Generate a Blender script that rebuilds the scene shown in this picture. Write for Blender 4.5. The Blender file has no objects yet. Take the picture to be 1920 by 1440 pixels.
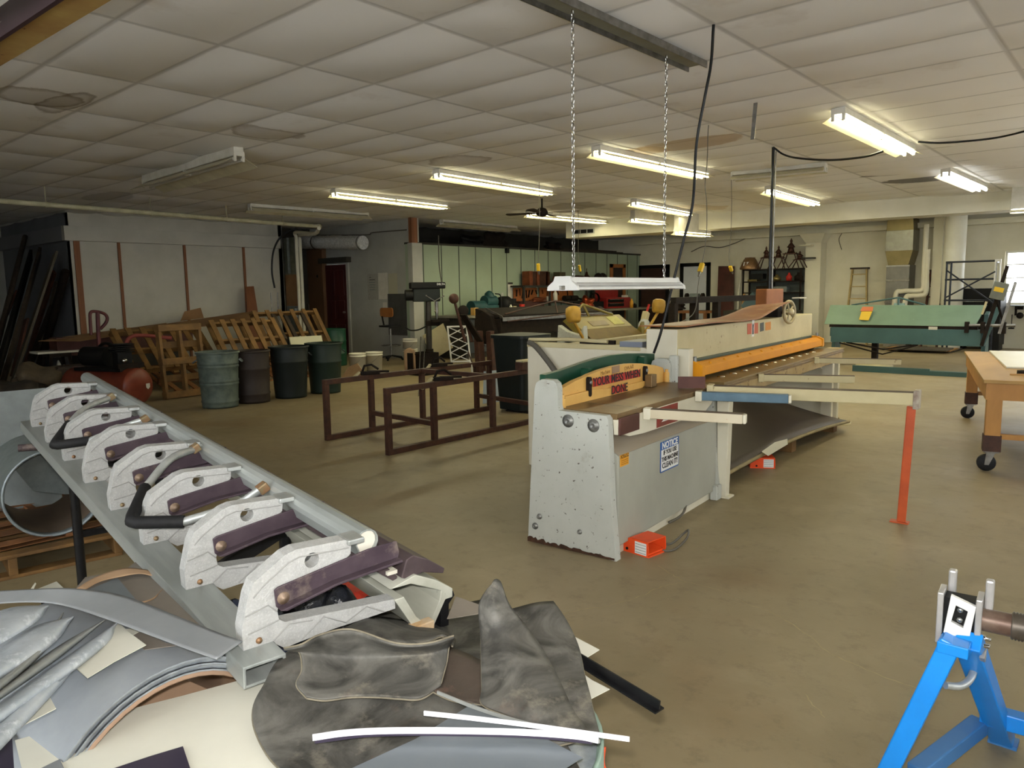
import bpy, bmesh, math, random
from mathutils import Vector, Matrix
from mathutils.geometry import tessellate_polygon
random.seed(7)
SC = bpy.context.scene
COL = SC.collection
PI = math.pi
R = math.radians
V = Vector

# ------------------------------------------------------------------ camera (fitted to the ceiling grid of the room)
F_PX, CAM_Z = 1388.3, 1.40
YAW, PITCH, ROLL = -0.7191, 0.1241, -0.0146
_f = V((math.sin(YAW) * math.cos(PITCH), math.cos(YAW) * math.cos(PITCH), -math.sin(PITCH)))
_r0 = V((math.cos(YAW), -math.sin(YAW), 0))
_u0 = _r0.cross(_f)
CR = math.cos(ROLL) * _r0 + math.sin(ROLL) * _u0
CU = -math.sin(ROLL) * _r0 + math.cos(ROLL) * _u0
CF = _f
CAM = V((0, 0, CAM_Z))


def ray(px, py):
    return CR * ((px - 960) / F_PX) + CU * ((720 - py) / F_PX) + CF


def at(px, py, z=0.0):                      # the point of the room at height z seen at a pixel of the photo
    d = ray(px, py)
    return CAM + d * ((z - CAM_Z) / d.z)


def onX(px, py, X):
    d = ray(px, py)
    return CAM + d * (X / d.x)


def onY(px, py, Y):
    d = ray(px, py)
    return CAM + d * (Y / d.y)


def onP(px, py, o, n):
    d = ray(px, py)
    return CAM + d * ((V(o) - CAM).dot(V(n)) / d.dot(V(n)))


class Frame:                                # x = towards the room's right, y = along, z = up, turned about z
    def __init__(s, o, deg):
        s.M = Matrix.Translation(V(o)) @ Matrix.Rotation(R(deg), 4, 'Z')
        s.I = s.M.inverted()
        s.o = V(o)
        s.x = s.M.to_3x3() @ V((1, 0, 0))
        s.y = s.M.to_3x3() @ V((0, 1, 0))

    def X(s, px, py, x):
        return s.I @ onP(px, py, s.o + s.x * x, s.x)

    def Y(s, px, py, y):
        return s.I @ onP(px, py, s.o + s.y * y, s.y)

    def Z(s, px, py, z):
        return s.I @ at(px, py, z)


# ------------------------------------------------------------------ materials
def lin(c):
    if isinstance(c, str):
        c = tuple(int(c[i:i + 2], 16) / 255 for i in (0, 2, 4))
    return tuple(x / 12.92 if x <= .04045 else ((x + .055) / 1.055) ** 2.4 for x in c) + (1,)


class NT:
    def __init__(s, name):
        s.m = bpy.data.materials.new(name)
        s.m.use_nodes = True
        s.t = s.m.node_tree
        s.t.nodes.clear()
        s.out = s.n('ShaderNodeOutputMaterial')
        s.b = s.n('ShaderNodeBsdfPrincipled')
        s.l(s.b.outputs[0], s.out.inputs[0])
        s.tc = s.n('ShaderNodeTexCoord').outputs['Object']

    def n(s, t, **k):
        nd = s.t.nodes.new(t)
        for a, b in k.items():
            setattr(nd, a, b)
        return nd

    def l(s, a, b):
        s.t.links.new(a, b)

    def mapped(s, sc=(1, 1, 1), rot=(0, 0, 0)):
        mp = s.n('ShaderNodeMapping')
        mp.inputs['Scale'].default_value = sc
        mp.inputs['Rotation'].default_value = rot
        s.l(s.tc, mp.inputs[0])
        return mp.outputs[0]

    def noise(s, scale, detail=5, rough=.6, vec=None, dist=0):
        nd = s.n('ShaderNodeTexNoise')
        nd.inputs['Scale'].default_value = scale
        nd.inputs['Detail'].default_value = detail
        nd.inputs['Roughness'].default_value = rough
        nd.inputs['Distortion'].default_value = dist
        s.l(vec or s.tc, nd.inputs['Vector'])
        return nd.outputs[0]

    def ramp(s, v, a, b):
        mr = s.n('ShaderNodeMapRange')
        mr.inputs[1].default_value = a
        mr.inputs[2].default_value = b
        mr.clamp = True
        s.l(v, mr.inputs[0])
        return mr.outputs[0]

    def mix(s, fac, a, b):
        mx = s.n('ShaderNodeMix', data_type='RGBA')
        for val, i in ((fac, 0), (a, 6), (b, 7)):
            if hasattr(val, 'links') or hasattr(val, 'is_output'):
                s.l(val, mx.inputs[i])
            else:
                mx.inputs[i].default_value = val
        return mx.outputs[2]

    def math(s, op, a, b=None, c=None):
        nd = s.n('ShaderNodeMath', operation=op)
        for i, val in enumerate((a, b, c)):
            if val is None:
                continue
            if hasattr(val, 'is_output'):
                s.l(val, nd.inputs[i])
            else:
                nd.inputs[i].default_value = val
        return nd.outputs[0]

    def bump(s, h, strength, dist=.01):
        bp = s.n('ShaderNodeBump')
        bp.inputs['Strength'].default_value = strength
        bp.inputs['Distance'].default_value = dist
        s.l(h, bp.inputs['Height'])
        s.l(bp.outputs[0], s.b.inputs['Normal'])


def mat(name, c, c2=None, rough=.5, metal=0, ns=5, na=(.35, .65), st=None, rot=(0, 0, 0), chips=None, chips2=None,
        bump=0, bs=40, coat=0, emit=None, dist=0, spec=None):
    t = NT(name)
    vec = t.mapped(st, rot) if st else t.tc
    col = lin(c)
    if c2 is not None:
        col = t.mix(t.ramp(t.noise(ns, vec=vec, dist=dist), *na), col, lin(c2))
    for ch in (chips, chips2):
        if ch:                              # (colour, scale, lower, upper): worn or stained patches
            col = t.mix(t.ramp(t.noise(ch[1], 8, .7), ch[2], ch[3]), col, lin(ch[0]))
    if hasattr(col, 'is_output'):
        t.l(col, t.b.inputs['Base Color'])
    else:
        t.b.inputs['Base Color'].default_value = col
    t.b.inputs['Roughness'].default_value = rough
    t.b.inputs['Metallic'].default_value = metal
    t.b.inputs['Specular IOR Level'].default_value = .28 if spec is None else spec
    if coat:
        t.b.inputs['Coat Weight'].default_value = coat
    if bump:
        t.bump(t.noise(bs, 6, .6, vec=vec), bump)
    if emit:
        t.b.inputs['Emission Color'].default_value = lin(emit[0]) if isinstance(emit[0], str) else (*emit[0], 1)
        t.b.inputs['Emission Strength'].default_value = emit[1]
    return t.m


# ------------------------------------------------------------------ mesh building
WM = {}                                     # world matrix of every root and part, known before the depsgraph is


class MB:
    def __init__(s, M=None):
        s.v, s.f, s.sm = [], [], []
        s.M = M

    def add(s, verts, faces, smooth=False):
        o = len(s.v)
        for p in verts:
            p = V(p)
            s.v.append(s.M @ p if s.M else p)
        for f in faces:
            s.f.append([i + o for i in f])
            s.sm.append(smooth)
        return s

    def box(s, a, b):
        x0, y0, z0 = (min(p, q) for p, q in zip(a, b))
        x1, y1, z1 = (max(p, q) for p, q in zip(a, b))
        return s.add([(x0, y0, z0), (x1, y0, z0), (x1, y1, z0), (x0, y1, z0), (x0, y0, z1), (x1, y0, z1), (x1, y1, z1), (x0, y1, z1)],
                     [(0, 3, 2, 1), (4, 5, 6, 7), (0, 1, 5, 4), (1, 2, 6, 5), (2, 3, 7, 6), (3, 0, 4, 7)])

    def bar(s, p, q, w, h, up=(0, 0, 1), w2=None, h2=None):
        p, q = V(p), V(q)
        d = (q - p).normalized()
        x = d.cross(V(up))
        if x.length < 1e-4:
            x = d.cross(V((0, 1, 0)))
        x.normalize()
        z = x.cross(d)
        w2 = w if w2 is None else w2
        h2 = h if h2 is None else h2
        vs = []
        for c, a, b in ((p, w / 2, h / 2), (q, w2 / 2, h2 / 2)):
            vs += [c - x * a - z * b, c + x * a - z * b, c + x * a + z * b, c - x * a + z * b]
        return s.add(vs, [(0, 1, 2, 3), (7, 6, 5, 4), (0, 4, 5, 1), (1, 5, 6, 2), (2, 6, 7, 3), (3, 7, 4, 0)])

    def tube(s, pts, r, n=8, cap=True):
        pts = [V(p) for p in pts]
        rs = r if isinstance(r, (list, tuple)) else [r] * len(pts)
        vs, fs = [], []
        x = None
        for i, p in enumerate(pts):
            d = (pts[min(i + 1, len(pts) - 1)] - pts[max(i - 1, 0)]).normalized()
            if x is None:
                x = d.cross(V((0, 0, 1)))
                if x.length < 1e-3:
                    x = d.cross(V((0, 1, 0)))
            x = (x - d * x.dot(d)).normalized()
            y = d.cross(x)
            for k in range(n):
                a = 2 * PI * k / n
                vs.append(p + (x * math.cos(a) + y * math.sin(a)) * rs[i])
        for i in range(len(pts) - 1):
            for k in range(n):
                fs.append((i * n + k, i * n + (k + 1) % n, (i + 1) * n + (k + 1) % n, (i + 1) * n + k))
        s.add(vs, fs, True)
        if cap:
            s.add(vs[:n], [tuple(reversed(range(n)))])
            s.add(vs[-n:], [tuple(range(n))])
        return s

    def cyl(s, p, q, r, r2=None, n=20, cap=True):
        return s.tube([p, q], [r, r if r2 is None else r2], n, cap)

    def lathe(s, prof, o, ax=(0, 0, 1), n=24, arc=None):
        o, ax = V(o), V(ax).normalized()
        x = ax.cross(V((0, 0, 1)))
        if x.length < 1e-3:
            x = V((1, 0, 0))
        x.normalize()
        y = ax.cross(x)
        vs, fs = [], []
        for (r, h) in prof:
            for k in range(n):
                a = 2 * PI * k / n
                vs.append(o + ax * h + (x * math.cos(a) + y * math.sin(a)) * max(r, 1e-4))
        for i in range(len(prof) - 1):
            for k in range(n):
                fs.append((i * n + k, i * n + (k + 1) % n, (i + 1) * n + (k + 1) % n, (i + 1) * n + k))
        return s.add(vs, fs, True)

    def ball(s, c, rx, ry=None, rz=None, n=16):
        ry = rx if ry is None else ry
        rz = rx if rz is None else rz
        vs, fs = [], []
        m = n // 2
        for i in range(m + 1):
            t = PI * i / m
            for k in range(n):
                a = 2 * PI * k / n
                vs.append(V(c) + V((rx * math.sin(t) * math.cos(a), ry * math.sin(t) * math.sin(a), rz * math.cos(t))))
        for i in range(m):
            for k in range(n):
                fs.append((i * n + k, (i + 1) * n + k, (i + 1) * n + (k + 1) % n, i * n + (k + 1) % n))
        return s.add(vs, fs, True)

    def prism(s, poly, o, ex, ey, ez, holes=()):            # outline (u, v) on the plane o + u ex + v ey, thickness along ez
        o, ex, ey, ez = V(o), V(ex), V(ey), V(ez)
        loops = [list(poly)] + [list(h) for h in holes]
        flat = [p for lp in loops for p in lp]
        tris = tessellate_polygon([[V((p[0], p[1], 0)) for p in lp] for lp in loops])
        n = len(flat)
        vs = [o + ex * p[0] + ey * p[1] for p in flat]
        vs += [p + ez for p in vs]
        fs = []
        nz = ex.cross(ey).dot(ez)
        for t in tris:
            a, b, c = (V((flat[i][0], flat[i][1], 0)) for i in t)
            ccw = (b - a).cross(c - a).z > 0
            t = tuple(t) if ccw == (nz > 0) else tuple(reversed(t))
            fs.append(tuple(reversed(t)))
            fs.append(tuple(i + n for i in t))
        k = 0
        for lp in loops:
            m = len(lp)
            for i in range(m):
                fs.append((k + i, k + (i + 1) % m, k + (i + 1) % m + n, k + i + n))
            k += m
        return s.add(vs, fs)

    def sheet(s, fn, nu, nv, th=.002, smooth=True):          # fn(u, v) -> point, given a thickness
        g = [[V(fn(i / nu, j / nv)) for j in range(nv + 1)] for i in range(nu + 1)]
        W = nv + 1
        nrm = []
        for i in range(nu + 1):
            for j in range(W):
                du = g[min(i + 1, nu)][j] - g[max(i - 1, 0)][j]
                dv = g[i][min(j + 1, nv)] - g[i][max(j - 1, 0)]
                nn = du.cross(dv)
                nrm.append(nn.normalized() if nn.length > 1e-12 else V((0, 0, 1)))
        top = [g[i][j] for i in range(nu + 1) for j in range(W)]
        bot = [p - q * th for p, q in zip(top, nrm)]
        N = len(top)
        fs = []
        for i in range(nu):
            for j in range(nv):
                a, b, c, d = i * W + j, (i + 1) * W + j, (i + 1) * W + j + 1, i * W + j + 1
                fs.append((a, b, c, d))
                fs.append((d + N, c + N, b + N, a + N))
        s.add(top + bot, fs, smooth)
        ed = [i * W for i in range(nu + 1)] + [nu * W + j for j in range(1, W)] + [i * W + nv for i in range(nu - 1, -1, -1)] + [j for j in range(nv - 1, 0, -1)]
        o = len(s.v) - 2 * N
        for k in range(len(ed)):
            a, b = ed[k] + o, ed[(k + 1) % len(ed)] + o
            s.f.append([b, a, a + N, b + N])
            s.sm.append(False)
        return s

    def build(s, name, m, parent=None, local=False, bevel=0, seg=2, base=None):
        vs = s.v
        root = None
        if parent is not None:
            W = WM[parent]
            if not local:
                I = W.inverted()
                vs = [I @ p for p in vs]
            WM_o = W
        else:
            lo = [min(p[i] for p in vs) for i in range(3)]
            hi = [max(p[i] for p in vs) for i in range(3)]
            root = V(base) if base is not None else V(((lo[0] + hi[0]) / 2, (lo[1] + hi[1]) / 2, lo[2]))
            vs = [p - root for p in vs]
            WM_o = Matrix.Translation(root)
        me = bpy.data.meshes.new(name)
        me.from_pydata([tuple(p) for p in vs], [], s.f)
        me.polygons.foreach_set('use_smooth', s.sm)
        bm = bmesh.new()
        bm.from_mesh(me)
        bmesh.ops.recalc_face_normals(bm, faces=bm.faces)
        bm.to_mesh(me)
        bm.free()
        me.materials.append(m)
        o = bpy.data.objects.new(name, me)
        COL.objects.link(o)
        if parent is not None:
            o.parent = parent
        else:
            o.location = root
        WM[o] = WM_o
        if bevel:
            b = o.modifiers.new('bevel', 'BEVEL')
            b.width = bevel
            b.segments = seg
            b.limit_method = 'ANGLE'
            b.angle_limit = R(40)
        return o


def tag(o, label=None, cat=None, group=None, kind=None):
    for k, v in (('label', label), ('category', cat), ('group', group), ('kind', kind)):
        if v:
            o[k] = v
    return o


def thing(name, label, cat, loc=(0, 0, 0), rotz=0, group=None, M=None):
    o = bpy.data.objects.new(name, None)
    o.empty_display_size = .1
    COL.objects.link(o)
    M = M or (Matrix.Translation(V(loc)) @ Matrix.Rotation(R(rotz), 4, 'Z'))
    o.matrix_world = M
    WM[o] = M.copy()
    return tag(o, label, cat, group)


def copy_tree(o, M=None, parent=None, label=None):
    c = o.copy()
    COL.objects.link(c)
    if parent is not None:
        c.parent = parent
        WM[c] = WM[parent]
    else:
        c.matrix_world = M
        WM[c] = M.copy()
        if label:
            c['label'] = label
    for ch in list(o.children):
        copy_tree(ch, parent=c)
    return c


def text_mesh(body, size, m, name, parent, M, extrude=.0006, bold=0, sx=1, align='CENTER', spacing=1):
    cu = bpy.data.curves.new('lettering', 'FONT')
    cu.body = body
    cu.size = size
    cu.extrude = extrude
    cu.offset = bold
    cu.align_x = align
    cu.align_y = 'CENTER'
    cu.space_character = spacing
    cu.resolution_u = 3
    t = bpy.data.objects.new('lettering', cu)
    COL.objects.link(t)
    dg = bpy.context.evaluated_depsgraph_get()
    me = bpy.data.meshes.new_from_object(t.evaluated_get(dg))
    bpy.data.objects.remove(t)
    I = WM[parent].inverted()
    me.transform(I @ M @ Matrix.Diagonal((sx, 1, 1, 1)))
    me.materials.clear()
    me.materials.append(m)
    o = bpy.data.objects.new(name, me)
    COL.objects.link(o)
    o.parent = parent
    WM[o] = WM[parent]
    return o


def plane_M(o, ex, ey):                     # matrix whose x, y lie on a surface and whose z leaves it
    ex, ey = V(ex).normalized(), V(ey)
    ey = (ey - ex * ey.dot(ex)).normalized()
    ez = ex.cross(ey)
    m = Matrix((ex, ey, ez)).transposed().to_4x4()
    m.translation = V(o)
    return m


def lerp(a, b, t):
    return V(a) * (1 - t) + V(b) * t


def spline(pts, n=8):                       # smooth curve through points
    P = [V(p) for p in pts]
    P = [P[0] * 2 - P[1]] + P + [P[-1] * 2 - P[-2]]
    out = []
    for i in range(1, len(P) - 2):
        a, b, c, d = P[i - 1:i + 3]
        for k in range(n):
            t = k / n
            out.append(.5 * ((2 * b) + (c - a) * t + (2 * a - 5 * b + 4 * c - d) * t * t + (3 * b - 3 * c + d - a) * t ** 3))
    out.append(P[-2])
    return out


def rrect(w, h, r, n=4, cx=0, cy=0):        # rounded rectangle outline
    out = []
    for sx, sy, a0 in ((1, 1, 0), (-1, 1, 90), (-1, -1, 180), (1, -1, 270)):
        for k in range(n + 1):
            a = R(a0 + 90 * k / n)
            out.append((cx + sx * (w / 2 - r) + r * math.cos(a), cy + sy * (h / 2 - r) + r * math.sin(a)))
    return out


def circ(r, n=16, cx=0, cy=0):
    return [(cx + r * math.cos(2 * PI * k / n), cy + r * math.sin(2 * PI * k / n)) for k in range(n)]


X3, Y3, Z3 = V((1, 0, 0)), V((0, 1, 0)), V((0, 0, 1))
# ------------------------------------------------------------------ shared materials
M = {}
M['white_paint'] = mat('white paint', 'd9d4bf', 'cbc6ae', .6, ns=1.2)
M['grey_white_paint'] = mat('grey white paint', 'a9a89e', '9b9a90', .6, ns=1.5)
M['mint'] = mat('pale mint board', '97a38c', '8b9780', .55, ns=.8)
M['fibre'] = mat('off white board', 'bdb9ac', 'b0ac9f', .7, ns=1.5)
M['cedar'] = mat('reddish wood batten', '8a5a3c', '6d452e', .6, ns=6, st=(1, 1, .08))
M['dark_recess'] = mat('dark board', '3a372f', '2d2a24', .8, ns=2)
M['brown_door'] = mat('oxblood stained wood', '4c2420', '38191a', .4, ns=9, st=(1, 1, .1))
M['brown_ply'] = mat('brown hardboard', '6a4e35', '5d4530', .6, ns=2)
M['black'] = mat('matt black', '0d0d0d', '131211', .6, ns=8, spec=.2)
M['black_paint'] = mat('black enamel', '0f0f10', '19191a', .28, ns=20, chips=('55524c', 60, .68, .72))
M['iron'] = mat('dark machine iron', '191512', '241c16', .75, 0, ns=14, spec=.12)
M['rust_steel'] = mat('rust brown steel', '3a2720', '4d3226', .6, .1, ns=18, spec=.3)
M['steel'] = mat('worn steel', '8d8b86', '6d6a64', .35, .9, ns=12)
M['alu'] = mat('dull aluminium', 'b9bcba', '9ea19d', .38, .55, ns=16, chips=('d3d3cf', 50, .66, .74), bump=.05, bs=90)
M['alu_cast'] = mat('cast aluminium', 'b2b2af', '9f9f9c', .55, .15, ns=30, na=(.3, .7), chips=('bfbfbc', 170, .5, .7), chips2=('9a958b', 12, .6, .85), bump=.4, bs=240)
M['galv'] = mat('galvanised steel', '8f989b', '7d868a', .4, .4, ns=22, na=(.4, .6))
M['galv_dull'] = mat('dull galvanised steel', '737a78', '646b6a', .5, .3, ns=16)
M['foil'] = mat('silver foil', 'e0e0dc', 'b5b5b1', .35, .25, ns=30, bump=.6, bs=40)
M['chrome'] = mat('bright steel', 'd0d0ce', 'b8b8b6', .2, 1, ns=20)
M['wood'] = mat('raw pine', 'b28a56', '94703f', .65, ns=7, st=(1, 1, .12))
M['wood_h'] = mat('pallet wood', '7f5e34', '5c4427', .7, ns=5, chips=('5d452c', 9, .62, .74))
M['wood_red'] = mat('weathered pallet wood', '835733', '66442a', .7, ns=6, chips=('6a4a33', 9, .58, .7))
M['dark_wood'] = mat('dark lumber', '40352b', '2f2720', .75, ns=8, st=(1, 1, .1))
M['grey_wood'] = mat('grey lumber', '5d564a', '4d473c', .75, ns=8, st=(1, 1, .1))
M['red_wood'] = mat('reddish lumber', '5a3628', '432a20', .75, ns=8, st=(1, 1, .1))
M['card'] = mat('cardboard', '8c6a48', '7c5d3e', .8, ns=3)
M['rope_grey'] = mat('grey cable', '5a564d', None, .6)
M['cable'] = mat('black cable', '121212', None, .45)
M['yellow_plug'] = mat('yellow plastic', 'c9a526', None, .4)
M['pvc'] = mat('white pvc', 'd2cdb9', 'c5c0ab', .4, ns=4)
M['pipe_cream'] = mat('cream painted pipe', 'b9b394', 'a39d80', .5, ns=6)
M['white_plastic'] = mat('white plastic', 'd6d2c2', 'c8c4b2', .4, ns=5)
M['white_metal'] = mat('white enamelled metal', 'dcdcd8', 'd0d0cc', .35, ns=5)
M['beige_hood'] = mat('yellowed white enamel', 'c5bd9e', 'b1a98b', .4, ns=6)
M['orange'] = mat('orange paint', 'e85526', 'd94a1e', .4, ns=8)
M['glass_tube'] = mat('dead fluorescent tube', 'cfcdc4', None, .3)
M['rubber'] = mat('black rubber', '1b1b1c', None, .6)
M['paper'] = mat('paper', 'c9c5b8', 'bcb7a8', .8, ns=6)

# ------------------------------------------------------------------ floor
def floor_mat():
    t = NT('worn concrete')
    a = t.ramp(t.noise(.55, 6, .6, dist=.4), .35, .68)
    c = t.mix(a, lin('8f8063'), lin('786b4e'))
    c = t.mix(t.math('MULTIPLY', t.ramp(t.noise(2.6, 8, .65, dist=.3), .5, .8), .55), c, lin('a09073'))
    c = t.mix(t.math('MULTIPLY', t.ramp(t.noise(1.1, 4, .5), .56, .75), .5), c, lin('7a5f3e'))
    c = t.mix(t.math('MULTIPLY', t.ramp(t.noise(9, 9, .72), .52, .72), .5), c, lin('5f523c'))
    c = t.mix(t.ramp(t.noise(60, 3, .6), .74, .78), c, lin('a3977c'))
    t.l(c, t.b.inputs['Base Color'])
    r = t.n('ShaderNodeMapRange')
    r.inputs[3].default_value, r.inputs[4].default_value = .4, .62
    t.b.inputs['Specular IOR Level'].default_value = .4
    t.l(t.noise(1.7, 6, .6), r.inputs[0])
    t.l(r.outputs[0], t.b.inputs['Roughness'])
    t.bump(t.noise(45, 6, .6), .12, .004)
    return t.m


X0, X1, Y0, Y1, CH = -19.0, 4.0, -3.5, 19.5, 2.96
fl = MB().box((X0 - .3, Y0 - .3, -.12), (X1 + .3, Y1 + .3, 0)).build('floor', floor_mat(), base=(0, 0, 0))
tag(fl, kind='structure')
crack = mat('pale filled crack', 'a69876', '968765', .8, ns=20)
def crackline(px, w):
    b = MB()
    pts = spline([at(*p, .0006) for p in px], 6)
    pts = [p + V((random.uniform(-1, 1) * .006, random.uniform(-1, 1) * .006, 0)) for p in pts]
    for p, q in zip(pts, pts[1:]):
        s = (q - p).cross(Z3).normalized() * w * random.uniform(.5, 1.2)
        b.add([p - s, p + s, q + s, q - s], [(0, 1, 2, 3)])
    b.build('crack', crack, fl)
crackline([(1235, 1060), (1262, 1078), (1288, 1091), (1345, 1105), (1400, 1132), (1450, 1150), (1520, 1195), (1560, 1226), (1640, 1262), (1720, 1290)], .0024)
crackline([(1032, 1157), (1090, 1143), (1140, 1136), (1200, 1118), (1240, 1100), (1288, 1091)], .0022)
crackline([(345, 768), (368, 760), (388, 768)], .006)
crackline([(470, 775), (485, 768), (530, 764), (545, 768), (520, 777), (480, 781), (450, 777), (432, 770)], .006)
crackline([(1510, 1300), (1530, 1325), (1545, 1345)], .002)

# ------------------------------------------------------------------ ceiling
def ceiling_mat():
    t = NT('ceiling tile')
    sx = t.n('ShaderNodeSeparateXYZ')
    t.l(t.tc, sx.inputs[0])
    c = t.mix(t.ramp(t.noise(.35, 4, .5), .35, .7), lin('ecebe8'), lin('dfdcd6'))
    c = t.mix(t.math('MULTIPLY', t.ramp(t.noise(1.4, 6, .6), .62, .75), .28), c, lin('957c55'))
    def line(axis, off, step, w):
        v = t.math('SUBTRACT', sx.outputs[axis], off)
        v = t.math('DIVIDE', v, step)
        v = t.math('FRACT', v)
        v = t.math('SUBTRACT', v, .5)
        v = t.math('ABSOLUTE', v)
        return t.ramp(v, .5 - w / step, .5 - w / step * .35)
    g = t.math('MAXIMUM', line(0, GX, 1.2192, .026), line(1, GY, .6096, .026))
    c = t.mix(t.math('MULTIPLY', g, .4), c, lin('77726a'))
    # water stains with an outline of their own: (x, y, half x, half y, colour, ring)
    for (x, y, hx, hy, colr, ring, amt) in STAINS:
        u = t.math('DIVIDE', t.math('SUBTRACT', sx.outputs[0], x), hx)
        v = t.math('DIVIDE', t.math('SUBTRACT', sx.outputs[1], y), hy)
        d = t.math('SQRT', t.math('ADD', t.math('MULTIPLY', u, u), t.math('MULTIPLY', v, v)))
        d = t.math('ADD', d, t.math('MULTIPLY', t.math('SUBTRACT', t.noise(5, 4, .6), .5), .5))
        f = t.math('SUBTRACT', 1, t.ramp(d, .92, 1.0))
        if ring:
            f = t.math('MULTIPLY', f, t.math('ADD', .35, t.math('MULTIPLY', t.ramp(d, .72, .95), .65)))
        c = t.mix(t.math('MULTIPLY', f, amt), c, lin(colr))
    t.l(c, t.b.inputs['Base Color'])
    t.b.inputs['Roughness'].default_value = .9
    t.bump(t.noise(160, 3, .6), .15, .003)
    return t.m


GX, GY = -4.563, 1.867
STAINS = []
for (px, py, hx, hy, colr, ring, amt) in (
        (75, 180, .36, .3, '7d6c4d', 1, .75), (120, 190, .5, .16, '6d5b3d', 1, .7), (503, 247, .32, .36, '7a6547', 1, .6), (860, 300, .45, .3, '6f5637', 1, .55),
        (1290, 268, .62, .3, 'a98954', 0, .6), (1195, 285, .4, .25, 'a98954', 0, .5), (1717, 336, .5, .22, '2c241c', 0, .8), (1650, 328, .3, .1, '3a3026', 0, .7),
        (200, 368, .7, .3, '4d463c', 0, .3), (1080, 385, .6, .5, '5e4c33', 0, .4), (1290, 390, .8, .6, 'a98954', 0, .4)):
    p = at(px, py, CH)
    STAINS.append((p.x, p.y, hx, hy, colr, ring, amt))
b = MB()
ix0, ix1 = math.floor((X0 - GX) / 1.2192), math.ceil((X1 - GX) / 1.2192)
iy0, iy1 = math.floor((Y0 - GY) / .6096), math.ceil((Y1 - GY) / .6096)
random.seed(3)
for i in range(ix0, ix1):
    for j in range(iy0, iy1):
        sag = random.uniform(.014, .042)
        n = 5
        vs, fs = [], []
        for a in range(n + 1):
            for c in range(n + 1):
                u, v = a / n, c / n
                vs.append((GX + (i + u) * 1.2192, GY + (j + v) * .6096, CH - sag * (16 * u * (1 - u) * v * (1 - v)) ** .7))
        for a in range(n):
            for c in range(n):
                k = a * (n + 1) + c
                fs.append((k, k + 1, k + n + 2, k + n + 1))
        b.add(vs, fs, True)
ce = b.build('ceiling', ceiling_mat(), base=(0, 0, 0))
tag(ce, kind='structure')
tag(MB().box((X0 - .3, Y0 - .3, CH + .03), (X1 + .3, Y1 + .3, CH + .13)).build('ceiling_slab', M['dark_recess']), kind='structure')

# ------------------------------------------------------------------ walls
def wall(name, a, b_, m, holes=(), axis='y'):
    """a wall slab; axis = the direction of its normal; holes = (lo, hi, z0, z1) along its length"""
    mb = MB()
    lo, hi = (a[0], b_[0]) if axis == 'y' else (a[1], b_[1])
    z0, z1 = a[2], b_[2]
    def put(l, h, p, q):
        if h - l < 1e-4 or q - p < 1e-4:
            return
        if axis == 'y':
            mb.box((l, a[1], p), (h, b_[1], q))
        else:
            mb.box((a[0], l, p), (b_[0], h, q))
    cur = lo
    for (l, h, p, q) in sorted(holes):
        put(cur, l, z0, z1)
        put(l, h, z0, p)
        put(l, h, q, z1)
        cur = h
    put(cur, hi, z0, z1)
    return tag(mb.build(name, m), kind='structure')


WX = -2.66
wins = [(WX, WX + 1.25, .96, 2.12), (WX + 1.6, WX + 2.85, .96, 2.12), (WX + 3.2, WX + 4.45, .96, 2.12)]
wall('wall_back', (-13.6, Y1, 0), (X1 + .3, Y1 + .2, 3.2), M['white_paint'], wins)
wall('wall_right', (X1, Y0, 0), (X1 + .2, Y1, 3.2), M['white_paint'], [(-.5, 1.7, .9, 2.4), (2.6, 4.8, .9, 2.4), (8.4, 10.6, .05, 2.5), (12.5, 14.5, .9, 2.4)], 'x')
fwins = [(-5.2, -2.8, .7, 2.7), (-2.4, .2, .7, 2.7), (.6, 3.4, .7, 2.7)]
wall('wall_front', (X0, Y0 - .2, 0), (X1 + .2, Y0, 3.2), M['white_paint'], fwins)
wall('wall_left', (X0 - .2, Y0, 0), (X0, 5.2, 3.2), M['grey_white_paint'], (), 'x')
PX, PY0 = -15.0, 5.02
wall('wall_side', (X0, PY0, 0), (PX - .02, PY0 + .15, 3.2), mat('grey blue paint', '6f7276', '64676b', .7, ns=1.5))
wall('wall_partition', (PX - .15, PY0, 0), (PX, 9.35, 3.2), M['fibre'], (), 'x')
wall('wall_utility', (-15.6, 10.5, 0), (-11.9, 10.68, 3.2), M['grey_white_paint'], [(-15.02, -14.18, 0, 2.085)])
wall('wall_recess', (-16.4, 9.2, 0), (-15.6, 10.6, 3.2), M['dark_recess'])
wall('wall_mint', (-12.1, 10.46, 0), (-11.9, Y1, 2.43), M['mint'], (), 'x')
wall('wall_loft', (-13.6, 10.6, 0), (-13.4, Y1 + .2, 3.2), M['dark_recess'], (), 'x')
tag(MB().box((-13.4, 10.7, 2.36), (-12.1, Y1, 2.42)).build('wall_loft_deck', M['dark_recess']), kind='structure')
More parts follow.
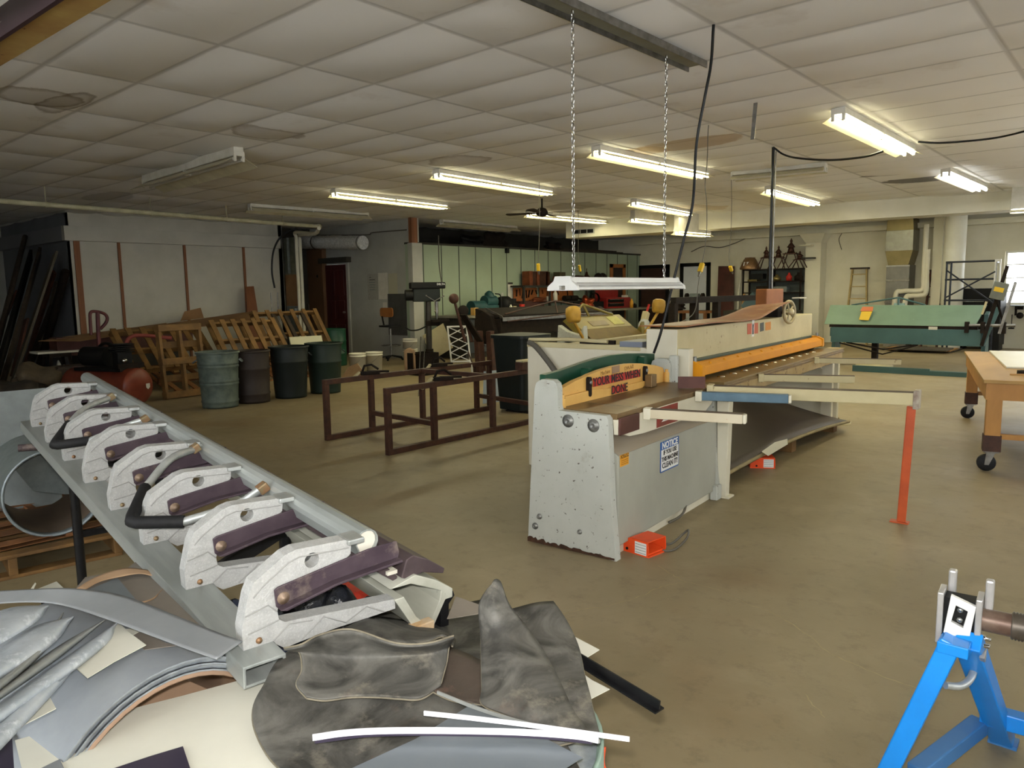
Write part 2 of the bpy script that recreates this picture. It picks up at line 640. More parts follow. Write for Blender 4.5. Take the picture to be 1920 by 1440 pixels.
# window glass and frames
t_ = NT('window glass')
t_.t.nodes.remove(t_.b)
tr_, gl_, mx_ = t_.n('ShaderNodeBsdfTransparent'), t_.n('ShaderNodeBsdfGlossy'), t_.n('ShaderNodeMixShader')
gl_.inputs['Roughness'].default_value = .03
mx_.inputs[0].default_value = .07
t_.l(tr_.outputs[0], mx_.inputs[1])
t_.l(gl_.outputs[0], mx_.inputs[2])
t_.l(mx_.outputs[0], t_.out.inputs[0])
M['glass'] = t_.m
M['frame'] = mat('white painted window frame', 'c4c2b6', None, .5)
def window(n, a, b_, axis):
    """a, b_: opposite corners of the opening on the wall's inner face"""
    x0, y0, z0 = a
    x1, y1, z1 = b_
    f, gl = MB(), MB()
    d = X3 if axis == 'y' else Y3
    L = (x1 - x0) if axis == 'y' else (y1 - y0)
    o = V((x0, y0, z0))
    H = z1 - z0
    th = Y3 * .05 if axis == 'y' else X3 * .05
    o = o + th * 1.5
    f.prism([(0, 0), (L, 0), (L, H), (0, H)], o, d, Z3, th, [[(.04, .04), (L - .04, .04), (L - .04, H - .04), (.04, H - .04)]])
    for zz in (H * .25, H * .5, H * .75):
        f.prism([(.04, zz - .012), (L - .04, zz - .012), (L - .04, zz + .012), (.04, zz + .012)], o + th * .3, d, Z3, th * .4)
    f.prism([(L / 2 - .012, .04), (L / 2 + .012, .04), (L / 2 + .012, H - .04), (L / 2 - .012, H - .04)], o + th * .3, d, Z3, th * .4)
    r = tag(f.build('window_%d' % n, M['frame']), kind='structure')
    gl.prism([(.03, .03), (L - .03, .03), (L - .03, H - .03), (.03, H - .03)], o + th * .45, d, Z3, th * .08)
    gl.build('pane', M['glass'], r)
for i, (l, h, z0, z1) in enumerate(wins):
    window(i + 1, (l, Y1, z0), (h, Y1, z1), 'y')
for i, (l, h, z0, z1) in enumerate([(-.5, 1.7, .9, 2.4), (2.6, 4.8, .9, 2.4), (8.4, 10.6, .05, 2.5), (12.5, 14.5, .9, 2.4)]):
    window(i + 4, (X1, l, z0), (X1, h, z1), 'x')

for i, (l, h, z0, z1) in enumerate(fwins):
    window(i + 8, (l, Y0 - .2, z0), (h, Y0 - .2, z1), 'y')

# partition: fascia, battens
tag(MB().box((PX - .02, PY0 - .12, 2.43), (PX + .12, 9.25, 2.69)).build('trim_1', M['fibre'], bevel=.004), kind='structure')
tag(MB().box((X0, PY0 - .12, 2.43), (PX - .02, PY0, 2.69)).build('trim_2', mat('grey fascia', '75777a', None, .7)), kind='structure')
for i, (y, w) in enumerate(((5.12, .1), (5.85, .05), (7.11, .05), (8.40, .05))):
    tag(MB().box((PX, y - w / 2, 0), (PX + .03, y + w / 2, 2.43)).build('trim_%d' % (i + 3), M['cedar'], bevel=.003), kind='structure')
# white far wall behind the duct corner
tag(MB().box((-15.75, 9.26, 0), (-15.0, 9.36, 3.1)).build('wall_partition_end', M['grey_white_paint']), kind='structure')
# mint wall battens and top plate
b = MB()
for k in range(17):
    y = 10.78 + k * .535
    if y < Y1:
        tag(MB().box((-11.9, y - .008, .02), (-11.888, y + .008, 2.42)).build('trim_%d' % (7 + k), mat('grey seam strip', '4f544b', None, .5) if k == 0 else bpy.data.materials['grey seam strip']), kind='structure')
tag(MB().box((-12.12, 10.46, 2.42), (-11.87, Y1, 2.46)).build('trim_30', M['dark_recess']), kind='structure')
# corner post at the end of the utility wall
tag(MB().box((-11.97, 10.42, 0), (-11.83, 10.7, 2.44)).build('trim_31', M['grey_white_paint']), kind='structure')
tag(MB().box((-11.95, 10.44, 2.44), (-11.85, 10.6, 2.96)).build('trim_32', M['cedar']), kind='structure')
# utility door, hardboard panel, lintel
hb = tag(MB().box((-15.6, 10.38, 0), (-14.98, 10.5, 2.55)).build('wall_hardboard', M['brown_ply']), kind='structure')
MB().cyl((-15.2, 10.378, 1.83), (-15.2, 10.385, 1.83), .035).build('hole', M['black'], hb)
d1 = tag(MB().box((-15.0, 10.46, 0), (-14.2, 10.51, 2.08)).build('door_1', M['brown_door'], bevel=.004), kind='structure')
for (a, c) in ((.15, .7), (.82, 1.25), (1.37, 1.95)):
    for xx in (-14.93, -14.57):
        MB().box((xx, 10.447, a), (xx + .3, 10.462, c)).build('panel', M['brown_door'], d1, bevel=.006)
MB().lathe([(.0, 0), (.018, .0), (.018, .03), (.03, .045), (.02, .065), (0, .07)], (-14.26, 10.46, .98), (0, -1, 0), 12).build('knob', M['steel'], d1)
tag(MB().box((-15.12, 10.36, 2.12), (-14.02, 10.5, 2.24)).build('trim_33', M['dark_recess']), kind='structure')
tag(MB().box((-14.18, 10.46, 0), (-14.1, 10.5, 2.12)).build('trim_34', M['grey_white_paint']), kind='structure')

# beam (soffit) across the back with a small grille
bm_ = tag(MB().add([(-10.45, 13.9, 2.6), (X1, 15.75, 2.66), (X1, 16.3, 2.66), (-10.45, 14.45, 2.6), (-10.45, 13.9, 3.02), (X1, 15.75, 3.02), (X1, 16.3, 3.02), (-10.45, 14.45, 3.02)],
                   [(0, 3, 2, 1), (4, 5, 6, 7), (0, 1, 5, 4), (1, 2, 6, 5), (2, 3, 7, 6), (3, 0, 4, 7)]).build('beam', M['white_paint']), kind='structure')
MB().box((-12.1, 19.28, 2.72), (X1, 19.5, 2.84)).build('trim_35', M['white_paint'])['kind'] = 'structure'
gr = MB()
gp = onP(1095, 434, (-10.45, 13.9, 0), V((1.85, -14.45, 0)).normalized())
bd = V((14.45, 1.85, 0)).normalized()
gr.prism([(-.27, -.055), (.27, -.055), (.27, .055), (-.27, .055)], gp - bd.cross(Z3) * -.004, bd, Z3, bd.cross(Z3) * .012)
vent = tag(gr.build('wall_vent', M['grey_white_paint']), 'slotted grey air grille set in the face of the ceiling beam', 'vent')
sl = MB()
for k in range(3):
    sl.prism([(-.25 + k * .172, -.04), (-.1 + k * .172, -.04), (-.1 + k * .172, .04), (-.25 + k * .172, .04)], gp + bd.cross(Z3) * .014, bd, Z3, bd.cross(Z3) * .003)
sl.build('slot', M['black'], vent)

# columns and the back doors
pil = MB()
c0, c1 = onY(1512, 500, 19.2), onY(1541, 500, 19.2)
pil.box((c0.x, 19.1, 0), (c1.x, 19.5, 2.72))
tag(pil.build('column_1', M['white_paint'], bevel=.01), kind='structure')
pc = MB()
pc.add([(c0.x - .12, 18.95, 2.72), (c1.x + .12, 18.95, 2.72), (c1.x + .12, 19.5, 2.72), (c0.x - .12, 19.5, 2.72), (c0.x, 19.1, 2.5), (c1.x, 19.1, 2.5), (c1.x, 19.5, 2.5), (c0.x, 19.5, 2.5)],
       [(0, 1, 2, 3), (4, 5, 6, 7), (0, 1, 5, 4), (1, 2, 6, 5), (2, 3, 7, 6), (3, 0, 4, 7)])
tag(pc.build('column_1_cap', M['white_paint']), kind='structure')
cc = onY(1788, 500, 18.6)
tag(MB().cyl((cc.x, 18.6, 0), (cc.x, 18.6, 2.95), .21, n=32).build('column_2', mat('smooth white column paint', 'd6d4c6', 'cbc8b8', .4, ns=2)), kind='structure')
cw = onY(1766, 500, 19.2)
tag(MB().box((cw.x - .14, 18.9, 0), (cw.x + .05, 19.5, 3.1)).build('column_3', M['white_paint']), kind='structure')
def back_door(n, pxl, pxr, pyt, m_in, m_fr):
    a, c = onY(pxl, pyt, Y1), onY(pxr, pyt, Y1)
    f = MB().prism([(a.x, 0), (c.x, 0), (c.x, a.z), (a.x, a.z)], (0, Y1, 0), X3, Z3, -Y3 * .05, [[(a.x + .09, .0), (c.x - .09, 0), (c.x - .09, a.z - .1), (a.x + .09, a.z - .1)][::1]] if False else ())
    f = MB().box((a.x, Y1 - .06, 0), (a.x + .1, Y1, a.z)).box((c.x - .1, Y1 - .06, 0), (c.x, Y1, a.z)).box((a.x, Y1 - .06, a.z - .1), (c.x, Y1, a.z))
    d = tag(f.build('door_%d' % n, m_fr), kind='structure')
    MB().box((a.x + .1, Y1 - .03, 0), (c.x - .1, Y1 - .002, a.z - .1)).build('leaf', m_in, d)
back_door(2, 1198, 1256, 498, mat('dark brown door', '3c271f', '30201a', .5, ns=3), M['black'])
back_door(3, 1277, 1333, 494, mat('white slab door', 'cfd2d2', 'c5c8c8', .45, ns=2), M['black'])
a, c = onX(1143, 495, -11.9), onX(1171, 530, -11.9)
fr = MB().box((-11.9, a.y, .02), (-11.86, a.y + .13, a.z)).box((-11.9, c.y - .13, .02), (-11.86, c.y, a.z)).box((-11.9, a.y, a.z - .1), (-11.86, c.y, a.z))
d4 = tag(fr.build('door_4', mat('honey stained door frame', '9a5f2f', '83502a', .5, ns=7)), kind='structure')
MB().box((-11.898, a.y + .13, .02), (-11.885, c.y - .13, a.z - .1)).build('leaf', mat('dark doorway board', '332a23', '2a231d', .7, ns=3), d4)
TUBE = 30.0
# ------------------------------------------------------------------ fluorescent strip lights
M['tube_on'] = mat('lit fluorescent tube', 'ffffff', None, .4, emit=((1, .94, .62), TUBE))
M['tube_cool'] = mat('lit cool fluorescent tube', 'ffffff', None, .4, emit=((.93, .97, 1.0), TUBE))
M['hood'] = mat('cream enamelled reflector', 'cfc6a4', 'bfb694', .4, ns=6)
M['chan'] = mat('white enamelled channel', 'c9c5b8', 'b7b2a2', .4, ns=6)


def strip_light(name, label, p, q, lit=1, hood=1, wide=.27, tilt=0, group=None, brown=False):
    p, q = V(p), V(q)
    d = (q - p)
    L = d.length
    d.normalize()
    s = d.cross(Z3).normalized()
    mid = (p + q) / 2
    Mx = Matrix((s, d, Z3)).transposed().to_4x4()
    Mx.translation = V((mid.x, mid.y, p.z))
    Mx = Mx @ Matrix.Rotation(tilt, 4, 'Y')
    t = thing(name, label, 'light', M=Mx, group=group)
    h = L / 2
    M_h = M['hood'] if not brown else M['beige_hood']
    MB().box((-.055, -h, .0), (.055, h, CH - p.z - .005 if tilt == 0 else .05)).build('channel', M['chan'], t, True, .004)
    if hood:
        for sg in (-1, 1):
            MB().prism([(.05, -h), (wide / 2, -h), (wide / 2, h), (.05, h)] if sg > 0 else [(-wide / 2, -h), (-.05, -h), (-.05, h), (-wide / 2, h)],
                       (0, 0, .012 + .0 * sg), (1, 0, -.55 * sg), Y3, (0, 0, .004)).build('reflector', M_h, t, True)
    for x in (-.045, .045):
        tb = MB().cyl((x, -h + .02, -.035), (x, h - .02, -.035), .019, n=10)
        tb.build('tube', (M['tube_cool'] if lit == 2 else M['tube_on']) if lit else M['glass_tube'], t, True)
    for y in (-h, h):
        e = MB().box((-.06, y - .012, -.005), (.06, y + .012, .045))
        for x in (-.045, .045):
            e.box((x - .014, y - .01, -.06), (x + .014, y + .01, 0))
        e.build('lampholder', M['chan'], t, True, .003)
    if L > 1.6:
        MB().box((-.06, -.015, -.055), (.06, .015, 0)).build('lampholder', M['chan'], t, True, .003)
    return t


ZL = 2.90
for (pa, pb, label, lit, grp) in (
        ((1118, 282), (1322, 326), 'long lit double tube ceiling light behind the hanging chains', 1, 1),
        ((1572, 213), (1705, 282), 'big bright ceiling light with the black cable looping from its ends', 1, 1),
        ((1773, 322), (1843, 352), 'cool white lit ceiling light farthest to the right', 2, 1),
        ((818, 325), (1035, 360), 'long lit ceiling light in front of the ceiling fan', 1, 1),
        ((625, 361), (835, 386), 'long lit ceiling light nearest the utility door wall', 1, 1),
        ((990, 401), (1118, 413), 'lit ceiling light just behind the ceiling fan', 1, 1),
        ((1188, 379), (1302, 401), 'lit ceiling light before the beam, crossed by the far chain', 1, 1),
        ((1441, 355), (1538, 382), 'lit ceiling light just behind the thin black conduit', 1, 1),
        ((468, 388), (688, 404), 'dead brownish ceiling light above the white pipe elbows', 0, 1),
        ((828, 416), (968, 428), 'dead ceiling light above the pale green panelled wall', 0, 1)):
    a, c = at(*pa, ZL), at(*pb, ZL)
    d = (c - a)
    if d.length < 2.2 or d.length > 2.45:
        c = a + d.normalized() * 2.44
    strip_light('ceiling_light', label, a, c, lit, group='eight foot ceiling lights', brown=not lit, wide=.27 if lit else .36)
a = at(1186, 410, 2.78)
strip_light('ceiling_light', 'short lit light hanging close under the white ceiling beam', a, a + V((.05, 1.1, 0)), 1)
a, c = at(268, 346, 2.86), at(448, 292, 2.86)
strip_light('ceiling_light', 'dead ceiling light set crossways over the dark left side', c, c + (a - c).normalized() * 2.6, 0, brown=True, wide=.42)
a, c = at(1374, 330, 2.9), at(1548, 313, 2.9)
strip_light('ceiling_light', 'short dead ceiling light with a tan reflector near the black conduit', a, c, 0, brown=True)
# far lights beyond the beam
a = at(1268, 434, 2.55)
strip_light('ceiling_light', 'tiny lit light seen under the beam near the far wall', a, a + V((.1, 1.2, 0)), 1)
a = at(1895, 393, 2.6)
strip_light('ceiling_light', 'small lit light under the beam at the picture\'s right edge', a, a + V((1.2, .1, 0)), 2)

for x, y in ((.15, 6.9), (.15, 11.4)):  # unseen lights added to brighten the far right wall
    strip_light('ceiling_light', 'added lit ceiling light over the casters table, unseen outside the picture' if y < 9 else 'added lit ceiling light far over the right side, unseen outside the picture', (x, y, ZL), (x, y + 2.44, ZL), 1)
for x in (-9.2, -5.6):  # extra lights added out of sight behind the beam to brighten the back wall
    strip_light('ceiling_light', 'added lit light, unseen above the beam near the %s' % ('back doors' if x < -7 else 'plenum duct'), (x, 16.3, 2.93), (x + 2.44, 16.3, 2.93), 1, wide=.2)

# bare steel channel that carries the chains
a, c = at(1010, -14, 2.92), at(1308, 121, 2.92)
d = (c - a).normalized()
a = c - d * 2.44
ch = thing('light_channel', 'bare grey steel channel on the ceiling from which the two chains hang', 'channel', (a + c) / 2)
s = d.cross(Z3).normalized()
mb = MB().bar(a, c, .13, .012)
mb.build('web', mat('dull green grey steel', '8a8a7c', '7d7d70', .5, .2), ch)
for k in (-1, 1):
    MB().bar(a + s * .068 * k - Z3 * .014, c + s * .068 * k - Z3 * .014, .008, .045).build('flange', M['steel'], ch)

# shop light on two chains
p0, p1 = onX(1056, 549, -2.5), onX(1270, 546, -2.53)
zc = 1.405
d = (p1 - p0)
d.z = 0
L = 1.25
d.normalize()
s = d.cross(Z3)
Mx = Matrix((s, d, Z3)).transposed().to_4x4()
Mx.translation = V((p0.x, p0.y, zc)) + d * L / 2
sl = thing('shop_light', 'white shop light hanging low on two chains over the small shear', 'light', M=Mx)
h = L / 2
prof = [(-.10, 0), (-.1, .012), (-.055, .04), (-.05, .07), (.05, .07), (.055, .04), (.1, .012), (.1, 0), (.09, 0), (.046, .03), (-.046, .03), (-.09, 0)]
MB().prism(prof, (0, -h, 0), X3, Z3, Y3 * L).build('housing', M['white_metal'], sl, True, .003)
for y in (-h, h):
    MB().prism([(-.105, -.004), (.105, -.004), (.1, .02), (.06, .05), (.05, .075), (-.05, .075), (-.06, .05), (-.1, .02)], (0, y - .012, 0), X3, Z3, Y3 * .024,
               [[(-.02, .0), (.02, 0), (.02, .022), (-.02, .022)]]).build('end_cap', M['white_metal'], sl, True, .003)
for x in (-.045, .045):
    MB().cyl((x, -h + .02, .012), (x, h - .02, .012), .016, n=10).build('tube', M['glass_tube'], sl, True)
for zz in (.018, .034):
    MB().bar((.0905 - zz * .9 + .02, -h + .02, zz + .004), (.0905 - zz * .9 + .02, h - .02, zz + .004), .004, .003).build('rib', M['steel'], sl, True)


def chain(label, top, bot):
    c = thing('light_chain', label, 'chain', bot, group='chains of the hanging shop light')
    n = int((V(top) - V(bot)).length / .034)
    vs = MB()
    for k in range(n):
        o = lerp(bot, top, (k + .5) / n)
        ring = [(o + (X3 if k % 2 else Y3) * (.0085 * math.cos(t)) + Z3 * (.021 * math.sin(t))) for t in [2 * PI * i / 8 for i in range(9)]]
        vs.tube(ring, .0026, 5, False)
    vs.build('links', M['chrome'], c)


e0 = Mx @ V((0, -h + .1, .07))
e1 = Mx @ V((0, h - .1, .07))
chain('nearer bright chain holding up the white shop light', (e0.x, e0.y, 2.9), e0)
chain('farther bright chain holding up the white shop light', (e1.x, e1.y, 2.9), e1)


# ------------------------------------------------------------------ cords hanging from the ceiling
def cord(name, label, pts, r, m, cat='cord', n=6, group=None):
    return tag(MB().tube(spline(pts, 8), r, n).build(name, m), label, cat, group)


top = at(1338, 46, CH - .01)
seg = [top]
for (px, py), k in zip([(1333, 120), (1322, 180), (1306, 270), (1299, 380), (1282, 450), (1262, 530), (1240, 620), (1226, 662)], range(9)):
    x = top.x + (-2.62 - top.x) * (k + 1) / 8
    seg.append(onX(px, py, x))
cord('power_lead', 'thick black cord drooping from the ceiling to the green arched bar', seg, .009, M['cable'])
X_g = -4.7


def drop(px0, pys, X, label, plug=None, r=.0045, m='rope_grey', kind='cord'):
    """a cord hanging in the plane X, with an optional yellow plug as a part"""
    pts = [onX(x, y, X) for x, y in pys]
    c = tag(MB().tube(spline(pts, 6), r, 6).build('drop_cord', M[m]), label, 'cord')
    if plug:
        a, b_ = onX(*plug[0], X), onX(*plug[1], X)
        MB().bar(a, b_, .045, .035, Y3).build('plug', M['yellow_plug'], c, bevel=.006)
        MB().cyl(b_, b_ + (b_ - a).normalized() * .05, .016, .008, n=8).build('strain_relief', M['steel'], c)
    return c


drop(0, [(1338, 165), (1334, 190), (1328, 240), (1326, 300), (1322, 345), (1325, 380), (1325, 430), (1321, 470), (1316, 496)], -3.4, 'grey cord ending in the large yellow connector before the white door', ((1317, 494), (1312, 510)))
drop(0, [(1312, 512), (1308, 545), (1306, 570), (1300, 588), (1288, 598), (1272, 606)], -3.4, 'grey lead running on down from the yellow connector to the big shear')
drop(0, [(1014, 285), (1011, 330), (1012, 400), (1011, 450), (1009, 495)], -6.8, 'thin cord with a yellow plug hanging before the copper books shelf', ((1009, 494), (1010, 508)))
drop(0, [(1083, 385), (1085, 420), (1084, 470), (1086, 498)], -8.6, 'thin cord with a yellow plug hanging beside the ceiling fan', ((1086, 497), (1088, 509)))
drop(0, [(1371, 335), (1372, 380), (1370, 440), (1367, 480), (1369, 498)], -4.6, 'thin cord with a small yellow plug before the dark leaning door', ((1369, 499), (1372, 508)))
# conduit, cables between the lights
c0, c1 = at(1450, 276, 2.95), None
yy = c0.y
bt = onY(1443, 560, yy)
cond = thing('conduit_drop', 'thin black and steel conduit dropping from the ceiling to the big shear', 'conduit', (bt.x, yy, 1.28))
MB().cyl((c0.x, yy, 1.28), (c0.x, yy, 2.95), .016, n=10).build('pipe', M['black_paint'], cond)
MB().cyl((c0.x + .03, yy, 1.28), (c0.x + .03, yy, 2.9), .008, n=8).build('tube', M['steel'], cond)
zc = 2.93
cord('light_cable', 'black cable sagging between the conduit and the big bright light', [(c0.x, yy, 2.95)] + [onY(x, y, yy - .2 * k) for k, (x, y) in enumerate([(1470, 290), (1500, 297), (1560, 300), (1620, 294), (1655, 284)])], .011, M['cable'])
cord('light_cable', 'black cable running from the big bright light off to the right', [at(1722, 266, 2.93), at(1760, 268, 2.92), at(1810, 265, 2.92), at(1870, 258, 2.92), at(1935, 243, 2.94)], .011, M['cable'])
st = at(1417, 189, CH)
b0 = onY(1408, 262, st.y)
tag(MB().bar((st.x, st.y, CH), (st.x - .02, st.y, b0.z), .035, .003, Y3).build('hanger_strap', M['steel']), 'flat metal strap hanging loose from the ceiling', 'strap')
h1, h2 = onY(1183, 468, 19.3), onY(1408, 442, 19.3)
cord('wall_wire', 'thin dark wire sagging along the white far wall over the doors', [onY(1296, 472, 19.4), onY(1320, 462, 19.4), onY(1350, 464, 19.4), onY(1380, 455, 19.4), onY(1408, 442, 19.4)], .012, M['rope_grey'])

# ------------------------------------------------------------------ ceiling fan
fp = at(1016, 372, 2.93)
fan = thing('ceiling_fan', 'dark brown ceiling fan between the lit ceiling lights', 'fan', fp)
MB().cyl(fp, fp - Z3 * .2, .014, n=8).build('downrod', M['iron'], fan)
hub = fp - Z3 * .24
MB().lathe([(.02, .09), (.07, .07), (.1, .02), (.1, -.02), (.06, -.05), (0, -.06)], hub, Z3, 18).build('motor', M['iron'], fan)
for k in range(4):
    a = R(20 + 90 * k)
    u = V((math.cos(a), math.sin(a), 0))
    w = V((-math.sin(a), math.cos(a), .12))
    bl = MB().prism([(.12, -.02), (.2, -.055), (.6, -.07), (.64, -.03), (.64, .03), (.6, .07), (.2, .055), (.12, .02)], hub, u, w, Z3 * .008)
    bl.build('blade', M['dark_wood'], fan)

# ------------------------------------------------------------------ pipes
pa, pb = at(-60, 372, 2.7), at(600, 425, 2.7)
pp = thing('ceiling_pipe', 'long cream pipe hung below the ceiling along the white partition', 'pipe', (pa + pb) / 2)
MB().cyl(pa, pb, .035, n=14).build('pipe', M['pipe_cream'], pp)
for k, t in enumerate((.16, .42, .65, .85)):
    q = pb * t + pa * (1 - t)
    h = MB().bar(q + Z3 * .03, (q.x, q.y, CH - .01), .03, .004, Y3)
    h.lathe([(.037, -.015), (.042, -.015), (.042, .015), (.037, .015)], q, (pb - pa), 14)
    h.build('hanger', M['pipe_cream'], pp)
MB().lathe([(.036, -.04), (.048, -.04), (.048, .04), (.036, .04)], pb - (pb - pa).normalized() * .03, pb - pa, 14).build('coupling', M['pipe_cream'], pp)
# the twin white drops beside the furnace
for (tx, ty, bx, by, lab) in ((555, 440, 556, 598, 'left of the two white pipes coming down beside the dusty furnace'), (562, 445, 565, 598, 'right of the two white pipes coming down beside the dusty furnace')):
    a, c = onX(tx, ty, -14.2), onX(bx, by, -14.2)
    pts = [at(598, 428, 2.66), at(590, 438, 2.62), (a.x, a.y, a.z + .05), (a.x, a.y, a.z - .05), (a.x, a.y, .1)]
    tag(MB().tube(spline(pts[:4], 5) + [V(pts[4])], .036, 12).build('drain_pipe', M['pvc']), lab, 'pipe', 'white pipes by the furnace')

# three pipes crossing the top left corner of the view
for k, (pxa, pxb, r_, m_, lab) in enumerate((((-80, 8), (130, -90), .045, 'steel', 'grey round duct nearest the corner of the picture'),
                                             ((-60, 92), (150, -40), .03, 'steel', 'thin grey pipe beside the tan duct'))):
    a, c = at(*pxa, 2.6), at(*pxb, 2.6)
    a, c = a + (a - c) * 2, c + (c - a) * 1.6
    tag(MB().cyl(a, c, r_, n=14).build('overhead_pipe', M[m_]), lab, 'pipe')
a, c = at(-60, 118, 2.6), at(190, -46, 2.6)
a, c = a + (a - c) * 2, c + (c - a) * 1.6
du = thing('overhead_duct', 'tan wooden beam with a dark edge crossing the picture\'s top corner', 'beam', (a + c) / 2)
d = (c - a).normalized()
MB().bar(a, c, .13, .1).build('beam', mat('tan stained board', 'a98f55', '8f6c40', .6, ns=3, st=(1, 1, 1), chips=('5b3b26', 14, .66, .7)), du)
s = d.cross(Z3)
MB().bar(a + s * .075, c + s * .075, .02, .12).build('edge', mat('dark edge', '3c2c30', None, .5), du)
# ------------------------------------------------------------------ the small shear in the middle of the floor
S = Frame((-2.06, 3.13, 0), 4.4)
M['sh_grey'] = mat('pale grey machine paint', 'b3b5ad', 'a5a79e', .5, ns=2, chips=('4d443b', 36, .615, .635), chips2=('8d887b', 4, .58, .75))
M['sh_apron'] = mat('grey apron paint', '9d9d91', '929286', .5, ns=2, chips=('6d675b', 12, .7, .74))
M['sh_white'] = mat('off white machine paint', 'cfcab6', 'c2bca6', .5, ns=2, chips=('5d5145', 22, .72, .75))
M['sh_cream'] = mat('cream machine paint', 'bdb28b', 'b0a47d', .5, ns=3, chips=('6a4a30', 16, .64, .7))
M['sh_yellow'] = mat('buff yellow paint', 'd3a85c', 'c7994f', .5, ns=3, chips=('7a5b34', 22, .68, .72))
M['sh_amber'] = mat('amber yellow paint', 'd08a06', 'c37f04', .6, ns=3, chips=('7a5a20', 30, .72, .75))
M['sh_green'] = mat('dark green paint', '17442f', '12392a', .4, ns=4, chips=('3c5a48', 14, .68, .72))
M['sh_dkgreen'] = mat('grey green trim', '3a4a3c', '34423a', .5, ns=4)
M['bed'] = mat('worn brown bed steel', '7c6543', '6a5437', .38, .35, ns=6, chips=('4d3a28', 9, .6, .75))
M['bolt'] = mat('dull bolt steel', '8b8c88', '6f6f6b', .4, .6, ns=30)
M['sign_red'] = mat('red tape', 'b02a20', '9c241c', .45, ns=8)
M['ink'] = mat('black lettering', '161312', None, .5)
M['sign_white'] = mat('white sign', 'd8d8d4', None, .4)
M['sign_blue'] = mat('blue sign ink', '1e4f8f', None, .4)
M['sign_orange'] = mat('amber caution sign', 'd0922a', None, .4)
M['brown_plate'] = mat('brown scale steel', '5b3b33', '4d312b', .5, .3, ns=7)
sh = thing('metal_shear', 'small pale grey metal shear with buff and green arched bars and a NOTICE sign', 'machine', M=S.M)


def SX(px, py, x):
    p = S.X(px, py, x)
    return (p.y, p.z)


def SY(px, py, y):
    p = S.Y(px, py, y)
    return (p.x, p.z)


ep = [(-.543, .012), (-.49, .02), (-.4, .012), (-.2, .02), (0.005, .0), (.02, .0), (-.008, .29), (-.03, .744), (-.045, .762), (-.33, .766), (-.337, .79), (-.337, .885), (-.345, .91), (-.368, .927), (-.44, .927), (-.475, .908), (-.487, .87)]
pe = MB().prism(ep, (0, 0, 0), X3, Z3, Y3 * .05).build('end_plate', M['sh_grey'], sh, True, .008)
for x, z, r_ in ((-.27, .715, .026), (-.115, .705, .026), (-.49, .1, .014), (-.2, .12, .01), (-.46, .16, .012)):
    MB().lathe([(r_ * 1.35, 0), (r_ * 1.35, .004), (r_, .005), (r_ * .9, .014), (r_ * .45, .015), (.0, .008)], (x, -.0005, z), -Y3, 14).build('bolt', M['bolt'], pe, True)
ep2 = [(p[0], p[1]) for p in ep]
MB().prism(ep2, (0, 1.41, 0), X3, Z3, Y3 * .05).build('end_plate', M['sh_grey'], sh, True, .008)
rnd = random.Random(4)
rp = [(-.545 + .555 * k / 40, .004) for k in range(41)] + [(-.545 + .555 * k / 40, .014 + rnd.uniform(0, .022) * (1.2 - k / 40)) for k in range(40, -1, -1)]
MB().prism(rp, (0, -.0012, 0), X3, Z3, Y3 * .002).build('rust_edge', mat('flaking brown rust', '4a3020', '33231a', .9, ns=30), pe, True)
# apron box
ap = [(0, .06), (0, .545), (-.15, .632), (-.4, .632), (-.4, .06)]
MB().prism(ap, (0, .055, 0), X3, Z3, Y3 * 1.35).build('apron', M['sh_apron'], sh, True, .004)
MB().prism([(-.03, .0), (-.03, .07), (-.4, .07), (-.4, .0)], (0, .06, 0), X3, Z3, Y3 * 1.34).build('kick_plate', M['sh_white'], sh, True)
# dusty slope of the apron
MB().prism([(.002, .547), (-.149, .635), (-.147, .638), (.004, .550)], (0, .06, 0), X3, Z3, Y3 * 1.34).build('dusty_ledge', mat('dusty tan ledge', '8f806a', '9a8f7e', .7, ns=6, st=(1, .15, 1)), sh, True)
# bed with its curved front casting
MB().box((-.44, .05, .735), (-.005, 1.41, .768)).build('bed', M['bed'], sh, True, .003)
bl = [(.05, .738), (1.41, .738), (1.41, .69), (1.36, .69), (1.3, .655), (1.2, .62), (.95, .615), (.35, .62), (.18, .63), (.12, .65), (.06, .655)]
MB().prism(bl, (-.03, 0, 0), Y3, Z3, X3 * .03).build('bed_casting', M['sh_white'], sh, True, .003)
MB().box((-.002, .055, .655), (.012, .27, .745)).build('blade_end', M['brown_plate'], sh, True, .002)
MB().box((-.35, .3, .7685), (-.02, .303, .7695)).build('scribe_line', M['steel'], sh, True)
# square gauge plate lying on the bed
# hold-down bar with scalloped foot, carrying the red tapes
xb = -.385
def C3(x, y):
    return (960 + x / 3.2, 620 + y / 3.2)
topc = [(292, 352), (380, 302), (452, 272), (470, 262), (540, 235), (620, 212), (700, 198), (780, 197), (818, 203), (860, 208), (905, 222), (918, 255), (944, 258), (944, 312)]
botc = [(930, 318), (860, 327), (835, 326), (800, 330), (775, 352), (745, 360), (700, 368), (640, 384), (600, 390), (560, 405), (500, 420), (440, 438), (400, 452), (360, 462), (330, 478), (296, 484)]
poly = [SX(*C3(*p), xb) for p in topc + botc]
for_i = len(topc)
bz = [p for p in poly]
hd = MB().prism(poly, (xb, 0, 0), Y3, Z3, X3 * -.035).build('hold_down', M['sh_yellow'], sh, True, .004)
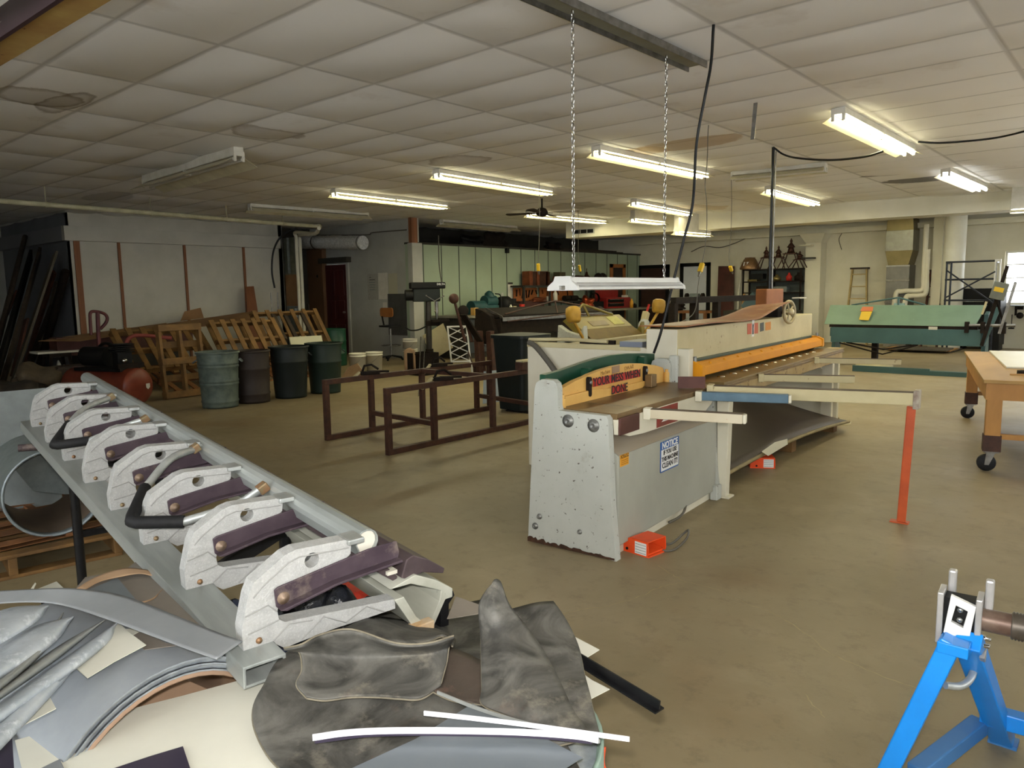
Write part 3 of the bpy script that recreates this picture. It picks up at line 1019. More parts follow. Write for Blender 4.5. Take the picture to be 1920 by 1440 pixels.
# raised lower rib of the hold-down
rib = [SX(*C3(*p), xb) for p in [(298, 395), (460, 355), (620, 340), (780, 300), (790, 318), (760, 352), (600, 388), (440, 436), (300, 478)]]
MB().prism(rib, (xb, 0, 0), Y3, Z3, X3 * .018).build('lower_rib', M['sh_yellow'], hd, True, .004)
for (x, y, hh) in ((469, 337, .115), (806, 258, .1)):
    a, z = SX(*C3(x, y), xb + .02)
    MB().prism(rrect(.03, hh, .0145, 5, a, z), (xb + .001, 0, 0), Y3, Z3, X3 * .022).build('slot_plate', M['iron'], hd, True, .003)
    MB().lathe([(.011, 0), (.011, .006), (.007, .008), (0, .006)], (xb + .023, a, z + hh * .22), X3, 12).build('bolt', M['bolt'], hd, True)
for (x, y) in ((300, 470), (930, 300)):
    a, z = SX(*C3(x, y), xb + .02)
    MB().cyl((xb + .02, a, z - .03), (xb + .02, a, z + .06), .022, n=12).cyl((xb + .02, a, z + .06), (xb + .02, a, z + .08), .016, n=6).build('spring_post', M['sh_yellow'], hd, True)
def strip_sign(c, m, name, parent, x, th=.0025):
    q = [SX(*p, x) for p in c]
    return MB().prism(q, (x, 0, 0), Y3, Z3, X3 * th).build(name, m, parent, True), q
xs = xb + .020
t1, q1 = strip_sign([C3(486, 288), C3(768, 232), C3(768, 276), C3(486, 338)], M['sign_red'], 'red_tape', hd, xs)
t2, q2 = strip_sign([C3(602, 336), C3(683, 318), C3(683, 362), C3(602, 382)], M['sign_red'], 'red_tape', hd, xs)
def lettering(body, q, m, parent, x, size, sx=1, bold=.0, dy=0, slope=None, name='lettering'):
    a = (V(q[0]) + V(q[1]) + V(q[2]) + V(q[3])) / 4
    e = (V(q[1]) - V(q[0]) + V(q[2]) - V(q[3]))
    ex = V((0, e[0], e[1])).normalized()
    MM = S.M @ plane_M((x, a[0], a[1] + dy), ex, Z3)
    return text_mesh(body, size, m, name, parent, MM, bold=bold, sx=sx)
lettering('YOUR MESS WHEN', q1, M['ink'], t1, xs + .0035, .07, 1.0, .0012)
lettering('DONE', q2, M['ink'], t2, xs + .0035, .074, 1.0, .0012)
q3 = [SX(*C3(*p), xs) for p in [(615, 218), (660, 208), (660, 248), (615, 260)]]
MB().prism(q3, (xb + .001, 0, 0), Y3, Z3, X3 * .003).build('data_plate', mat('worn brass plate', '8f7358', None, .5), hd, True)
for (x, y, tx) in ((700, 222, '1244.A/2'), (560, 250, 'Machine')):
    a, z = SX(*C3(x, y), xb)
    text_mesh(tx, .035, mat('faint brown pen', '93703c', None, .7), 'pen_note', hd, S.M @ plane_M((xb + .0015, a, z), V((0, 1, .05)), Z3))
# green arched bar behind it
xg = -.5
gt = [(200, 265), (300, 238), (440, 188), (520, 163), (600, 146), (700, 136), (800, 136), (870, 140), (897, 148), (897, 215)]
gb = [(800, 250), (600, 280), (400, 320), (300, 360), (200, 325)]
MB().prism([SX(*C3(*p), xg) for p in gt + gb], (xg, 0, 0), Y3, Z3, X3 * -.04).build('arched_bar', M['sh_green'], sh, True, .004)
for (x, y0, y1) in ((425, 222, 290), (763, 152, 210), (884, 130, 200)):
    a, z0 = SX(*C3(x, y1), xg)
    a, z1 = SX(*C3(x, y0), xg)
    MB().prism(rrect(.045, z1 - z0, .015, 4, a, (z0 + z1) / 2), (xg, 0, 0), Y3, Z3, X3 * .05).build('clamp_finger', M['sh_green'], sh, True, .003)
MB().box((-.36, 1.43, .62), (-.3, 1.47, .95)).build('side_plate', M['sh_grey'], sh, True, .01)
MB().box((-.47, .06, .04), (-.44, 1.41, .62)).build('rear_panel', M['sh_grey'], sh, True)
# block and gauge plate standing on the bed
p = S.Z(*C3(838, 335), .77)
MB().box((p.x - .03, p.y - .04, .769), (p.x + .02, p.y + .035, .85)).build('stop_block', M['bed'], sh, True, .004)
p0, p1 = S.Z(1271, 728, .77), S.Z(1322, 728, .77)
MB().bar(V((p0.x, p0.y, .808)), V((p1.x, p1.y, .808)), .008, .075).build('gauge_plate', M['brown_plate'], sh, True)
# signs on the apron
def apron_board(c, m, name, parent, lift, th=.003):
    q = [SX(*p, lift) for p in c]
    return MB().prism(q, (lift, 0, 0), Y3, Z3, X3 * th).build(name, m, parent, True), q
nb, qn = apron_board([(1237, 884), (1273, 872), (1269, 820), (1236, 830)][::-1], M['sign_blue'], 'notice_sign', sh, .0)
a0, a1 = min(p[0] for p in qn), max(p[0] for p in qn)
z0, z1 = .36, .54
wn = a1 - a0
# rebuild as a straight rectangle
bpy.data.objects.remove(nb)
a0, a1, z0, z1 = .55, .80, .352, .532
nb = MB().prism(rrect(a1 - a0, z1 - z0, .008, 3, (a0 + a1) / 2, (z0 + z1) / 2), (0, 0, 0), Y3, Z3, X3 * .003).build('notice_sign', M['sign_blue'], sh, True)
MB().prism([(a0 + .008, z0 + .008), (a1 - .008, z0 + .008), (a1 - .008, z1 - .048), (a0 + .008, z1 - .048)], (.003, 0, 0), Y3, Z3, X3 * .0008).build('white_field', M['sign_white'], nb, True)
am = (a0 + a1) / 2
text_mesh('NOTICE', .052, M['sign_white'], 'lettering', nb, S.M @ plane_M((.0036, am, z1 - .026), Y3 + Z3 * .0, Z3), bold=.0016, sx=1.12)
for k, (tx, sz, sx) in enumerate((('IF YOU USE', .036, .98), ('THIS MACHINE', .036, .92), ('CLEAN IT!', .044, 1.05))):
    text_mesh(tx, sz, M['ink'], 'lettering', nb, S.M @ plane_M((.0046, am, z1 - .068 - k * .0375), Y3, Z3), bold=.0009, sx=sx)
cb = MB().box((0, -.0, .0), (.003, .1, .001))
ca = MB().prism([(.072, .485), (.165, .485), (.165, .548), (.072, .548)], (0, 0, 0), Y3, Z3, X3 * .0025).build('caution_sign', M['sign_orange'], sh, True)
MB().prism([(.074, .528), (.163, .528), (.163, .546), (.074, .546)], (.0025, 0, 0), Y3, Z3, X3 * .0006).build('header', M['ink'], ca, True)
text_mesh('CAUTION', .02, M['sign_orange'], 'lettering', ca, S.M @ plane_M((.0033, .1185, .537), Y3, Z3), bold=.0004, sx=1.05)
for k in range(3):
    MB().box((.0025, .08, .494 + k * .01), (.003, .157, .497 + k * .01)).build('small_print', M['sign_orange'] if 0 else mat('brown print', '8a5a1c', None, .5), ca, True)
# maker's plate on the bed front
q = [SX(1228, 757, .0), SX(1260, 751, .0), SX(1262, 775, .0), SX(1228, 784, .0)]
mp = MB().prism([(.50, .625), (.78, .625), (.78, .735), (.50, .735)], (.0, 0, 0), Y3, Z3, X3 * .002).build('maker_plate', mat('red maker plate', '8c2f27', '6d3b2c', .5, ns=12), sh, True)
MB().prism([(.56, .65), (.65, .69), (.65, .65)], (.002, 0, 0), Y3, Z3, X3 * .0006).prism([(.66, .655), (.74, .69), (.74, .655)], (.002, 0, 0), Y3, Z3, X3 * .0006).build('emblem', M['sign_white'], mp, True)
# feet and cable
MB().box((-.02, 1.36, 0), (.03, 1.44, .1)).build('foot', M['sh_grey'], sh, True, .006)
MB().tube(spline([(-.01, .95, .07), (.012, .86, .045), (.01, .78, .03), (-.01, .7, .02)], 5), .008, 6).build('loose_cable', M['rope_grey'], sh, True)


def support_arm(label, p0, p1, z, w, h, m, parent=None, taper=1):
    """a bar that carries sheet metal, bolted to the bed: parts bracket and bar, in the shear's frame"""
    return


def arm_part(machine, a, b_, z, m, top, w=.045, h=.05):
    """p0, p1 in frame coordinates"""
    p0, p1 = V((a.x, a.y, z - h / 2)), V((b_.x, b_.y, z - h / 2))
    ar = MB().bar(p0, p1, w, h).build('support_arm', m, machine, True, .003)
    MB().bar(p0 + Z3 * (h / 2 + .0015), p1 + Z3 * (h / 2 + .0015), w, .003).build('worn_top', top, ar, True)
    d = (p1 - p0).normalized()
    MB().bar(p0 - d * .02, p0 + d * .02, w * 1.3, h * 1.25).build('bracket', M['sh_white'], ar, True, .004)
    MB().bar(p1, p1 + d * .018, w, h).build('end_cap', M['sh_white'], ar, True, .006)
    return ar


M['arm_pink'] = mat('cream paint with red smears', 'c2b89f', 'b5aa90', .5, ns=3, chips=('b0564a', 5, .63, .72))
M['arm_blue'] = mat('worn blue grey paint', '56707f', '4b6372', .5, ns=6, chips=('8a8f8c', 24, .66, .7))
M['arm_top'] = mat('rusty top face', '55463a', '4a3b30', .65, .1, ns=9)
arm_part(sh, V((.015, .36, 0)), V((S.Z(1393, 787, .725).x, S.Z(1393, 787, .725).y, 0)), .755, M['arm_pink'], M['arm_top'])
arm_part(sh, V((.015, 1.06, 0)), V((S.Z(1478, 748, .74).x, S.Z(1478, 748, .74).y, 0)), .765, M['arm_blue'], M['arm_blue'])

# ------------------------------------------------------------------ the ten foot shear behind it
A1 = 1.52
A2 = 4.86
big = thing('power_shear', 'ten foot cream shear with a long amber guard, beside the smaller shear', 'machine', M=S.M @ Matrix.Translation((0, A1, 0)))
def bb(mb, name, m, bevel=.004, parent=None):
    mb.M = None
    for i in range(len(mb.v)):
        mb.v[i] = S.M @ mb.v[i]
    return mb.build(name, m, parent or big, False, bevel)
xh = -.33
ztop = 1.125
zb = .86
# end frames
for a in (A1, A2 - .1):
    bb(MB().prism([(-1.62, 0), (-.28, 0), (-.28, .86), (-.60, .99), (-1.3, .99), (-1.62, .965)], (0, a, 0), X3, Z3, Y3 * .05), 'end_frame', M['sh_white'], .008)
bb(MB().box((-.33, A1 - .012, .75), (-.245, A1 + .06, .99)), 'front_column', M['sh_white'])
a_end = S.X(1523, 590, xh).y
hs = bb(MB().box((-.56, A1 - .015, zb + .02), (xh, a_end, ztop)), 'housing', M['sh_cream'], .006)
bb(MB().box((-.565, A1 - .02, zb + .02), (xh - .002, A1 - .012, ztop - .002)), 'housing_end', M['sh_white'], .003)
bb(MB().box((xh, A1 + .08, .868), (xh + .03, a_end + .02, .9)), 'green_trim', M['sh_dkgreen'], .002)
bb(MB().box((xh - .05, A1 + .08, .84), (xh + .04, a_end + .05, .868)), 'ledge', M['sh_white'], .003)
a_y1 = S.X(1545, 620, -.2).y
yl = [(-.3, .795), (-.3, .868), (-.285, .885), (-.245, .885), (-.195, .86), (-.19, .80), (-.2, .795)]
gd = bb(MB().prism(yl, (0, A1 + .085, 0), X3, Z3, Y3 * (a_y1 - A1 - .085)), 'finger_guard', M['sh_amber'], .004)
for a in (A1 + .1, a_y1 - .07):
    bb(MB().prism([(-.3, .79), (-.3, .90), (-.25, .90), (-.185, .87), (-.185, .79)], (0, a - .02, 0), X3, Z3, Y3 * .05), 'guard_end', M['sh_amber'], .003, gd)
    bb(MB().cyl((-.25, a, .78), (-.25, a, .93), .014, n=10), 'stud', M['bolt'], 0, gd)
for k in range(9):
    a = A1 + .3 + k * .28
    bb(MB().lathe([(.014, 0), (.01, .01), (0, .011)], (-.22, a, .871), V((.45, 0, 1)), 8), 'bolt', M['sh_amber'], 0, gd)
# bed
zb2 = .77
bd_ = bb(MB().box((-.36, A1 + .02, .735), (-.005, A2, zb2)), 'bed', mat('worn tan bed steel', '7f6a42', '6c5835', .4, .3, ns=5), .003)
bb(MB().box((-.17, a_y1 + .1, zb2), (-.006, A2 - .02, zb2 + .0015)), 'bright_patch', mat('polished bed end', 'b59c6b', '9a8152', .35, .3, ns=5), 0, bd_)
rm = MB()
for k in range(11):
    a = A1 + .35 + k * .24
    rm.lathe([(.03, 0), (.028, .004), (.0, .006)], (-.155, a, zb2), Z3, 10)
bb(rm, 'ball_rollers', M['chrome'], 0, bd_)
fa = bb(MB().box((-.03, A1 + .03, .655), (-.0, A2 - .06, .735)), 'bed_front', mat('cream paint gone rusty', 'a8936a', '9a8358', .55, ns=4, chips=('4d3422', 12, .58, .64)), .003)
bb(MB().box((-.035, A1 + .03, .735), (.004, A2, .752)), 'blade_edge', M['bed'], .002)
for a in (A2 - .35, A2 - .12):
    bb(MB().prism([(-.12, 0), (-.02, 0), (-.02, .66), (-.12, .66)], (0, a, 0), X3, Z3, Y3 * .07), 'bed_leg', M['sh_white'], .006)
bb(MB().lathe([(.16, .0), (.16, .02), (.06, .03), (.05, .05)], (-.05, A2 - .07, 0.0), Z3, 20), 'foot_disc', M['sh_cream'], 0)
bb(MB().prism([(-.9, 0), (-.05, 0), (-.05, .5), (-.25, .66), (-.9, .66)], (0, A2 - .25, 0), X3, Z3, Y3 * .03), 'leg_web', M['sh_white'], .004)
# back gauge frame and rails
bb(MB().box((-1.5, A1 + .05, .90), (-1.42, A2 - .2, .97)), 'back_gauge', M['sh_cream'], .004)
bb(MB().box((-1.62, A1 - .004, .962), (-.62, A1 + .06, 1.0)), 'top_rail', M['sh_cream'], .004)
bb(MB().tube(spline([(-1.58, A1 - .03, 1.0), (-1.50, A1 - .05, .97), (-1.38, A1 - .06, .86), (-1.3, A1 - .05, .76)], 6), .022, 8), 'hose', M['rope_grey'], 0)
bb(MB().tube([(-1.6, A1 + .0, 1.02), (-1.25, A1 + .02, 1.03), (-.9, A1 + .02, 1.02)], .014, 8), 'conduit', M['sh_cream'], 0)
bb(MB().box((-.78, A1 - .02, .99), (-.6, A1 + .3, 1.03)), 'grey_plate', mat('blue grey paint', '6f7580', None, .5), .003)
bb(MB().box((-1.15, A1 + .03, .99), (-.85, A1 + .06, 1.03)), 'black_bar', M['iron'], .003)
# warning labels on the housing
lb = MB()
for (x0, x1, m, y0, y1) in ((1401, 1421, 'orange_label', 607, 627), (1425, 1432, 'black_label', 606, 622), (1435, 1445, 'amber_label', 605, 620)):
    q = [SX(x0, y1, xh), SX(x1, y1 - 2, xh), SX(x1, y0 - 2, xh), SX(x0, y0, xh)]
    colr = {'orange_label': 'b5552f', 'black_label': '3d4038', 'amber_label': 'c27d25'}[m]
    o = bb(MB().prism(q, (xh, 0, 0), Y3, Z3, X3 * .002), 'warning_label', mat(m.replace('_', ' '), colr, None, .5), 0)
    if m == 'orange_label':
        am_, zm = (q[0][0] + q[1][0]) / 2, (q[0][1] + q[2][1]) / 2
        bb(MB().prism([(am_ - .03, zm - .07), (am_ + .03, zm - .07), (am_ + .03, zm + .07), (am_ - .03, zm + .07)], (xh + .002, 0, 0), Y3, Z3, X3 * .0008), 'pictogram_field', M['sign_white'], 0, None)
        bb(MB().prism([(am_ - .018, zm - .05), (am_ + .018, zm - .05), (am_ + .01, zm), (am_ + .02, zm + .05), (am_ - .005, zm + .03), (am_ - .02, zm + .05)], (xh + .0028, 0, 0), Y3, Z3, X3 * .0006), 'pictogram', M['ink'], 0, None)
tri = [SX(1591 - 188, 0, xh)] if False else None
# hand wheel at the far end
hw = S.X(1490, 585, xh + .1)
whl = MB()
c_ = V((xh + .05, hw.y, hw.z))
ax_ = V((.97, -.2, .05)).normalized()
ring = []
u_ = ax_.cross(Z3).normalized()
w_ = ax_.cross(u_)
whl.tube([c_ + (u_ * math.cos(t) + w_ * math.sin(t)) * .1 for t in [2 * PI * k / 24 for k in range(25)]], .016, 8, False)
for k in range(5):
    t = 2 * PI * k / 5
    whl.tube([c_, c_ + (u_ * math.cos(t) + w_ * math.sin(t)) * .1], .009, 6)
whl.lathe([(.0, .04), (.03, .035), (.03, -.02), (0, -.025)], c_, ax_, 12)
bb(whl, 'hand_wheel', mat('bare cast handwheel', 'b5a988', '978b6c', .4, .3, ns=8), 0)
bb(MB().cyl(c_ - ax_ * .2, c_ + ax_ * .03, .018, n=10), 'wheel_shaft', M['iron'], 0)
bb(MB().box((xh - .2, hw.y - .12, ztop), (xh - .02, hw.y + .02, ztop + .1)), 'gear_box', M['iron'], .006)
arm_top_ = M['arm_top']
def arm_big(pa, pb, z, m, w, h):
    a, c = S.Z(*pa, z), S.Z(*pb, z)
    p0, p1 = V((.01, a.y, z - h / 2)), V((c.x, c.y, z - h / 2))
    ar = bb(MB().bar(p0, p1, w, h), 'support_arm', m, .003)
    bb(MB().bar(p0 + Z3 * (h / 2 + .0015), p1 + Z3 * (h / 2 + .0015), w, .003), 'worn_top', arm_top_, 0, ar)
    d = (p1 - p0).normalized()
    bb(MB().bar(p0 - d * .015, p0 + d * .025, w * 1.25, h * 1.2), 'bracket', M['sh_cream'], .004, ar)
    return ar, p0, p1
arm_big((1445, 703), (1602, 705), .76, M['sh_cream'], .045, .05)
arm_big((1552, 672), (1690, 674), .76, M['sh_cream'], .04, .045)
# long squaring arm on its orange leg
la, lp0, lp1 = arm_big((1322, 722), (1722, 736), .785, M['sh_cream'], .07, .072)
tp = S.I @ at(1690, 980, 0)
top_ = V((lp1.x - .03, lp1.y, .70))
bb(MB().bar(V((lp1.x - .02, lp1.y, .745)), V((lp1.x + .01, lp1.y, .745)), .09, .11), 'arm_end_plate', mat('scuffed end plate', '7e6d60', 'b8b1a0', .5, ns=14), .003, la)
leg = bb(MB().bar(V((tp.x, tp.y, 0.005)), top_, .045, .012, Y3).bar(V((tp.x - .02, tp.y + .02, .005)), top_ + V((-.02, .02, 0)), .012, .045, Y3), 'arm_leg', M['orange'] if False else mat('rusty orange paint', 'c0562a', 'aa4a24', .45, ns=6, chips=('c9a088', 60, .72, .75)), .002)
bb(MB().box((tp.x - .06, tp.y - .025, 0), (tp.x + .04, tp.y + .03, .008)), 'leg_foot', bpy.data.materials['rusty orange paint'], 0, leg)
# tapered post under its root
pst = S.I @ at(1352, 935, 0)
bb(MB().bar(V((.03, 1.47, .72)), V((.025, 1.485, .01)), .085, .085, X3, .06, .06), 'arm_post', M['sh_white'], .005)
bb(MB().box((-.02, 1.44, 0), (.08, 1.54, .012)), 'post_foot', M['sh_white'], .002)
# ------------------------------------------------------------------ the portable siding brake
BO = V((-1.50588, .97344, .75835))
BU = V((-.98859722, .14046179, .05427724)).normalized()
BN = V((.14066915, .99005666, 0)).normalized()
BW = BN.cross(BU).normalized()
BM = Matrix((BN, BU, BW)).transposed().to_4x4()
BM.translation = BO
M['brake_paint'] = mat('scratched grey aluminium rail', 'a9ada9', '8d928e', .4, .4, ns=10, st=(1, .12, 1), chips=('8a7b52', 5, .66, .78), bump=.04)
M['purple'] = mat('purple anodised steel', '4d4147', '3b3037', .5, .15, ns=8, chips=('85786c', 6, .55, .75))
M['brown_rail'] = mat('brown grey hinge steel', '574b4c', '473c3e', .45, .4, ns=9, st=(1, .2, 1))
M['rail_white'] = mat('chalky white aluminium', 'b9b9ac', 'a6a698', .5, .2, ns=10, st=(1, .15, 1), chips=('85857a', 22, .66, .74))
M['grip'] = mat('black foam grip', '111112', '1c1c1d', .7, ns=30, chips=('5d5d5c', 40, .72, .76))
M['clip_rust'] = mat('rusty clip', '8a6648', '7d7358', .5, .4, ns=30)
brk = thing('siding_brake', 'long folding brake with eight cast aluminium arms on black tube legs', 'machine', M=BM)
# back rail, top tube, hinge leaf, lower rails: all run along y
MB().prism([(-.2, -.225), (-.1, -.225), (-.1, -.172), (-.2, -.172)], (0, -.07, 0), X3, Z3, Y3 * 3.11, [[(-.193, -.218), (-.107, -.218), (-.107, -.18), (-.193, -.18)]]).build('back_rail', M['brake_paint'], brk, True, .002)
tb = [(.165 + .033 * math.cos(t), .006 + .033 * math.sin(t)) for t in [R(-35 + k * 250 / 10) for k in range(11)]] + [(.145, -.032), (.175, -.035)]
tb2 = [(.165 + .029 * math.cos(t), .006 + .029 * math.sin(t)) for t in [R(-35 + k * 250 / 10) for k in range(11)]] + [(.148, -.027), (.172, -.03)]
top_rail = MB().prism(tb, (0, .02, 0), X3, Z3, Y3 * 3.2, [tb2]).build('top_rail', M['brake_paint'], brk, True, .001)
MB().prism(tb2, (0, .03, 0), X3, Z3, Y3 * .003).build('end_plug', mat('white end plug', 'c9c5b8', None, .5), top_rail, True)
lf = MB().prism([(.185, -.062), (.23, -.085), (.262, -.120), (.258, -.137), (.18, -.075)], (0, .03, 0), X3, Z3, Y3 * 3.15)
lf.build('hinge_leaf', M['brown_rail'], brk, True, .002)
lf = MB().prism([(.262, -.118), (.278, -.07), (.300, -.062), (.345, -.085), (.405, -.128), (.40, -.142), (.33, -.12), (.285, -.128)], (0, .01, 0), X3, Z3, Y3 * 3.15)
lf.build('bending_leaf', M['brown_rail'], brk, True, .003)
MB().box((.225, .02, -.105), (.255, .07, -.095)).build('torn_label', M['paper'], brk, True)
rl = MB().prism([(.22, -.135), (.285, -.137), (.33, -.158), (.385, -.185), (.38, -.215), (.335, -.295), (.35, -.3), (.4, -.215), (.425, -.215), (.425, -.19), (.37, -.15), (.3, -.115)], (0, .0, 0), X3, Z3, Y3 * 3.1)
rl.build('front_rail', M['rail_white'], brk, True, .002)
MB().prism([(.23, -.165), (.285, -.255), (.33, -.297), (.355, -.3), (.345, -.28), (.3, -.235), (.26, -.165)], (0, -.005, 0), X3, Z3, Y3 * 3.1).build('lower_rail', M['rail_white'], brk, True, .002)
MB().prism([(.39, -.225), (.43, -.20), (.435, -.215), (.415, -.235), (.415, -.3), (.385, -.3)], (0, .004, 0), X3, Z3, Y3 * 3.09).build('black_channel', M['black_paint'], brk, True, .001)
MB().bar((.255, -.012, -.262), (.345, -.012, -.262), .03, .024).build('end_bracket', mat('rust stained bracket', 'c0b29a', 'b08a5a', .5, ns=12), brk, True, .003)
jaw = [(-.172, -.172), (-.174, -.12), (-.156, -.042), (-.143, -.014), (-.065, .034), (-.038, .041), (.09, .034), (.104, .028), (.108, .016), (.106, -.006), (.094, -.014), (.03, -.026), (-.06, -.05), (-.082, -.075),
       (-.088, -.1), (-.085, -.122), (-.07, -.133), (.0, -.140), (.089, -.150), (.235, -.165), (.236, -.193), (.15, -.193), (.053, -.192), (-.03, -.196), (-.073, -.199), (-.094, -.182), (-.1, -.172)]
M['cast_line'] = mat('grey casting line', '8d8d89', None, .6)
def casting(k):
    c = MB().prism(jaw, (0, .4064 * k, 0), X3, Z3, Y3 * .042, [circ(.019, 14, .002, .004)]).build('arm_casting', M['alu_cast'], brk, True, .006, 2)
    y = .4064 * k
    rib = MB()
    for line in ([(-.165, -.09), (-.11, -.078), (-.09, -.1)], [(-.16, -.135), (-.1, -.125), (-.085, -.122)], [(-.1, -.17), (-.06, -.14), (.0, -.15)], [(-.03, -.19), (.03, -.15), (.09, -.185), (.15, -.16), (.2, -.19)],
                 [(-.145, -.05), (-.125, -.03), (-.058, .014), (-.03, .021), (.1, .012)]):
        rib.tube([(p[0], y - .001, p[1]) for p in line], .0018, 5)
    rib.build('cast_ribs', M['cast_line'], c, True)
    bar = MB().prism([(-.098, -.042), (-.088, -.036), (.15, -.002), (.235, .0), (.243, -.03), (.24, -.05), (.05, -.062), (-.078, -.09), (-.094, -.085)], (0, y - .004, 0), X3, Z3, Y3 * -.006)
    bar.prism([(-.094, -.085), (-.078, -.09), (.05, -.064), (.24, -.052), (.238, -.045), (.05, -.057), (-.08, -.082)], (0, y - .004, 0), X3, Z3, Y3 * -.03)
    ob = bar.build('lever_bar', M['purple'], c, True, .002)
    return c, y


for k in range(8):
    c, y = casting(k)
    MB().lathe([(.0155, 0), (.0155, .002), (.0075, .003), (.006, .007), (0, .008)], (-.077, y - .010, -.066), -Y3, 12).build('pivot_bolt', mat('brassy washer', '8a7868', '6d5a48', .5, .3, ns=40) if k == 0 else bpy.data.materials['brassy washer'], c, True)
    MB().lathe([(.008, 0), (.007, .004), (0, .006)], (-.135, y - .0005, -.158), -Y3, 10).build('foot_bolt', M['clip_rust'], c, True)
    MB().box((.095, y - .012, .02), (.14, y + .05, .034)).build('rail_clip', M['alu'], c, True, .003)


# the two bending handles
def bp(px, py, t):
    d = ray(px, py)
    o = BO + BU * t
    p = CAM + d * ((o - CAM).dot(BU) / d.dot(BU))
    return BM.inverted() @ p
def handle(e0, e1, apex, mid0, mid1, g0, g1, ts):
    E0, M0, G0, A, G1, M1, E1 = (bp(*p, t) for p, t in zip((e0, mid0, g0, apex, g1, mid1, e1), ts))
    A2 = A + (G0 - A) * .12
    A3 = A + (G1 - A) * .18
    path = spline([E0, M0, G0], 6) + [A2, lerp(lerp(A2, A3, .5), A, .6), A3] + spline([G1, M1, E1], 6)
    ob = MB().tube(path, .0135, 10).build('handle', M['alu'], brk, True)
    g = MB().tube([G0, A2, lerp(lerp(A2, A3, .5), A, .6), A3, G1], .0195, 10)
    g.build('grip', M['grip'], ob, True)
    for b in (E0, E1):
        MB().bar(b + V((-.006, 0, -.004)), b + V((.022, 0, .012)), .03, .03).build('rusty_clip', M['clip_rust'], ob, True, .004)
handle((488, 918), (362, 843), (243, 980), (440, 948), (318, 862), (345, 978), (272, 915), (.57, .62, .70, .775, 1.0, 1.08, 1.18))
handle((268, 788), (205, 746), (99, 836), (240, 797), (160, 765), (168, 826), (129, 795), (1.80, 1.85, 1.92, 1.985, 2.2, 2.28, 2.4))

# black tube legs: two end frames
def floor_t(s, t):                          # local z of the floor below a point of the brake
    p = BM @ V((s, t, -.2))
    return BM.inverted() @ V((p.x, p.y, 0))
for t in (.75, 2.24):
    for s in (-.11, .26):
        a = BM @ V((s, t, -.225))
        MB().cyl(a, (a.x, a.y, .03), .021, n=14).build('leg', M['black_paint'], brk)
    a = BM @ V((-.11, t, -.225))
    c = BM @ V((.26, t, -.225))
    d = (V((c.x, c.y, 0)) - V((a.x, a.y, 0))).normalized()
    f0, f1 = V((a.x, a.y, .025)), V((c.x, c.y, .025))
    MB().tube(spline([f0 - d * .16 + V((.03, 0, 0)), f0 - d * .13, f0 - d * .05, f0, f1, f1 + d * .06, f1 + d * .12], 4), .022, 12).build('skid', M['black_paint'], brk)
    m1 = V((a.x, a.y, a.z - .12))
    m2 = c + V((0, 0, -.02))
    MB().bar(m1, V((c.x, c.y, m1.z + .15)), .02, .05).build('brace', M['black_paint'], brk)
    MB().bar(V((a.x, a.y, .3)), V((c.x, c.y, .3)), .02, .03).build('cross_tie', M['black_paint'], brk)
# purple pipe nubs under the back rail
for t in (2.72, .2):
    MB().cyl((-.255, t, -.245), (-.17, t - .02, -.245), .019, n=10).build('pipe_nub', M['purple'], brk, True)

# things lying on the floor and on the lower rails beneath the brake
p = at(655, 1110, .02)
fr_ = tag(MB().prism([(-.12, -.08), (.12, -.08), (.14, .05), (-.08, .09)], p, X3, Y3, Z3 * .05).build('red_box', mat('red orange box', 'c63a22', 'a02c1c', .5, ns=6)), 'red orange box lying under the near end of the folding brake', 'box')
pl_ = bp(480, 1020, .12)
pk = MB()
c0 = BM @ V((.02, .22, -.245))
def crumple(u, v):
    x = .0 + .24 * u
    y = .1 + .28 * v
    return BM @ V((x - .02, y - .04, -.225 + .03 * math.sin(u * 9 + v * 4) + .02 * math.sin(v * 17 - u * 5) + .03 * math.sin(PI * u)))
tag(pk.sheet(crumple, 14, 16, .002).build('plastic_bag', mat('shiny black plastic film', '0e0f12', '1d1f24', .18, ns=20, bump=.7, bs=25)), 'crumpled shiny black plastic seen through the near arms of the brake', 'bag')
M['blue_film'] = mat('dark blue plastic film', '1f2633', '32394a', .2, ns=12, bump=.5, bs=30)
def film(u, v):
    return BM @ V((-.12 + .3 * u, -.02 + .5 * v, -.285 + .012 * math.sin(u * 23) + .01 * math.sin(v * 31 + u * 9)))
tag(MB().sheet(film, 20, 20, .002).build('plastic_film', M['blue_film']), 'sheet of dark blue film lying beneath the near castings', 'film')

# ------------------------------------------------------------------ grey coil of sheet metal standing on its rim, by the near end of the brake
M['pale_card'] = mat('pale cardboard', '9a806a', '8a705b', .8, ns=4)
M['coil_grey'] = mat('blue grey painted sheet', '979ca0', '888d92', .38, .25, ns=6)
M['sheet_white'] = mat('white painted sheet', 'cfcdbf', 'c6c4b6', .42, ns=3, chips=('a7a493', 40, .72, .78))
M['sheet_grey'] = mat('grey painted sheet', '85888a', '7a7d7f', .4, .2, ns=5)
M['mill'] = mat('bare mill aluminium', 'c2c8cd', 'a4acb2', .36, .3, ns=12, st=(1, 1, 1), chips=('e2e6ea', 22, .55, .7))
M['mill_dull'] = mat('dull zinc strip', '969894', '868884', .45, .25, ns=12)
M['mat'] = mat('scuffed black rubber sheet', '5b5953', '33322e', .62, ns=6, na=(.38, .62), dist=1.6, chips=('7d776a', 9, .56, .74), chips2=('5d4a3e', 3, .6, .8), bump=.25, bs=26, spec=.3)
M['mat_edge'] = mat('pale cut rubber edge', '77705f', '5f594b', .7, ns=20)
M['blue_sheet'] = mat('slate blue sheet', '646b70', '6c7276', .35, .2, ns=4)
M['purple_film'] = mat('dark purple film', '2f2a39', '39343f', .35, ns=5)
ax = V((-.9957, -.0923, 0)).normalized()
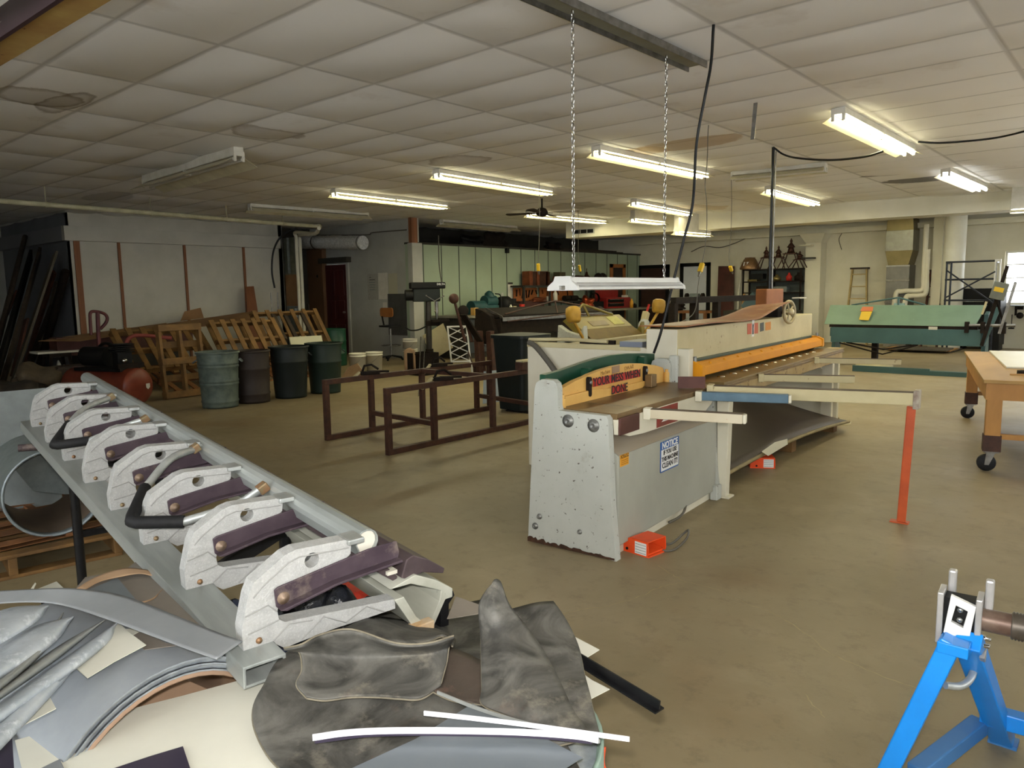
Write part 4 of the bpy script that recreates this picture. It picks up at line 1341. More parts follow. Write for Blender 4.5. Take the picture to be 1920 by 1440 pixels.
cc_ = V((-1.566, .645, .303))
cs = thing('metal_coil', 'big blue grey coil of sheet metal lying on its rim under the brake\'s near end', 'coil', (cc_.x - .3, cc_.y, 0))
MB().lathe([(.3, 0), (.3, .6)], cc_, ax, 48).build('outer_wrap', M['coil_grey'], cs)
en = MB()
for k in range(5):
    r0 = .3 - k * .007
    en.lathe([(r0, .0 + .004 * (k % 2)), (r0 - .0062, .0 + .004 * (k % 2)), (r0 - .0062, .02)], cc_, ax, 48)
en.build('coil_edges', mat('edges of coiled sheet', 'a9b0b6', '8c939a', .4, .4, ns=30), cs)
MB().lathe([(.268, .0), (.262, -.004), (.258, 0), (.258, .6), (.268, .6)], cc_, ax, 48).build('cardboard_core', M['pale_card'], cs)
e_ = V((-ax.y, ax.x, 0))
MB().prism([(-.25, -.23), (.24, -.23), (.24, .19), (.06, .225), (-.12, .17), (-.25, .05)], cc_ + ax * .16, e_, Z3, ax * .004).build('inner_card', M['pale_card'], cs)


def poly_sheet(name, label, cat, pts, z, m, th=.0015, group=None, smooth=None):
    ps = []
    for i, p in enumerate(pts):
        zz = p[2] if len(p) > 2 else z
        ps.append(at(p[0], p[1], zz))
    o = ps[0]
    n = len(ps)
    tris = tessellate_polygon([[V((p.x, p.y, 0)) for p in ps]])
    vs = ps + [p - Z3 * th for p in ps]
    fs = []
    for t in tris:
        fs.append(tuple(t))
        fs.append(tuple(i + n for i in reversed(t)))
    for i in range(n):
        fs.append((i, (i + 1) % n, (i + 1) % n + n, i + n))
    ob = MB().add(vs, fs).build(name, m)
    return tag(ob, label, cat, group)


def grid_sheet(name, label, cat, rows, m, th=.002, n=6, group=None, wav=0, edge=None):
    """rows of (px, py, z): smooth sheet through them"""
    rr = [spline([at(*p) for p in r], n) for r in rows]
    cols = list(zip(*rr))
    cc = [spline(c, n) for c in cols]
    nu, nv = len(cc) - 1, len(cc[0]) - 1
    def fn(u, v):
        i, j = min(int(round(u * nu)), nu), min(int(round(v * nv)), nv)
        p = cc[i][j].copy()
        if wav:
            p.z += wav * (math.sin(p.x * 31 + p.y * 17) + math.sin(p.x * 13 - p.y * 41) * .7)
        return p
    ob = MB().sheet(fn, nu, nv, th).build(name, m)
    tag(ob, label, cat, group)
    if name == 'rubber_sheet':
        for line in ([fn(i / nu, 0) for i in range(nu + 1)], [fn(i / nu, 1) for i in range(nu + 1)], [fn(0, j / nv) for j in range(nv + 1)], [fn(1, j / nv) for j in range(nv + 1)]):
            MB().tube(line, .0023, 5).build('cut_edge', M['mat_edge'], ob)
    return ob


# white sheet across the front of the coil
poly_sheet('metal_sheet', 'large off white sheet lying flat across the nearest corner of the scrap pile', 'sheet', [(28, 1388), (120, 1362), (230, 1333), (340, 1305), (440, 1278), (508, 1260), (530, 1300), (560, 1400), (600, 1520), (60, 1520)], .505, M['sheet_white'])
poly_sheet('metal_sheet', 'dark purple filmed offcut lying on the large white sheet', 'sheet', [(208, 1442), (280, 1418), (343, 1399), (356, 1438), (372, 1490), (230, 1500)], .509, M['purple_film'])
poly_sheet('metal_sheet', 'small grey offcut on the white sheet beside the purple one', 'sheet', [(73, 1442), (112, 1423), (120, 1440), (130, 1480), (80, 1480)], .508, M['sheet_grey'])
poly_sheet('metal_sheet', 'dark purple sheet edge in the bottom corner of the pile', 'sheet', [(-30, 1395), (22, 1370), (30, 1500), (-30, 1500)], .5, M['purple_film'])
# mill strips fanning in from the left
zs = .61
def fold_strip(label, a0, a1, tip, b1, b0, m, z=.63, k=0):
    """a long strip of thin metal folded over: two edges meeting in a rounded tip"""
    A = spline([(*a0, 0), (*a1, 0), (*tip, 0)], 6)
    B = spline([(*b0, 0), (*b1, 0), (*tip, 0)], 6)
    n = len(A) - 1
    def fn(u, v):
        i = min(int(round(u * n)), n)
        q = lerp(A[i], B[i], v)
        zz = z + .018 * math.sin(PI * v) + .02 * (1 - u)
        return at(q.x, q.y, zz)
    return tag(MB().sheet(fn, n, 6, .0012).build('metal_strip', m), label, 'strip', None)
fold_strip('shiny folded metal strip uppermost of the fan at the left edge', (-60, 1170), (20, 1140), (91, 1136), (60, 1172), (-60, 1242), M['mill'], .645)
fold_strip('shiny folded metal strip second from the top of the fan', (-60, 1268), (50, 1182), (138, 1156), (90, 1215), (-60, 1310), M['mill'], .632)
fold_strip('dull grey folded strip with a rounded end, between two shiny ones in the fan', (-60, 1315), (60, 1220), (119, 1148), (80, 1225), (-60, 1345), M['mill_dull'], .622)
fold_strip('dull folded strip with long straight edges, third in the fan', (-60, 1340), (90, 1225), (200, 1160), (95, 1245), (-60, 1352), M['mill_dull'], .615)
fold_strip('long shiny folded strip reaching furthest right in the fan', (-60, 1360), (100, 1248), (222, 1166), (180, 1225), (-60, 1400), M['mill'], .605)
fold_strip('wide shiny strip lowest in the fan, running into the corner', (-70, 1420), (40, 1310), (142, 1248), (100, 1300), (-70, 1480), M['mill'], .6)
# white offcuts on the coil
poly_sheet('metal_sheet', 'white rectangular offcut on the shoulder of the grey coil', 'sheet', [(140, 1250), (178, 1212), (222, 1166), (240, 1184), (274, 1209), (215, 1240), (164, 1271)], .612, M['sheet_white'])
poly_sheet('metal_sheet', 'small white triangular offcut poking out under the lowest strip', 'sheet', [(42, 1360), (75, 1322), (92, 1304), (105, 1328)], .595, M['sheet_white'])
# wide grey band curving in front
grid_sheet('metal_strip', 'wide matt grey band curving across the pile to a square end', 'strip',
           [[(-60, 1112, .64), (60, 1105, .66), (140, 1104, .66), (230, 1117, .65), (330, 1155, .64), (400, 1183, .63), (455, 1203, .62)],
            [(-60, 1137, .63), (40, 1130, .645), (110, 1134, .64), (190, 1158, .635), (290, 1195, .63), (360, 1221, .625), (406, 1237, .615)]], M['sheet_grey'], .0015, 8)
# sheets lying behind the band on the floor side
M['tan_card'] = mat('torn tan paper', 'a08468', '8d7256', .8, ns=5)
M['taupe'] = mat('taupe protective sheet', '7a7268', '6d655c', .5, ns=4, chips=('8e867a', 12, .62, .75))
poly_sheet('metal_sheet', 'taupe sheet with a torn edge behind the wide grey band', 'sheet', [(140, 1105), (160, 1082), (235, 1068), (262, 1048), (305, 1078), (330, 1092), (380, 1160), (400, 1185), (330, 1160), (240, 1120)], .585, M['taupe'])
poly_sheet('metal_sheet', 'blue grey triangular offcut lying on the taupe sheet', 'sheet', [(160, 1108), (220, 1083), (258, 1128), (240, 1125)], .592, M['blue_sheet'])
grid_sheet('paper_strip', 'torn tan paper strip along the top of the taupe sheet', 'paper', [[(143, 1104, .593), (180, 1082, .6), (230, 1066, .605), (270, 1068, .6), (305, 1077, .59)], [(160, 1106, .59), (190, 1090, .595), (235, 1080, .6), (262, 1076, .6), (285, 1080, .592)]], M['tan_card'], .001, 5)
grid_sheet('paper_strip', 'small curl of tan paper beside the blue grey offcut', 'paper', [[(258, 1130, .598), (285, 1122, .605), (306, 1104, .60)], [(266, 1132, .596), (290, 1122, .60), (300, 1108, .597)]], M['tan_card'], .001, 5)
poly_sheet('metal_sheet', 'white corner of sheet peeking out at the far side of the pile', 'sheet', [(68, 1105), (106, 1090), (122, 1105)], .006, M['sheet_white'])
poly_sheet('metal_strip', 'thin white sliver standing up beyond the grey band', 'strip', [(56, 1106), (66, 1092), (68, 1094), (62, 1106)], .62, M['sheet_white'])
poly_sheet('metal_sheet', 'small white label scrap under the end of the grey band', 'sheet', [(232, 1180), (262, 1176), (265, 1182), (250, 1190)], .604, M['sheet_white'])
poly_sheet('metal_sheet', 'tan sheet edge between the grey coil and the brake rail', 'sheet', [(250, 1190), (268, 1180), (310, 1205), (330, 1210), (270, 1218)], .603, M['taupe'])

# ------------------------------------------------------------------ rubber sheets
z0 = .525
grid_sheet('rubber_sheet', 'big scuffed black rubber sheet spread over the middle of the pile', 'rubber sheet',
           [[(700, 1148, .47), (770, 1150, .42), (850, 1145, .40), (890, 1130, .42), (930, 1120, .46)],
            [(545, 1222, .56), (620, 1235, .54), (720, 1215, .50), (820, 1200, .47), (940, 1190, .48)],
            [(490, 1298, .55), (600, 1290, .54), (720, 1270, .535), (850, 1265, .53), (960, 1260, .53)],
            [(474, 1352, .53), (600, 1350, .527), (720, 1340, .525), (860, 1335, .523), (1010, 1330, .523)],
            [(500, 1410, .52), (610, 1410, .52), (740, 1405, .52), (900, 1400, .52), (1060, 1395, .52)],
            [(560, 1490, .52), (660, 1490, .52), (780, 1490, .52), (950, 1490, .52), (1105, 1480, .52)]], M['mat'], .005, 6, wav=.004)
# folded second layer with rolled edges
grid_sheet('rubber_sheet', 'rubber sheet folded back on itself beside the nearest casting', 'rubber sheet',
           [[(533, 1215, .635), (565, 1208, .66), (600, 1190, .665), (660, 1180, .66), (740, 1205, .645), (800, 1206, .64), (850, 1192, .64)],
            [(560, 1222, .615), (585, 1222, .61), (625, 1224, .595), (690, 1226, .585), (745, 1225, .58), (800, 1222, .585), (842, 1212, .60)],
            [(566, 1255, .59), (590, 1262, .575), (640, 1260, .565), (700, 1258, .56), (750, 1255, .56), (800, 1250, .565), (838, 1240, .575)],
            [(556, 1285, .57), (590, 1298, .56), (640, 1296, .555), (700, 1292, .55), (750, 1290, .55), (795, 1285, .553), (830, 1270, .56)],
            [(575, 1310, .556), (610, 1314, .55), (660, 1308, .55), (710, 1308, .548), (750, 1311, .545), (790, 1311, .545), (825, 1288, .55)]], M['mat'], .005, 6)
M['mat_fold'] = M['mat']
grid_sheet('rubber_sheet', 'curled rubber flap under the end bracket of the brake', 'rubber sheet',
           [[(640, 1182, .60), (700, 1160, .55), (770, 1168, .48), (830, 1186, .47), (853, 1200, .50)],
            [(655, 1190, .60), (720, 1205, .59), (790, 1208, .57), (830, 1194, .56), (848, 1212, .57)]], M['mat'], .005, 8)
grid_sheet('rubber_sheet', 'brownish rubber offcut with a straight edge in the gap between two sheets', 'rubber sheet',
           [[(843, 1215, .56), (870, 1225, .56), (905, 1242, .555)], [(828, 1285, .55), (862, 1290, .55), (905, 1310, .545)], [(800, 1292, .548), (850, 1315, .545), (905, 1322, .54)]], mat('brownish rubber', '4a4038', '3b342d', .6, ns=4, chips=('6b5044', 6, .6, .75), bump=.2, bs=26), .004, 5)
grid_sheet('rubber_sheet', 'wide rubber sheet with a straight cut edge at the right of the pile', 'rubber sheet',
           [[(960, 1142, .58), (1000, 1135, .58), (1037, 1131, .575)], [(985, 1200, .56), (1040, 1190, .56), (1078, 1195, .55)], [(1000, 1280, .55), (1060, 1270, .545), (1097, 1270, .54)],
            [(1020, 1340, .54), (1070, 1335, .535), (1112, 1335, .53)], [(1030, 1400, .53), (1080, 1392, .53), (1124, 1382, .525)]], M['mat'], .005, 6, wav=.003)
grid_sheet('rubber_sheet', 'pointed rubber sheet whose tall tip rises highest on the pile', 'rubber sheet',
           [[(926, 1092, .70), (930, 1087, .705), (937, 1090, .70)], [(901, 1132, .655), (925, 1135, .665), (953, 1134, .65)], [(902, 1190, .60), (945, 1185, .615), (985, 1178, .60)],
            [(903, 1240, .575), (960, 1240, .585), (1020, 1225, .575)], [(904, 1290, .56), (975, 1285, .57), (1055, 1290, .56)], [(905, 1322, .55), (990, 1330, .56), (1085, 1350, .55)], [(960, 1352, .545), (1040, 1375, .545), (1118, 1392, .54)]],
           M['mat'], .005, 6, wav=.003)
# green coil on the right and the scraps that stick out of it
gc = thing('metal_coil', 'pale green coil of sheet standing on end beneath the rubber sheets', 'coil', (-1.03, .99, 0))
M['coil_green'] = mat('pale grey green painted sheet', '8ba093', '7e9487', .4, .15, ns=5)
MB().lathe([(.3, 0), (.3, .5), (.296, .504), (.29, .5), (.285, .48), (.12, .48), (.12, .0)], (-1.03, .99, 0), Z3, 48).build('outer_wrap', M['coil_green'], gc)
MB().lathe([(.15, .40), (.15, .485), (.285, .487), (.285, .40)], (-1.03, .99, 0), Z3, 40).build('coil_edges', bpy.data.materials['edges of coiled sheet'], gc)
poly_sheet('metal_sheet', 'pale pointed offcut sticking out furthest up beside the rubber sheet', 'sheet', [(1062, 1185), (1080, 1195), (1124, 1218), (1088, 1240), (1076, 1215)], .515, M['sheet_white'])
poly_sheet('metal_sheet', 'pale pointed offcut sticking out below the black bar', 'sheet', [(1092, 1262), (1110, 1275), (1143, 1292), (1104, 1312)], .512, M['sheet_white'])
poly_sheet('metal_sheet', 'off white sheet corner behind the rail end and the pointed rubber sheet', 'sheet', [(838, 1160), (855, 1118), (903, 1135), (900, 1150), (870, 1155)], .57, M['taupe'])
a, c = at(1080, 1236, .525), at(1237, 1333, .50)
tag(MB().bar(a, c, .03, .004).bar(a + Z3 * .01, c + Z3 * .012, .004, .022).build('angle_bar', M['black_paint']), 'black angle bar jutting out of the pile over the bare floor', 'bar')
# slate blue sheet and bright strips in front
poly_sheet('metal_sheet', 'slate blue sheet lying over the rubber at the front of the pile', 'sheet', [(886, 1319), (960, 1352), (1030, 1388), (1092, 1420), (1060, 1440), (1000, 1490), (600, 1490), (660, 1440), (780, 1385)], .55, M['blue_sheet'])
def strip(label, pts, z0_, w, m, bend=0):
    ps = [at(p[0], p[1], z0_ + (p[2] if len(p) > 2 else 0)) for p in pts]
    ps = spline(ps, 6)
    mb = MB()
    for p, q in zip(ps, ps[1:]):
        mb.bar(p, q + (q - p) * .02, .003, w)
    return tag(mb.build('trim_strip', m), label, 'strip')
M['bright'] = mat('bright white trim', 'e4e4ea', 'd8d8e0', .3)
st1 = strip('long bright white trim strip bowed across the front of the pile', [(586, 1383), (650, 1374), (730, 1370), (850, 1370), (980, 1373), (1080, 1380), (1122, 1388)], .57, .012, M['bright'])
st2 = strip('thin bright trim strip crossing over to the right beyond the pile', [(795, 1337), (880, 1346), (980, 1358), (1080, 1372), (1180, 1386)], .573, .009, M['bright'])
strip('grey trim strip with a rounded end just behind the bright strips', [(820, 1298), (900, 1330), (1000, 1360), (1080, 1378), (1125, 1390)], .56, .007, M['mill_dull'])
strip('dark purple underside strip beneath the long bright trim', [(590, 1390), (700, 1377), (860, 1376), (1000, 1380), (1110, 1391)], .56, .008, M['purple_film'])
p = at(1132, 1400, .45)
tag(MB().tube(spline([p, p + V((.004, -.01, -.03)), p + V((.008, 0, -.06)), p + V((.0, .01, -.09))], 5), .005, 6).build('orange_ribbon', mat('orange ribbon', 'd2502a', None, .6)), 'scrap of orange ribbon hanging down the green coil', 'ribbon')

# ------------------------------------------------------------------ the hollow drum of sheet on its pallets, beyond the black leg
dc = V((-4.37, 1.28, .375))
dax = V((-.9914, .1305, 0)).normalized()
dr = thing('metal_coil', 'hollow galvanised coil lying on two pallets behind the black leg', 'coil', (dc.x - .3, dc.y, .14))
MB().lathe([(.234, .0), (.234, .61)], dc, dax, 44).build('outer_wrap', M['galv_dull'], dr)
MB().lathe([(.234, .0), (.236, -.012), (.23, -.016), (.222, -.01), (.222, .0), (.222, .6)], dc, dax, 44).build('rolled_rim', M['galv'], dr)
MB().lathe([(.219, .02), (.219, .6)], dc, dax, 44).build('paper_lining', mat('brown lining paper', '6a5b4b', '5e5043', .8, ns=4), dr)
de = V((-dax.y, dax.x, 0))
MB().prism([(-.2, -.02), (-.2, .06), (-.1, .18), (0, .215), (.1, .19), (.13, .1), (.05, -.04), (-.1, -.09), (-.19, -.1)], dc + dax * .3, de, Z3, dax * .003).build('inner_sheet', M['galv_dull'], dr)
g0_, g1_ = onX(-70, 741, -5.35), onX(88, 727, -5.2)
gq = [g0_, g1_, V((g1_.x + .12, g1_.y, .0)), V((g0_.x + .12, g0_.y, .0))]
gn = (gq[1] - gq[0]).cross(gq[2] - gq[0]).normalized() * .003
tag(MB().add(gq + [p + gn for p in gq], [(0, 1, 2, 3), (7, 6, 5, 4), (0, 4, 5, 1), (1, 5, 6, 2), (2, 6, 7, 3), (3, 7, 4, 0)]).build('metal_sheet', mat('grey galvanised panel', '6c716f', '606563', .5, .2, ns=9)), 'galvanised sheet standing behind the hollow coil at the left edge', 'sheet')


def pallet(name, label, Mx, L=1.1, W=.95, n=6, m='wood_h', group=None, miss=()):
    t = thing(name, label, 'pallet', M=Mx, group=group)
    for x in (-W / 2 + .02, 0, W / 2 - .02):
        MB().box((x - .02, -L / 2, .018), (x + .02, L / 2, .105)).build('stringer', M[m], t, True, .003)
    for k in range(n):
        if k in miss:
            continue
        y = -L / 2 + .05 + k * (L - .1) / (n - 1)
        MB().box((-W / 2, y - .045, .105), (W / 2, y + .045, .123)).build('deck_board', M[m], t, True, .003)
    for k in range(3):
        y = -L / 2 + .05 + k * (L - .1) / 2
        MB().box((-W / 2, y - .045, 0), (W / 2, y + .045, .018)).build('bottom_board', M[m], t, True, .003)
    return t


pallet('wood_pallet', 'weathered pallet lowest under the hollow coil', Matrix.Translation((-4.85, 1.12, 0)) @ Matrix.Rotation(R(82), 4, 'Z'), 1.2, 1.0, 7, 'wood_h')
pl2 = pallet('wood_pallet', 'short broken pallet stacked directly beneath the hollow coil', Matrix.Translation((-4.8, 1.35, .124)) @ Matrix.Rotation(R(88), 4, 'Z') @ Matrix.Diagonal((1, 1, .2, 1)), .9, .8, 5, 'wood_red')
# ------------------------------------------------------------------ lumber leaning in the dark corner
def lean(label, top_px, bot_px, w, th, m, ytop=4.9, name='lumber_board', group='lumber leaning in the dark corner', round_=False):
    t = onY(*top_px, ytop)
    b = at(*bot_px, .01)
    if b.y > 4.72:
        b = V((b.x, 4.72, .01))
    t.y = min(t.y, 4.86)
    if round_:
        o = MB().cyl(b, t, w / 2, n=12).build(name, M[m])
    else:
        o = MB().bar(b, t, w, th, (0, 1, .1)).build(name, M[m], bevel=.003)
    return tag(o, label, 'lumber', group)


lean('tall dark pole rising highest of the leaning lumber', (58, 444), (-30, 742), .09, .09, 'dark_wood', 4.96, round_=True)
lean('wide black plank leaning just beside the tall dark pole', (66, 478), (-18, 745), .22, .05, 'black', 4.93)
lean('dark brown plank behind the broad grey board', (85, 472), (0, 735), .2, .05, 'dark_wood', 4.95)
lean('broad grey board in the middle of the leaning lumber', (104, 475), (24, 715), .26, .04, 'grey_wood', 4.85)
lean('narrow reddish plank leaning right of the broad grey board', (106, 510), (50, 690), .1, .05, 'red_wood', 4.9)
lean('short dark plank with a square top near the white partition', (98, 578), (72, 690), .16, .05, 'dark_wood', 4.8)
lean('dark grey tube leaning closest to the partition\'s wood post', (128, 508), (137, 690), .14, .1, 'iron', 4.9, name='steel_tube', round_=True)
lean('thin dark board standing behind the dark grey tube', (119, 530), (124, 690), .1, .04, 'grey_wood', 4.97)
lean('reddish slim pole leaning at the far left edge', (32, 545), (-35, 700), .06, .06, 'red_wood', 4.7, round_=True)
lean('short brown board leaning low against the broad grey one', (50, 598), (24, 705), .24, .04, 'red_wood', 4.45)

# floor junk in front of it
def blob(name, label, cat, c, rx, ry, rz, m, seed=1, rough=.2):
    rnd = random.Random(seed)
    k = [rnd.uniform(2, 5) for _ in range(6)]
    mb = MB()
    n = 18
    vs, fs = [], []
    for i in range(n + 1):
        t = PI * i / n
        for j in range(n * 2):
            a = PI * j / n
            d = V((math.sin(t) * math.cos(a), math.sin(t) * math.sin(a), math.cos(t)))
            r = 1 + rough * (math.sin(d.x * k[0] + d.y * k[1] * 1.3 + k[2]) * .5 + math.sin(d.z * k[3] * 1.7 + d.x * k[4] + k[5]) * .5)
            z = d.z * rz * r
            vs.append(V(c) + V((d.x * rx * r, d.y * ry * r, max(z, -rz * .8) + rz * .8)))
    W = 2 * n
    for i in range(n):
        for j in range(W):
            fs.append((i * W + j, (i + 1) * W + j, (i + 1) * W + (j + 1) % W, i * W + (j + 1) % W))
    mb.add(vs, fs, True)
    return tag(mb.build(name, m), label, cat)


M['sack'] = mat('dusty tan canvas', '5d5140', '4a4033', .9, ns=5, bump=.3, bs=18)
p = at(70, 748, 0)
blob('canvas_sack', 'slumped tan canvas sack at the foot of the leaning lumber', 'sack', p, .36, .3, .26, M['sack'], 3, .3)
p = at(25, 775, 0)
blob('canvas_sack', 'low dark sack lying before the tan canvas one', 'sack', p, .6, .4, .22, mat('dark sacking', '38312a', '2b2621', .9, ns=6), 5, .25)
p = at(112, 732, 0)
st = thing('work_stand', 'small black stand with a pale slab on top in the dark corner', 'stand', p)
top = .58
for sx, sy in ((-.14, -.12), (.14, -.12), (.14, .12), (-.14, .12)):
    MB().bar(p + V((sx * 1.5, sy * 1.5, 0)), p + V((sx, sy, top)), .035, .035).build('leg', M['iron'], st)
MB().box(p + V((-.17, -.15, top - .06)), p + V((.17, .15, top))).build('tray', M['iron'], st)
MB().box(p + V((-.2, -.3, top + .001)), p + V((.18, .28, top + .03))).build('slab', M['paper'], st)
blob('foil_bundle', 'crumpled silver foil stuffed between the black stand\'s legs', 'foil', p + V((.08, .0, .02)), .07, .08, .22, M['foil'], 8, .35)
for (px, py, sx, sy, sz, m, lab) in ((138, 742, .2, .25, .42, 'dark_wood', 'dark brown crate between the black stand and the hand truck'), (108, 775, .2, .2, .26, 'iron', 'low dark machine casting on the floor before the black stand')):
    q = at(px, py, 0)
    b = thing('storage_crate' if m == 'dark_wood' else 'machine_casting', lab, 'crate' if m == 'dark_wood' else 'casting', q)
    MB().box(q + V((-sx, -sy, 0)), q + V((sx, sy, sz))).build('body', M[m], b, bevel=.01)
    MB().box(q + V((-sx * .9, -sy * .9, sz)), q + V((sx * .9, sy * .9, sz + .02))).build('lid', M[m], b)

# hand pallet truck: loop handle, stem, hydraulic head
hp = at(194, 742, 0)
ht = thing('pallet_truck', 'rusty red pallet truck with an upright loop handle', 'pallet truck', hp)
M['truck_red'] = mat('rusty maroon paint', '5a2d2c', '48262a', .5, .2, ns=9)
Xh = hp.x
pts = [onX(171, 628, Xh), onX(169, 600, Xh), onX(170, 586, Xh), onX(180, 584, Xh), onX(195, 588, Xh), onX(201, 596, Xh), onX(198, 606, Xh), onX(188, 617, Xh)]
MB().tube(spline(pts, 5), .022, 10).build('loop_handle', M['truck_red'], ht)
MB().cyl(onX(183, 586, Xh), onX(187, 690, Xh), .028, n=12).build('stem', M['truck_red'], ht)
MB().box(hp + V((-.1, -.09, .1)), hp + V((.1, .09, .5))).build('pump_head', M['truck_red'], ht, bevel=.02)
for s in (-.08, .08):
    MB().cyl(hp + V((0, s - .025, .08)), hp + V((0, s + .025, .08)), .08, n=18).build('wheel', M['rubber'], ht)
for s in (-.2, .2):
    MB().box(hp + V((-1.1, s - .08, .05)), hp + V((-.1, s + .08, .1))).build('fork', M['truck_red'], ht, bevel=.01)

# ------------------------------------------------------------------ air compressor
cp = V((-9.95, 3.98, 0))
tz = .25
ac = thing('air_compressor', 'air compressor with a dull red tank and black pump', 'compressor', cp)
M['tank_red'] = mat('dusty red tank paint', '7a3a28', '652f22', .35, ns=5, chips=('4c2c22', 14, .7, .75))
axd = V((-.93, -.36, 0)).normalized()
tr = .24
prof = [(0.0, -.08)] + [(tr * math.sin(R(k * 9)), -.08 * math.cos(R(k * 9))) for k in range(1, 11)] + [(tr, 0), (tr, 1.05)] + [(tr * math.cos(R(k * 15)), 1.05 + .08 * math.sin(R(k * 15))) for k in range(1, 7)]
c0 = V((cp.x, cp.y, tz))
MB().lathe(prof, c0, axd, 32).build('tank', M['tank_red'], ac)
sd = V((-axd.y, axd.x, 0))
MB().prism([(-.03, .03), (.03, .03), (.03, -.02), (0, -.045), (-.03, -.02)], c0 - axd * .083 + sd * -.09, sd * -1, Z3, axd * -.003).build('shield_decal', M['paper'], ac)
for t in (.15, .9):
    for s in (-.16, .16):
        q = c0 + axd * t + sd * s
        MB().bar(V((q.x, q.y, 0)), q + V((0, 0, -.12)), .05, .04).build('foot', M['tank_red'], ac)
MB().box(V((-.05, -.16, .0)) + c0 + axd * .1 + Z3 * tr, c0 + axd * .1 + V((.05, .16, tr + .06))).build('saddle', M['iron'], ac)
q = c0 + axd * .55 + Z3 * (tr - .02)
MB().bar(q - axd * .45, q + axd * .35, .32, .04).build('mount_plate', M['black'], ac)
m0 = q + axd * .1 + Z3 * .16
MB().cyl(m0 - axd * .22, m0 + axd * .2, .13, n=20).build('motor', M['black'], ac)
g0 = q - axd * .33 + Z3 * .02
pm = MB().box(g0 + V((-.09, -.09, 0)), g0 + V((.09, .09, .2)))
for k in range(5):
    pm.box(g0 + V((-.12, -.12, .2 + k * .025)), g0 + V((.12, .12, .212 + k * .025)))
pm.build('pump', M['black'], ac, bevel=.006)
MB().lathe([(.18, 0), (.18, .04), (.15, .045), (.15, -.005), (.18, 0)], m0 - sd * .17, sd, 28).build('flywheel', M['black'], ac)
MB().tube(spline([g0 + V((.05, 0, .05)), g0 + V((.14, .02, .0)), g0 + V((.14, .05, -.12)), g0 + V((.06, .1, -.2))], 5), .012, 8).build('copper_line', M['steel'], ac)
MB().lathe([(.03, 0), (.03, .03), (0, .032)], g0 + V((.13, -.03, .1)), X3, 12).build('gauge', M['chrome'], ac)
# red air hose on top of the tank, on its hook
hs_ = [onX(262 + 26 * math.cos(t) , 640 + 14 * math.sin(t), -11.2 + .03 * k) for k, t in enumerate([PI * (.9 + .16 * i) for i in range(8)])]
tag(MB().tube(spline([onX(236, 660, -11.2), onX(238, 640, -11.2), onX(250, 630, -11.2), onX(270, 629, -11.2), onX(300, 632, -11.15), onX(322, 634, -11.1)], 6), .028, 10).build('air_hose', mat('dull red hose', '7c3a33', None, .6)), 'dull red hose draped over the pallets above the compressor', 'hose')


# ------------------------------------------------------------------ pallets leaning against the partition
def lean_pallet(name, label, base, yaw, tilt, L, W, n, m, group=None, flip=False, miss=(), roll=0):
    """stands on edge at base, facing the room (+x), leaning back by tilt"""
    # local x -> along the wall, local y -> up, local z -> out of the wall
    Rm = Matrix(((0, 0, 1), (1, 0, 0), (0, 1, 0))).to_4x4()
    Mx = Matrix.Translation(V(base)) @ Matrix.Rotation(R(yaw), 4, 'Z') @ Matrix.Rotation(R(-tilt), 4, 'Y') @ Matrix.Rotation(R(roll), 4, 'X') @ Rm @ Matrix.Translation((0, L / 2, 0))
    if flip:
        Mx = Mx @ Matrix.Translation((0, 0, .123)) @ Matrix.Rotation(PI, 4, 'Y')
    return pallet(name, label, Mx, L, W, n, m, group, miss)


lean_pallet('wood_pallet', 'pale pallet standing on edge behind the compressor, nearest the galvanised can', (-10.25, 4.72, .0), 4, 6, 1.02, .62, 5, 'wood_h', flip=True)
lean_pallet('wood_pallet', 'pallet leaning back steeply above the compressor, with close upright slats', (-11.1, 5.0, .26), 0, 42, 1.15, 1.25, 8, 'wood_h', roll=90) if False else None


def slat_pallet(label, base, yaw, tilt, H, W, n, rails, m, z0=0):
    """a leaning pallet whose deck boards stand upright"""
    Mx = Matrix.Translation(V(base)) @ Matrix.Rotation(R(yaw), 4, 'Z') @ Matrix.Rotation(R(-tilt), 4, 'Y')
    t = thing('wood_pallet', label, 'pallet', M=Mx)
    for k in range(rails):
        z = .05 + (H - .1) * k / (rails - 1)
        MB().box((-.09, -W / 2, z - .02), (0, W / 2, z + .02)).build('stringer', M[m], t, True, .003)
    for k in range(n):
        y = -W / 2 + .05 + (W - .1) * k / (n - 1)
        MB().box((0, y - .042, 0), (.018, y + .042, H)).build('deck_board', M[m], t, True, .003)
    for k in range(3):
        y = -W / 2 + .05 + (W - .1) * k / 2
        MB().box((-.108, y - .042, 0), (-.09, y + .042, H)).build('bottom_board', M[m], t, True, .003)
    return t


slat_pallet('pallet with seven upright slats leaning far back above the compressor', (-11.1, 5.05, .34), -2, 52, .95, 1.35, 7, 3, 'wood_h')
slat_pallet('pallet with upright slats leaning behind the rust brown can', (-10.9, 6.3, .40), 2, 38, .78, 1.2, 7, 3, 'wood_h')
slat_pallet('greyed pallet with sparse slats leaning rightmost under the white pipes', (-11.6, 7.6, .30), 3, 34, 1.0, 1.4, 6, 3, 'wood_h')
slat_pallet('pallet lying nearly flat beneath the leaning ones', (-10.9, 6.2, .0), 0, 74, 1.2, 2.6, 10, 3, 'wood_red')
for (px, py, w) in ((512, 590, .06), (535, 592, .06), (566, 588, .06)):
    a = onX(px, py, -11.9)
    b_ = onX(px + 22, py + 45, -11.35)
    tag(MB().bar(a, b_, .09, .03, X3).build('loose_board', M['dark_wood']), {512: 'leftmost dark loose board leaning on the greyed pallet', 535: 'middle dark loose board leaning on the greyed pallet', 566: 'rightmost dark loose board leaning on the greyed pallet'}[px], 'board')
